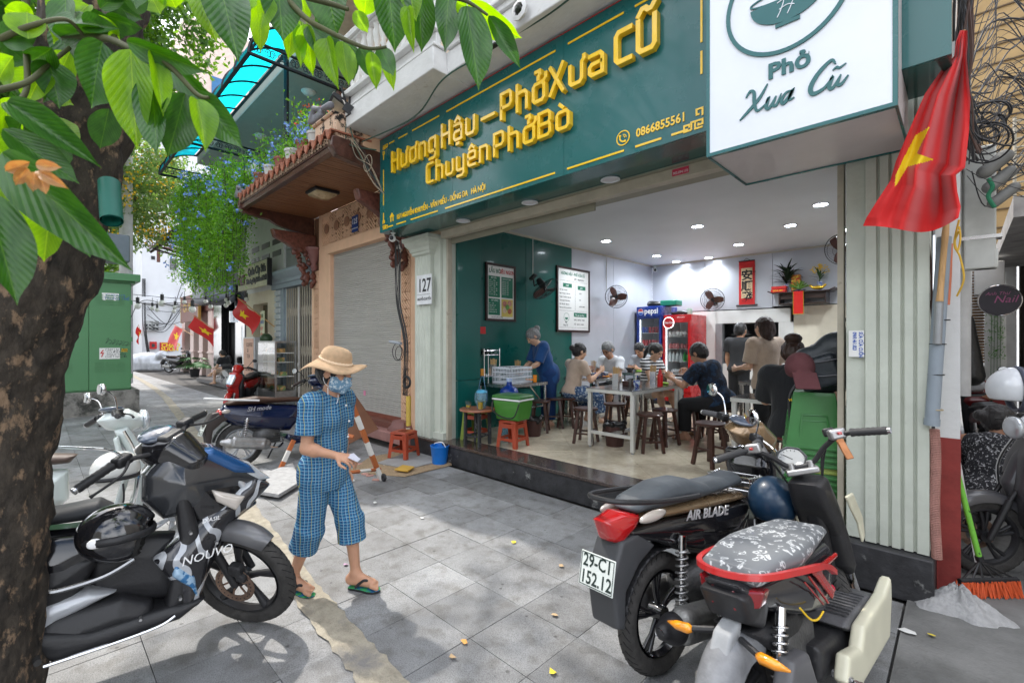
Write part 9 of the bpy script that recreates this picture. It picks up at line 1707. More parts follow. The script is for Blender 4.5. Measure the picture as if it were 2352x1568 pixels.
DH=M('mottled_bark',(.036,.029,.022),.9,var=.7,scale=22,bump=1,bscale=55,col2=(.20,.135,.085),c2pos=(.54,.62),c2scale=19,stretch=(1,1,.55))
DB=M('grey_bark',(.16,.14,.12),.9,var=.4,scale=8,bump=.6)
def AR(lab,base,c,r,n,m,size,mat_,seed,fl=None,sg_=.28,trunkr=.14):
 t=T('tree',lab,'tree',base,world=True);P_,q=BJ(c,r,n,m,sg_,seed,.6);me=BS(P_,size);me.transform(A3 .Translation(-A0(base)));me.materials.append(mat_);o=bpy.data.objects.new('crown',me);COL.objects.link(o);o.parent=t.o
 b=B();b.tube(AK([base,(base[0]*.7+c[0]*.3,base[1]*.7+c[1]*.3,c[2]*.45),(c[0],c[1],c[2]-r[2]*.4)],6),[trunkr]*7+[trunkr*.7]*6,10);t.p('trunk',b,DB,smooth=60);b=B()
 for i in range(0,n,max(1,n//26)):b.tube(AK([(c[0],c[1],c[2]-r[2]*.6),((c[0]+q[i][0])/2,(c[1]+q[i][1])/2,(c[2]+q[i][2])/2-.1),q[i]],3),.022,4)
 t.p('limbs',b,DB,smooth=0,fix=False)
 if fl:P2,_q=BJ(c,[k*1.02 for k in r],fl[0],fl[1],.16,seed+1);me=BS(P2,fl[2],.9);me.transform(A3 .Translation(-A0(base)));me.materials.append(fl[3]);o=bpy.data.objects.new('flowers',me);COL.objects.link(o);o.parent=t.o
 return t
ywf=M('yellow_blossom',(.85,.52,.01),.6,var=.2)
AR('tree with bright yellow blossoms over the end of the street',(-21,-.6,0),(-20.2,1.9,6.6),(3.0,2.2,1.9),150,110,.15,fine_y,3,(110,22,.085,ywf))
AR('tall green tree above the street, behind the turquoise awning',(-17,-1.2,0),(-16.4,1.3,9.8),(3.2,2.3,2.6),190,100,.20,small_g,5)
AR('dense green tree behind the foreground trunk at the left',(-15,-3.2,0),(-14.5,-1.4,7.0),(3.0,2.6,3.4),200,110,.20,small_g,7)
AR('leafy tree at the far left beyond the trunk',(-9,-6.5,0),(-9.5,-5.2,5.6),(2.6,2.4,3.4),170,100,.17,small_g,9)
AR('distant green tree at the street end beside the white building',(-44,1,0),(-44,1.5,6),(3,3.0,4.5),120,60,.4,small_g,11)
ft=T('foreground_tree','large leaning tree with mottled bark and hanging broad leaves in the left foreground','tree',tuple(dp(-50,1800,1.75)),world=True)
DY=AK([dp(-85,1830,1.76),dp(-72,1568,1.76),dp(-40,1200,1.76),dp(-8,900,1.76),dp(50,700,1.76),dp(120,450,1.77),dp(180,220,1.80),dp(222,0,1.85),dp(250,-220,1.95)],12);b=B();nn_=72;rg=[]
E4=np.interp(np.linspace(0,1,len(DY)),[0,.15,.4,.6,.8,1],[.235,.185,.172,.172,.152,.13])
for i,c in enumerate(DY):
 c=A0(c);t_=(A0(DY[min(i+1,len(DY)-1)])-A0(DY[max(i-1,0)])).normalized();u=t_.cross(A0((0,1,0))).normalized();w=t_.cross(u);ring=[]
 for j in range(nn_):
  a=2*pi*j/nn_;dv=(u*cos(a)+w*sin(a));p=c+dv*E4[i];k=mno.noise(p*5)*.022+abs(mno.noise(A0((p.x*16,p.y*16,p.z*7))))*.034+mno.noise(p*38)*.009;ring.append(c+dv*(E4[i]+k))
 rg.append(ring)
b.rings(rg);ft.p('trunk',b,DH,smooth=180)
def BA(AD,r0,r1):b=B();P_=AK([dp(*p)for p in AD],8);b.tube(P_,list(np.linspace(r0,r1,len(P_))),10);ft.p('branch',b,DH if r0>.03 else M('twig_green_brown',(.07,.075,.03),.7,var=.3),smooth=60)
BA([(120,470,1.75),(40,400,1.7),(-40,350,1.6),(-160,300,1.5)],.07,.05);BA([(240,60,1.85),(262,-30,1.8),(300,-160,1.8)],.08,.05)
BA([(235,0,1.6),(252,60,1.5),(270,100,1.4)],.012,.008)
BA([(200,-60,1.5),(420,-45,1.5),(640,-20,1.5),(745,5,1.5),(800,22,1.5)],.018,.006);BA([(640,-25,1.5),(700,40,1.45),(760,75,1.45),(812,100,1.45),(850,112,1.45),(888,108,1.45)],.010,.004)
BA([(745,-40,1.5),(900,-50,1.5),(1030,-10,1.45),(1075,5,1.45),(1120,35,1.45)],.012,.004);BA([(150,90,1.3),(240,88,1.2),(300,112,1.15),(380,145,1.12),(450,215,1.12),(480,225,1.12)],.010,.004);BA([(60,-20,1.2),(58,60,1.2),(62,200,1.15),(30,240,1.1)],.009,.005);BA([(0,90,1.1),(70,60,1.1),(150,45,1.15),(190,80,1.2)],.007,.004);BA([(-20,210,1.0),(60,190,1.1),(110,150,1.2),(160,110,1.25)],.007,.005)
NL=18;half=lambda x:.5*(sin(pi*min(1,x**.80))**.75)*(1 if x<.80 else max(0.02,1-((x-.80)/.20)**1.4*.86))
def leaf_me(curl,cup,seed):
 V,F=[],[];rnd=random.Random(seed)
 for i in range(NL+1):
  x=i/NL;w=half(x)if 0<x<1 else.004
  for k in(-1,-.66,-.33,0,.33,.66,1):V.append((x,k*w,cup*(abs(k)**1.3)*w+curl*x*x-.0+.03*sin(9*x+k*2+seed)*abs(k)*w*2-.008*(k==0)))
 for i in range(NL):
  for k in range(6):a=i*7+k;F.append((a,a+1,a+8,a+7))
 me=CT(V,F,'leaf');me.polygons.foreach_set('use_smooth',[True]*len(F));return me
LM={}
for nm,mm in(('d',D6),('b',big_b),('o',orange_l)):
 LM[nm]=[]
 for s_ in range(3):me=leaf_me((-.10,-.18,.06)[s_],(.30,.45,.22)[s_],s_);me.materials.append(mm);LM[nm].append(me)
AU=random.Random(4);LC=[0]
C5=ft.o.location
def D0(bx,by,tx,ty,wpx,kind,d,dt=0.,roll=None):
 a=dp(bx,by,d);c=dp(tx,ty,d+dt);X_=(c-a);L=X_.length;X_.normalize();vw=(DW-(a+c)/2).normalized();Z_=(vw-X_*vw.dot(X_)).normalized();rl=AU.uniform(-.45,.45)if roll is None else roll;Z_=A3 .Rotation(rl,3,X_)@Z_;Y_=Z_.cross(X_);wd=wpx*d/1065/max(.5,cos(rl))
 o=bpy.data.objects.new('leaf',LM[kind][LC[0]%3]);LC[0]+=1;COL.objects.link(o);o.parent=ft.o;R3=A3((X_,Y_,Z_)).transposed().to_4x4();o.matrix_local=A3 .Translation(a-C5)@R3@A3 .Diagonal((L,wd,L*.8,1))
D1=1.5
for q in[(455,-25,495,88,62,'b'),(505,-35,545,120,96,'d'),(598,-5,600,123,44,'b'),(635,-60,652,90,90,'d'),(612,-10,603,60,40,'b'),(690,-20,707,55,38,'b'),(672,45,664,132,42,'b'),(705,55,714,170,42,'b'),(690,48,692,163,30,'b'),(714,58,752,136,56,'d'),(750,88,768,192,44,'b'),(745,78,790,150,40,'d'),(745,-60,770,78,92,'d'),(790,95,812,180,50,'d'),(786,95,800,200,46,'b'),(826,108,862,182,46,'d'),(850,120,866,203,34,'b'),(872,108,905,178,42,'d'),(882,112,904,203,34,'b'),(890,-50,910,110,84,'d'),(815,25,845,77,34,'b'),(960,-40,972,118,62,'d'),(938,15,946,110,30,'b'),(1032,-30,1020,126,60,'d'),(1072,14,1104,200,74,'d'),(1075,5,1193,95,62,'b'),(1122,36,1194,160,40,'d'),(1060,-10,1064,55,26,'b'),(845,-40,835,40,60,'b'),(560,-60,575,30,50,'b'),(930,-60,955,40,60,'b')]:D0(*q,D1+AU.uniform(-.08,.08),AU.uniform(-.06,.06))
for q in[(252,68,112,96,66,'d',1.2),(235,97,204,252,90,'d',1.15),(300,113,309,334,86,'b',1.12),(112,140,138,242,74,'d',1.2),(346,176,366,362,62,'d',1.14),(425,214,388,362,78,'d',1.14),(452,228,478,335,52,'b',1.1),(448,214,566,348,70,'d',1.14),(350,115,380,260,40,'b',1.12),(15,234,216,366,62,'d',1.0),(5,296,182,425,70,'d',.98),(5,350,287,616,100,'d',.88),(125,450,88,600,84,'b',.95),(168,490,206,592,66,'d',1.),(-35,440,50,694,90,'d',.85),(65,90,58,20,70,'b',1.1),(10,20,80,45,60,'b',1.15),(0,90,85,78,60,'d',1.1),(190,52,262,62,40,'d',1.2),(230,20,300,-40,40,'d',1.3),(120,110,70,148,56,'d',1.15),(100,165,60,230,60,'b',1.2),(290,95,480,165,50,'d',1.1),(380,140,500,250,50,'d',1.2),(160,120,120,200,60,'b',1.3),(250,250,230,340,60,'d',1.2),(320,200,330,300,60,'d',1.2),(30,130,-20,190,60,'b',1.2),(0,300,60,330,60,'b',1.4),(-5,330,40,420,60,'b',1.4),(-10,390,45,470,60,'b',1.5),(340,-20,370,34,60,'b',1.5),(380,-30,405,20,60,'b',1.5),(320,-30,340,24,46,'d',1.5)]:D0(*q[:6],q[6],AU.uniform(-.05,.08))
for i in range(62):
 x=AU.uniform(-60,300)if i<60 else AU.uniform(330,440);y=AU.uniform(-80,60 if x>150 else 330)if i<60 else AU.uniform(-90,-10);a=AU.uniform(.2,2.6);L=AU.uniform(60,120);D0(x,y,x+L*cos(a),y+L*abs(sin(a)),AU.uniform(34,56),AU.choice('ddb'),AU.uniform(1.25,1.65),AU.uniform(-.1,.1),AU.uniform(-1,1))
for(x,y,tx,ty)in((68,372,5,395),(62,385,35,425),(80,395,75,440),(88,392,120,420),(82,378,145,385),(92,400,105,445),(95,398,150,430)):D0(x,y,tx,ty,26,'o',.84)
P_,_q=BJ((-4.6,.9,6.0),(2.3,2.3,.7),100,15,.20,13);P_=P_[(P_[:,2]>5.45)];me=BS(P_,.17,.5);me.transform(A3 .Translation(-C5));me.materials.append(D6);o=bpy.data.objects.new('upper_crown',me);COL.objects.link(o);o.parent=ft.o;o['kind']='stuff'
b=B()
for i in range(0,100,8):b.tube(AK([dp(250,-220,1.95),((dp(250,-220,1.95).x+_q[i][0])/2,(_q[i][1])/2,4.6),_q[i]],4),.018,4)
o=ft.p('upper_limbs',b,DH,smooth=0,fix=False);o['kind']='stuff'
b=B();b.lathe([(.030,-.10),(.030,.06),(.023,.06),(.023,-.10)],n=20,cap=False);b.xf(A3 .Rotation(-.5,4,'Y'));AM('green_pipe_stub','cut green plastic pipe tied to the tree trunk','pipe',b,M('green_pvc',(.01,.13,.10),.4),dp(253,452,1.52),smooth=50)
blu=M('plumbago_blue',(.20,.34,.72),.6,var=.25,scale=30);blw=M('plumbago_white',(.62,.66,.75),.6)
def DM(lab,base,strands,nl,nf,seed,size=.05,red_=False):
 t=T('flowering_vine',lab,'plant',base,world=True);rs=np.random.RandomState(seed);P1,P2=[],[];b=B()
 for(x0,y0,z0,z1,dx)in strands:
  n=max(3,int((abs(z0-z1)+.2)*nl));q=rs.rand(n);wob=.10*np.sin(q*7+x0*9);P1 .append(np.stack([x0+dx*q+wob+rs.normal(size=n)*.075,y0+.05*np.sin(q*5+x0)+rs.normal(size=n)*.08,z0+(z1-z0)*q+rs.normal(size=n)*.05],1));m=max(1,int(n*nf));k=rs.rand(max(1,m//9));cs=np.stack([x0+dx*k+rs.normal(size=len(k))*.08,y0-.09+rs.normal(size=len(k))*.06,z0+(z1-z0)*k],1);P2 .append((cs[:,None,:]+rs.normal(size=(len(cs),9,3))*.035).reshape(-1,3));b.tube([(x0,y0,z0),(x0+dx/2,y0+.03,(z0+z1)/2),(x0+dx,y0,z1)],.005,4)
 for nm,P_,sz,m_,asp in(('leaves',P1,size,vine_g,.5),('blue_flowers',P2,size*.9,blu,.9)):me=BS(np.concatenate(P_),sz,asp,.6,.3 if nm=='leaves' else 0);me.transform(A3 .Translation(-A0(base)));me.materials.append(m_);o=bpy.data.objects.new(nm,me);COL.objects.link(o);o.parent=t.o;o['kind']='stuff'  # vine leaf green is brightened to stand in for sun on the vines
 o=t.p('stems',b,M('vine_stem',(.06,.07,.03),.8),smooth=0,fix=False);o['kind']='stuff';return t
rnd=random.Random(31);EE=[]
XS=[-14.7,-13.6,-12.4,-11.2,-10.2,-9.5];TOPZ=[5.6,5.6,5.5,5.3,5.2,4.9];BOTZ=[3.3,3.0,2.9,2.65,2.9,3.9]
for i in range(150):
 x=rnd.uniform(-14.7,-9.45);EE.append((x,rnd.uniform(2.5,2.95),np.interp(x,XS,TOPZ)+rnd.uniform(-.5,.1),np.interp(x,XS,BOTZ)+rnd.uniform(-.05,1.1)**1 if rnd.random()<.75 else np.interp(x,XS,BOTZ)+rnd.uniform(-.3,.1),rnd.uniform(-.15,.15)))
DM('mass of green vines with sky blue flowers hanging beside the tiled eave',(-12,2.8,4.8),EE,105,.055,3,.062)
EE=[(rnd.uniform(-9.3,-7.3),rnd.uniform(2.75,3.2),4.35,4.35+rnd.uniform(.2,.95),rnd.uniform(-.3,.3))for i in range(60)];DM('bushy blue flowering shrub in pots on top of the tiled eave',(-8.3,3,4.35),EE,110,.09,8)
fv=DM('red and white flowering shrub in pots at the right end of the eave',(-6.8,2.9,4.35),[(rnd.uniform(-7.3,-6.4),rnd.uniform(2.75,3.1),4.4,4.4+rnd.uniform(.15,.65),rnd.uniform(-.2,.2))for i in range(26)],90,.05,9)
P_,_q=BJ((-6.85,2.85,4.75),(.45,.25,.28),30,4,.03,4);me=BS(P_,.035,.9);me.transform(A3 .Translation((6.8,-2.9,-4.35)));me.materials.append(M('red_blossom',(.6,.06,.03),.6));o=bpy.data.objects.new('red_flowers',me);COL.objects.link(o);o.parent=fv.o;o['kind']='stuff'
terr=M('terracotta_pot',(.25,.09,.06),.7,var=.2);
for i,x in enumerate((-8.9,-8.4,-7.9,-7.45,-7.0,-6.6)):b=B();b.lathe([(0,0),(.09,0),(.13,.20),(.14,.20),(.14,.235),(.12,.235),(0,.2)],n=18);AM('flower_pot',(('leftmost brown','leftmost pale','middle brown','middle pale','rightmost brown','rightmost pale')[i]+' flower pot on the tiled eave'),'pot',b,terr if i%2==0 else M('pale_pot',(.5,.5,.48),.7,var=.1),(x,2.80,4.27),smooth=40,group='flower pots on the tiled eave')
aw=T('turquoise_awning','curved turquoise polycarbonate awning with black iron frame above the terrace','awning',(-11.5,3,6),world=True);cy=bpy.data.materials.new('turquoise_sheet');cy.use_nodes=True;N,L,bs=AC(cy);bs.inputs['Base Color'].default_value=(.0,.42,.55,1);bs.inputs['Roughness'].default_value=.15;tr_=N.new('ShaderNodeBsdfTranslucent');tr_.inputs['Color'].default_value=(.01,.78,.95,1);ms=N.new('ShaderNodeMixShader');ms.inputs[0].default_value=.72;L.new(bs.outputs[0],ms.inputs[1]);L.new(tr_.outputs[0],ms.inputs[2]);L.new(ms.outputs[0],N['Material Output'].inputs['Surface'])
EC=M('black_iron',(.008,.016,.022),.5,.3,var=.2)
def ap(q):a=pi/2*q;return(3.25-.95*sin(a)**1.0,6.02+.72*cos(a)**1.0-.02)
for(xa,xb,nr)in((-12.3,-7.9,6),(-15.3,-12.55,4)):
 for i in range(nr):
  x0,x1=xa+(xb-xa)*i/nr,xa+(xb-xa)*(i+1)/nr
  for(qa,qb)in((.12,.56),(.56,1.)):b=B();b.rings([[A0((x,*ap(qa+(qb-qa)*k/6)))for k in range(7)]for x in(x0+.02,x1-.02)],cap=False,close=False);aw.p('sheet',b,cy,fix=False)
 for i in range(nr+1):x0=xa+(xb-xa)*i/nr;b=B();b.tube([(x0,*ap(.08+.92*k/12))for k in range(13)],.028,5);aw.p('rib',b,EC)
 for q in(.08,.56,1.):b=B();b.tube([(xa,*ap(q)),(xb,*ap(q))],.032,5);aw.p('rail',b,EC)
b=B();b.rings([[A0((x,y,z))for y,z in((2.28,6.02),(2.10,5.98),(2.02,6.35),(2.2,6.4))]for x in(-15.3,-7.9)],cap=False,close=False);
for x in(-7.9,-12.42,-15.3):
 b=B();b.tube([(x,2.3,6.0),(x,4.0,6.0)],.03,5);b.tube([(x,2.3,6.22),(x,4.0,6.22)],.022,5)
 for k in range(9):
  y=2.42+k*.19
  for s_ in(-1,1):b.tube([(x,y+s_*(.045-.030*j/14)*cos(j*.6)+s_*.03,6.11+(.075-.05*j/14)*sin(j*.6))for j in range(15)],.007,4)
 aw.p('scroll_beam',b,EC,smooth=0,fix=False)
b=B();b.tube([(-8.45,3.05,4.3),(-8.45,3.05,6.6)],.045,6);aw.p('post',b,EC)
b=B();b.bb(-15.8,-7.7,3.25,4.6,6.66,6.85);b.bb(-15.8,-9.35,4.6,4.8,4.9,9.5);n1 .p('terrace_ceiling',b,M('grey_green_ceiling',(.30,.36,.33),.8,var=.05))
for x in(-9.6,-12.5):b=B();b.lathe([(0,-.07),(.10,-.055),(.14,-.01),(.14,0),(0,0)],(x,3.9,6.66),20);n1 .p('ceiling_lamp',b,AQ,smooth=50)
EJ=T('floodlight','black LED floodlight bracketed at the corner of the white balcony','floodlight',tuple(dp(777,242,6.0)),rot=(R_(-28),0,R_(-12)));b=B();b.box((0,0,0),(.34,.24,.05));EJ.p('housing',b,A4,bevel=.008);b=B();b.box((0,0,-.027),(.27,.17,.006));EJ.p('lens',b,M('floodlight_lens',(.35,.36,.30),.2))
b=B()
for i in range(9):b.box((-.12+i*.03,0,.04),(.006,.2,.03))
EJ.p('cooling_fins',b,A4);b=B();b.tube([(.15,0,0),(.22,.03,-.03),(.34,.10,-.14)],.013,6);b.box((.35,.11,-.14),(.02,.10,.12));EJ.p('bracket',b,A4)
wr=T('facade_wires','thin dark wires strung under the balcony to the eave corner','wires',(-5.8,2.9,4.1),world=True)
for AD in([(831,326,5.9),(950,270,5.2),(1017,183,4.55),(1110,125,4.4),(1250,40,3.9),(1330,-20,3.6)],[(800,270,5.9),(812,320,5.9),(840,380,5.9),(880,430,5.9)],[(795,285,5.9),(800,330,5.9),(865,345,5.9)]):b=B();b.tube(AK([dp(*p)for p in AD],8),.008,5);wr.p('wire',b,M('green_wire',(.02,.07,.05),.5))
for k in range(8):b=B();rnd=random.Random(k);b.tube(AK([dp(808+rnd.uniform(-8,8),318,5.8),dp(830+rnd.uniform(-16,16),360,5.8),dp(850+rnd.uniform(-10,10),400+rnd.uniform(-20,20),5.7),dp(880+rnd.uniform(-6,6),445,5.7)],6),.004,4);wr.p('wire',b,M('tan_wire',(.30,.25,.18),.6)if k%2 else AX)
b=B();b.torus(dp(845,375,5.7),.10,.005,'y',26,5);wr.p('wire_loop',b,AH['tan_wire'])
gc=M('cabinet_green',(.085,.24,.105),.45,var=.05,scale=2,coat=.15);XC=-13.1
CV=T('transformer_cabinet','tall green electrical cabinet on a stained concrete plinth','electrical cabinet',(XC,.4,0),world=True)
b=B();b.bb(XC-1.5,XC-.02,-1.0,1.47,.5,2.82);CV.p('body',b,gc);b=B();b.bb(XC-1.62,XC+.10,-1.1,1.62,2.86,3.02);b.bb(XC-1.55,XC+.02,-1.05,1.54,2.82,2.86);CV.p('roof',b,gc,bevel=.01)
for(a,c,nm)in((-.98,.775,'door'),(.785,1.46,'door')):
 b=B();b.bb(XC-.019,XC+.01,a,c,.53,2.80);dr=CV.p(nm,b,gc,bevel=.004)
 for(zc)in(2.45,1.03):
  for k in range(3):
   for i in range(5):yy=(1.12 if a>0 else.3)-.18+k*.17;b=B();b.box((XC+.014,yy,zc-.10+i*.045),(.014,.13,.018));CV.p('louvre',b,gc,parent=dr)
b=B();b.bb(XC-1.6,XC+.12,-1.1,1.60,-.02,.495);CV.p('plinth',b,M('stained_concrete',(.24,.23,.21),.9,var=.3,bump=.6,col2=(.05,.05,.045),c2pos=(.48,.62),c2scale=2.5),bevel=.01)
for zz in(.8,1.6,2.4):b=B();b.cyl((XC+.015,1.475,zz-.05),(XC+.015,1.475,zz+.05),.018,n=8);CV.p('hinge',b,gc)
yq=lambda x:xp(x,784,XC).y;zq=lambda x,y:xp(x,y,XC).z
def EM(nm,lab,x0,x1,y0,y1,m):t=T(nm,lab,'sticker',(XC+.012,yq(x0),zq(x0,y1)),world=True);b=B();b.bb(XC+.0105,XC+.013,yq(x0),yq(x1),zq(x0,y1),zq(x0,y0));t.p('paper',b,m);return t
s1=EM('compartment_label','white label reading KHOANG TRUNG THẾ near the top of the green door',234,273,672,689,C9);AA('KHOANG',.075,(XC+.0135,yq(242),zq(240,680)),0.,BL,s1,ext=.0005);AA('TRUNG THẾ',.075,(XC+.0135,yq(239),zq(240,687)),0.,BL,s1,ext=.0005)
s1=EM('danger_sign','white danger sign with red lightning bolt on the green door',228,275.5,799,824.5,C9)
for i,s_ in enumerate(('CẤM LẠI GẦN !','CÓ ĐIỆN','NGUY HIỂM','CHẾT NGƯỜI')):AA(s_,.058,(XC+.0135,yq(241+(4 if i in(1,2)else 0)),zq(240,805.2+i*5.4)),0.,A6,s1,ext=.0005)
bb=B();y_,z_=yq(234.5),zq(234,811);A9(bb,[(y_+.02,z_+.07),(y_-.02,z_+.0),(y_+.02,z_+.005),(y_-.01,z_-.08)],.018,0,.001);b=B();b.add([(XC+.0135+v[2],v[0],v[1])for v in bb.v],bb.f);s1 .p('lightning_bolt',b,BH,smooth=0)
s1=EM('yellow_sticker','small yellow sticker reading ALELI ZUPER beside the danger sign',279,292.5,800.5,808,E6);AA('ALELI',.034,(XC+.0135,yq(280),zq(280,803.8)),0.,A6,s1,ext=.0005,bold=.001);AA('ZUPER',.034,(XC+.0135,yq(280),zq(280,807.5)),0.,A6,s1,ext=.0005,bold=.001)
bb=B();rnd=random.Random(2)
for k in range(7):x_=yq(244)+k*.055;z_=zq(250,784)-.01*k;A9(bb,AK([(x_,z_+.05),(x_+.04,z_+.07*rnd.random()),(x_-.01,z_-.04),(x_+.06,z_-.03+.08*rnd.random())],5),.007,0,.0006+k*.0001)
b=B();b.add([(XC+.0115+v[2],v[0],v[1])for v in bb.v],bb.f);CV.p('graffiti_scrawl',b,M('graffiti_black',(.02,.04,.03),.6),smooth=0)
ED=T('transformer','grey finned transformer with green top box standing on the cabinet','transformer',(XC-.7,.9,3.02),world=True);tg=M('transformer_grey',(.15,.18,.21),.5,.3,var=.1);b=B();b.bb(XC-1.2,XC-.35,.35,1.0,3.03,3.85);ED.p('tank',b,tg,bevel=.02);b=B();b.bb(XC-1.1,XC-.45,1.02,1.50,3.35,3.95);ED.p('side_box',b,tg,bevel=.02)
for i in range(10):b=B();b.bb(XC-.34,XC-.22,.38+i*.065,.395+i*.065,3.1,3.75);ED.p('cooling_fin',b,tg)
b=B();b.bb(XC-.9,XC-.40,.62,1.12,3.87,4.45);ED.p('green_box',b,M('mint_green_box',(.16,.36,.24),.5),bevel=.02)
up=T('concrete_pole','slim grey concrete pole behind the tree trunk','pole',tuple(gp(290,900,0)),world=True);b=B();b.tube([dp(290,880,14.6),dp(289,310,14.6)],.17,12);up.p('shaft',b,M('pole_concrete'))
ep=T('insulator_pole','rusty iron cross arm with insulators before the white end wall','power pole',tuple(dp(364,600,26)),world=True);ri=M('rusty_iron',(.12,.05,.035),.7,var=.4);b=B();b.tube([dp(364,602,26),dp(364,530,26)],.10,4);ep.p('post',b,ri)
for y_ in(545,567):b=B();b.tube([dp(336,y_-4,26),dp(395,y_+4,26)],.045,4);[b.tube([dp(x_,y_-4+(x_-336)*.13,26),dp(x_,y_-14+(x_-336)*.13,26)],.03,4)for x_ in(337,350,378,392)];ep.p('cross_arm',b,ri)
for(x_,y_)in((337,543),(373,548),(385,541)):b=B();b.lathe([(0,-.1),(.10,-.08),(.13,0),(.08,.06),(.10,.10),(0,.12)],dp(x_,y_,26),10);ep.p('insulator',b,M('old_porcelain',(.42,.42,.36),.4))
b=B();b.tube([dp(366,553,26),dp(440,562,15)],.05,4);ep.p('stay_beam',b,ri)
CB=T('bulb_string','festoon of white light bulbs strung across the far pavement','string lights',tuple(dp(370,690,14)),world=True)
for AD in([(306,676),(370,682),(455,686),(540,668),(568,690)],[(306,690),(345,700),(400,695),(480,700),(560,665)],[(300,730),(330,690),(420,706),(500,690)]):b=B();b.tube(AK([dp(x,y,14-(x-300)*.008)for x,y in AD],8),.012,4);CB.p('cable',b,AX)
for(x,y)in[(113,725),(245,745),(288,760),(332,700),(440,770),(451,735),(533,690),(605,755),(724,685),(768,730),(911,672),(905,720),(928,697),(1090,665)]:
 X_,Y_=287.1+x*.2563,516.8+y*.2563;d=14-(X_-300)*.008;q=dp(X_,Y_,d);k=1.6 if x in(332,605,113)else 1.;b=B();b.sph(q,(.055*k,.055*k,.06*k),10,8);bo=CB.p('bulb',b,M('bulb_white',(.75,.75,.70),.3),smooth=180);b=B();b.cyl(q+V3(0,0,.05*k),q+V3(0,0,.16*k),.028*k,n=8);b.tube([q+V3(0,0,.15*k),q+V3(0,0,.30)],.008,4);CB.p('socket',b,A4,parent=bo)
cw=T('wall_cables','messy loops of cable on the white end wall','cables',(-27,4,3),world=True);rnd=random.Random(6)
for i in range(7):a=(rnd.uniform(325,345),rnd.uniform(690,760));c=(rnd.uniform(400,440),rnd.uniform(640,760));b=B();b.tube(AK([xp(a[0],a[1],-35.8),xp((a[0]+c[0])/2,max(a[1],c[1])+rnd.uniform(0,26),-35.7),xp(c[0],c[1],-35.8)],8),.022,4);cw.p('cable',b,AX)
for i in range(4):x=327+i*2.2;b=B();b.tube(AK([xp(x,640,-35.8),xp(x+3*sin(i),730,-35.75),xp(x+5,770+i*4,-35.7),xp(x+14,830,-35.7)],6),.025,4);cw.p('cable',b,AX)
def covered():
 s=SD();c=V3();s.ell((0,0,.52),(.85,.34,.46));s.ell((.62,0,.80),(.18,.36,.28),k=.15);s.ell((-.6,0,.55),(.4,.3,.3),k=.15);s.box((0,0,.25),(1.7,.62,.5),.12,k=.12);me=s.build(.04)
 for v in me.vertices:p=v.co;k=.05*mno.noise(A0((p.x*6,p.y*6,p.z*1.5)))*(1.6-p.z);v.co=p+A0((p.x*.1+k,p.y*.3*(1-p.z)+k,0))
 return me
F5=gp(352,853,0);AM('covered_motorbike','motorbike under a silver grey tarpaulin behind the black scooter','motorbike',covered(),M('silver_tarp',(.42,.44,.47),.35,.4,var=.1,bump=.4),(F5 .x-.9,F5 .y-.1,0),rz=R_(50),smooth=180)
for i,(x,y,lab)in enumerate(((447,866,'potted fan palm in a black pot, the nearer right one'),(428,853,'potted fan palm, the further left one'))):
 q=gp(x,y,0);t=T('potted_palm',lab,'plant',q,rz=i,group='potted fan palms');b=B();b.lathe([(0,0),(.15,0),(.20,.33),(.215,.33),(.215,.36),(.19,.36),(0,.33)],n=20);t.p('pot',b,A4,smooth=40);rnd=random.Random(i+4)
 for k in range(11):
  a=2*pi*k/11+rnd.random();el=rnd.uniform(.35,1.3);o_=V3(cos(a)*cos(el),sin(a)*cos(el),sin(el))*rnd.uniform(.35,.6)+V3(0,0,.34);b=B();b.tube([(0,0,.34),o_],.008,4);n_=13;ax=V3(cos(a),sin(a),-.25).normalized();sd_=V3(-sin(a),cos(a),0)
  for j in range(n_):th_=(j/(n_-1)-.5)*3.6;d_=(ax*cos(th_)+sd_*sin(th_));w_=sd_*cos(th_)-ax*sin(th_);L_3=.40;b.quad(o_,o_+d_*L_3*.6+w_*.032+V3(0,0,.02),o_+d_*L_3+V3(0,0,-.08),o_+d_*L_3*.6-w_*.032-V3(0,0,.02))
  t.p('frond',b,M('palm_green',(.03,.12,.02),.45,var=.2),smooth=0,fix=False)
q=gp(488,874,0);b=B();b.box((0,0,.09),(1.0,.45,.18));AM('black_step_block','low black stone step block beside the pavement','step',b,AJ,(q.x,q.y+.2,0),bevel=.01)
q=yp(576,784,3.45);t=T('menu_stand','peach coloured coffee menu light box standing before the cream house','sign',(q.x,q.y,0),world=True);hgt=yp(576,774,3.45).z;b=B();b.bb(q.x-.55,q.x+.22,q.y,q.y+.20,.1,hgt);t.p('case',b,M('silver_frame',(.5,.5,.5),.4,.5),bevel=.01);b=B();b.bb(q.x-.52,q.x+.19,q.y-.006,q.y-.001,.13,hgt-.03);t.p('face',b,M('peach_print',(.66,.38,.27),.5))
AA('COFFEE\n  &\n TEA',.13,(q.x-.30,q.y-.008,hgt-.22),'f',M('brown_print',(.12,.04,.03),.5),t,ext=.001)
for i in range(6):AA(('CAFE ĐEN  20k','CAFE NÂU  25k','CAFE TRỨNG 35k','CAFE MUỐI 30k','CACAO 35k','BẠC XỈU 30k')[i],.075,(q.x-.38,q.y-.008,hgt-.78-i*.15),'f',AH['brown_print'],t,ext=.001)
q0,q1=yp(591,784,3.5),yp(633,784,3.5);t=T('glass_display','glass snack display cabinet under the cream house window','display cabinet',(q0 .x,3.5,0),world=True);zt_=yp(612,783,3.5).z;b=B()
for xx in(q0 .x,q1 .x):
 for yy in(3.5,3.9):b.box((xx,yy,zt_/2+.1),(.03,.03,zt_-.2))
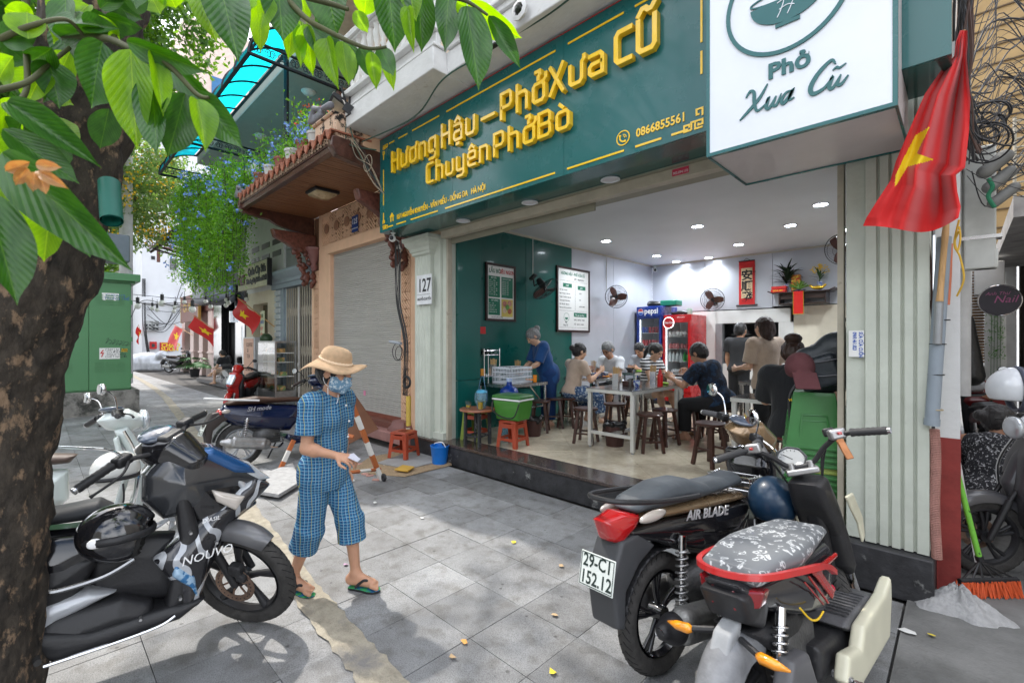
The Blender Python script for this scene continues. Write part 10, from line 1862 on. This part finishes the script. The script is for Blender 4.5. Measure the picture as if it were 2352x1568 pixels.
b.bb(q0 .x,q1 .x,3.5,3.9,zt_-.04,zt_);b.bb(q0 .x,q1 .x,3.5,3.9,.25,.5);t.p('frame',b,B0)
for zz in(.8,1.1,1.3):b=B();b.bb(q0 .x+.02,q1 .x-.02,3.52,3.88,zz,zz+.01);t.p('shelf',b,AQ)
b=B();b.bb(q0 .x+.02,q1 .x-.02,3.495,3.499,.5,zt_-.04);t.p('front_pane',b,BE);b=B();rnd=random.Random(3)
for i in range(22):b.box((rnd.uniform(q0 .x+.12,q1 .x-.12),3.7,rnd.choice((.55,.86,1.16,1.36))),(.12,.12,.09))
o=t.p('snack_packets',b,M('mixed_snacks',(.5,.3,.12),.6,var=.5,scale=20,col2=(.15,.25,.1),c2pos=(.5,.52),c2scale=8));o['kind']='stuff'
s=SD();s.ell((0,0,.02),(.16,.13,.13));s.box((0,0,-.09),(.4,.4,.1),.01,sub=True);AM('army_helmet','green helmet lying on top of the glass display cabinet','helmet',s.build(.012),M('army_green',(.03,.06,.025),.4),yp(611,780,3.7),smooth=180)
q=yp(603,747,3.75);t=T('vertical_sign','narrow vertical sign with green and red words beside the cream window','sign',tuple(q),world=True);z0,z1=yp(603,780,3.75).z,yp(603,714,3.75).z;b=B();b.bb(q.x-.12,q.x+.12,3.74,3.76,z0,z1);t.p('board',b,M('pale_yellow_board',(.6,.62,.42),.5))
for i,(s_,m_)in enumerate((('CHÈ',AG),('BƯỞI',BL),('BỘT',BH),('SẮN',BH),('DÂY',BH))):AA(s_,.10,(q.x-.10,3.738,z1-.15-i*.15),'f',m_,t,ext=.001,bold=.002,sx=.9)
b=B();a=yp(556,750,4.85);c=yp(562,880,4.4);b.tube([V3(),c-a],.035,6);AM('leaning_white_tube','long white tube leaning against the black column','tube',b,AQ,a)
df=DP('silver pedestal fan standing beside the seated bare legged man',tuple(dp(523,866,15.3)),R_(-35),0,.26,None,'pedestal fans',True,M('pale_blade',(.5,.5,.48),.4),B0);df.o.name='pedestal_fan';b=B();b.tube([(-.05,0,0),(-.05,0,-.42)],.02,8);b.lathe([(0,-.45),(.18,-.45),(.17,-.42),(0,-.40)],(-.05,0,0),16);df.p('stand',b,B0)
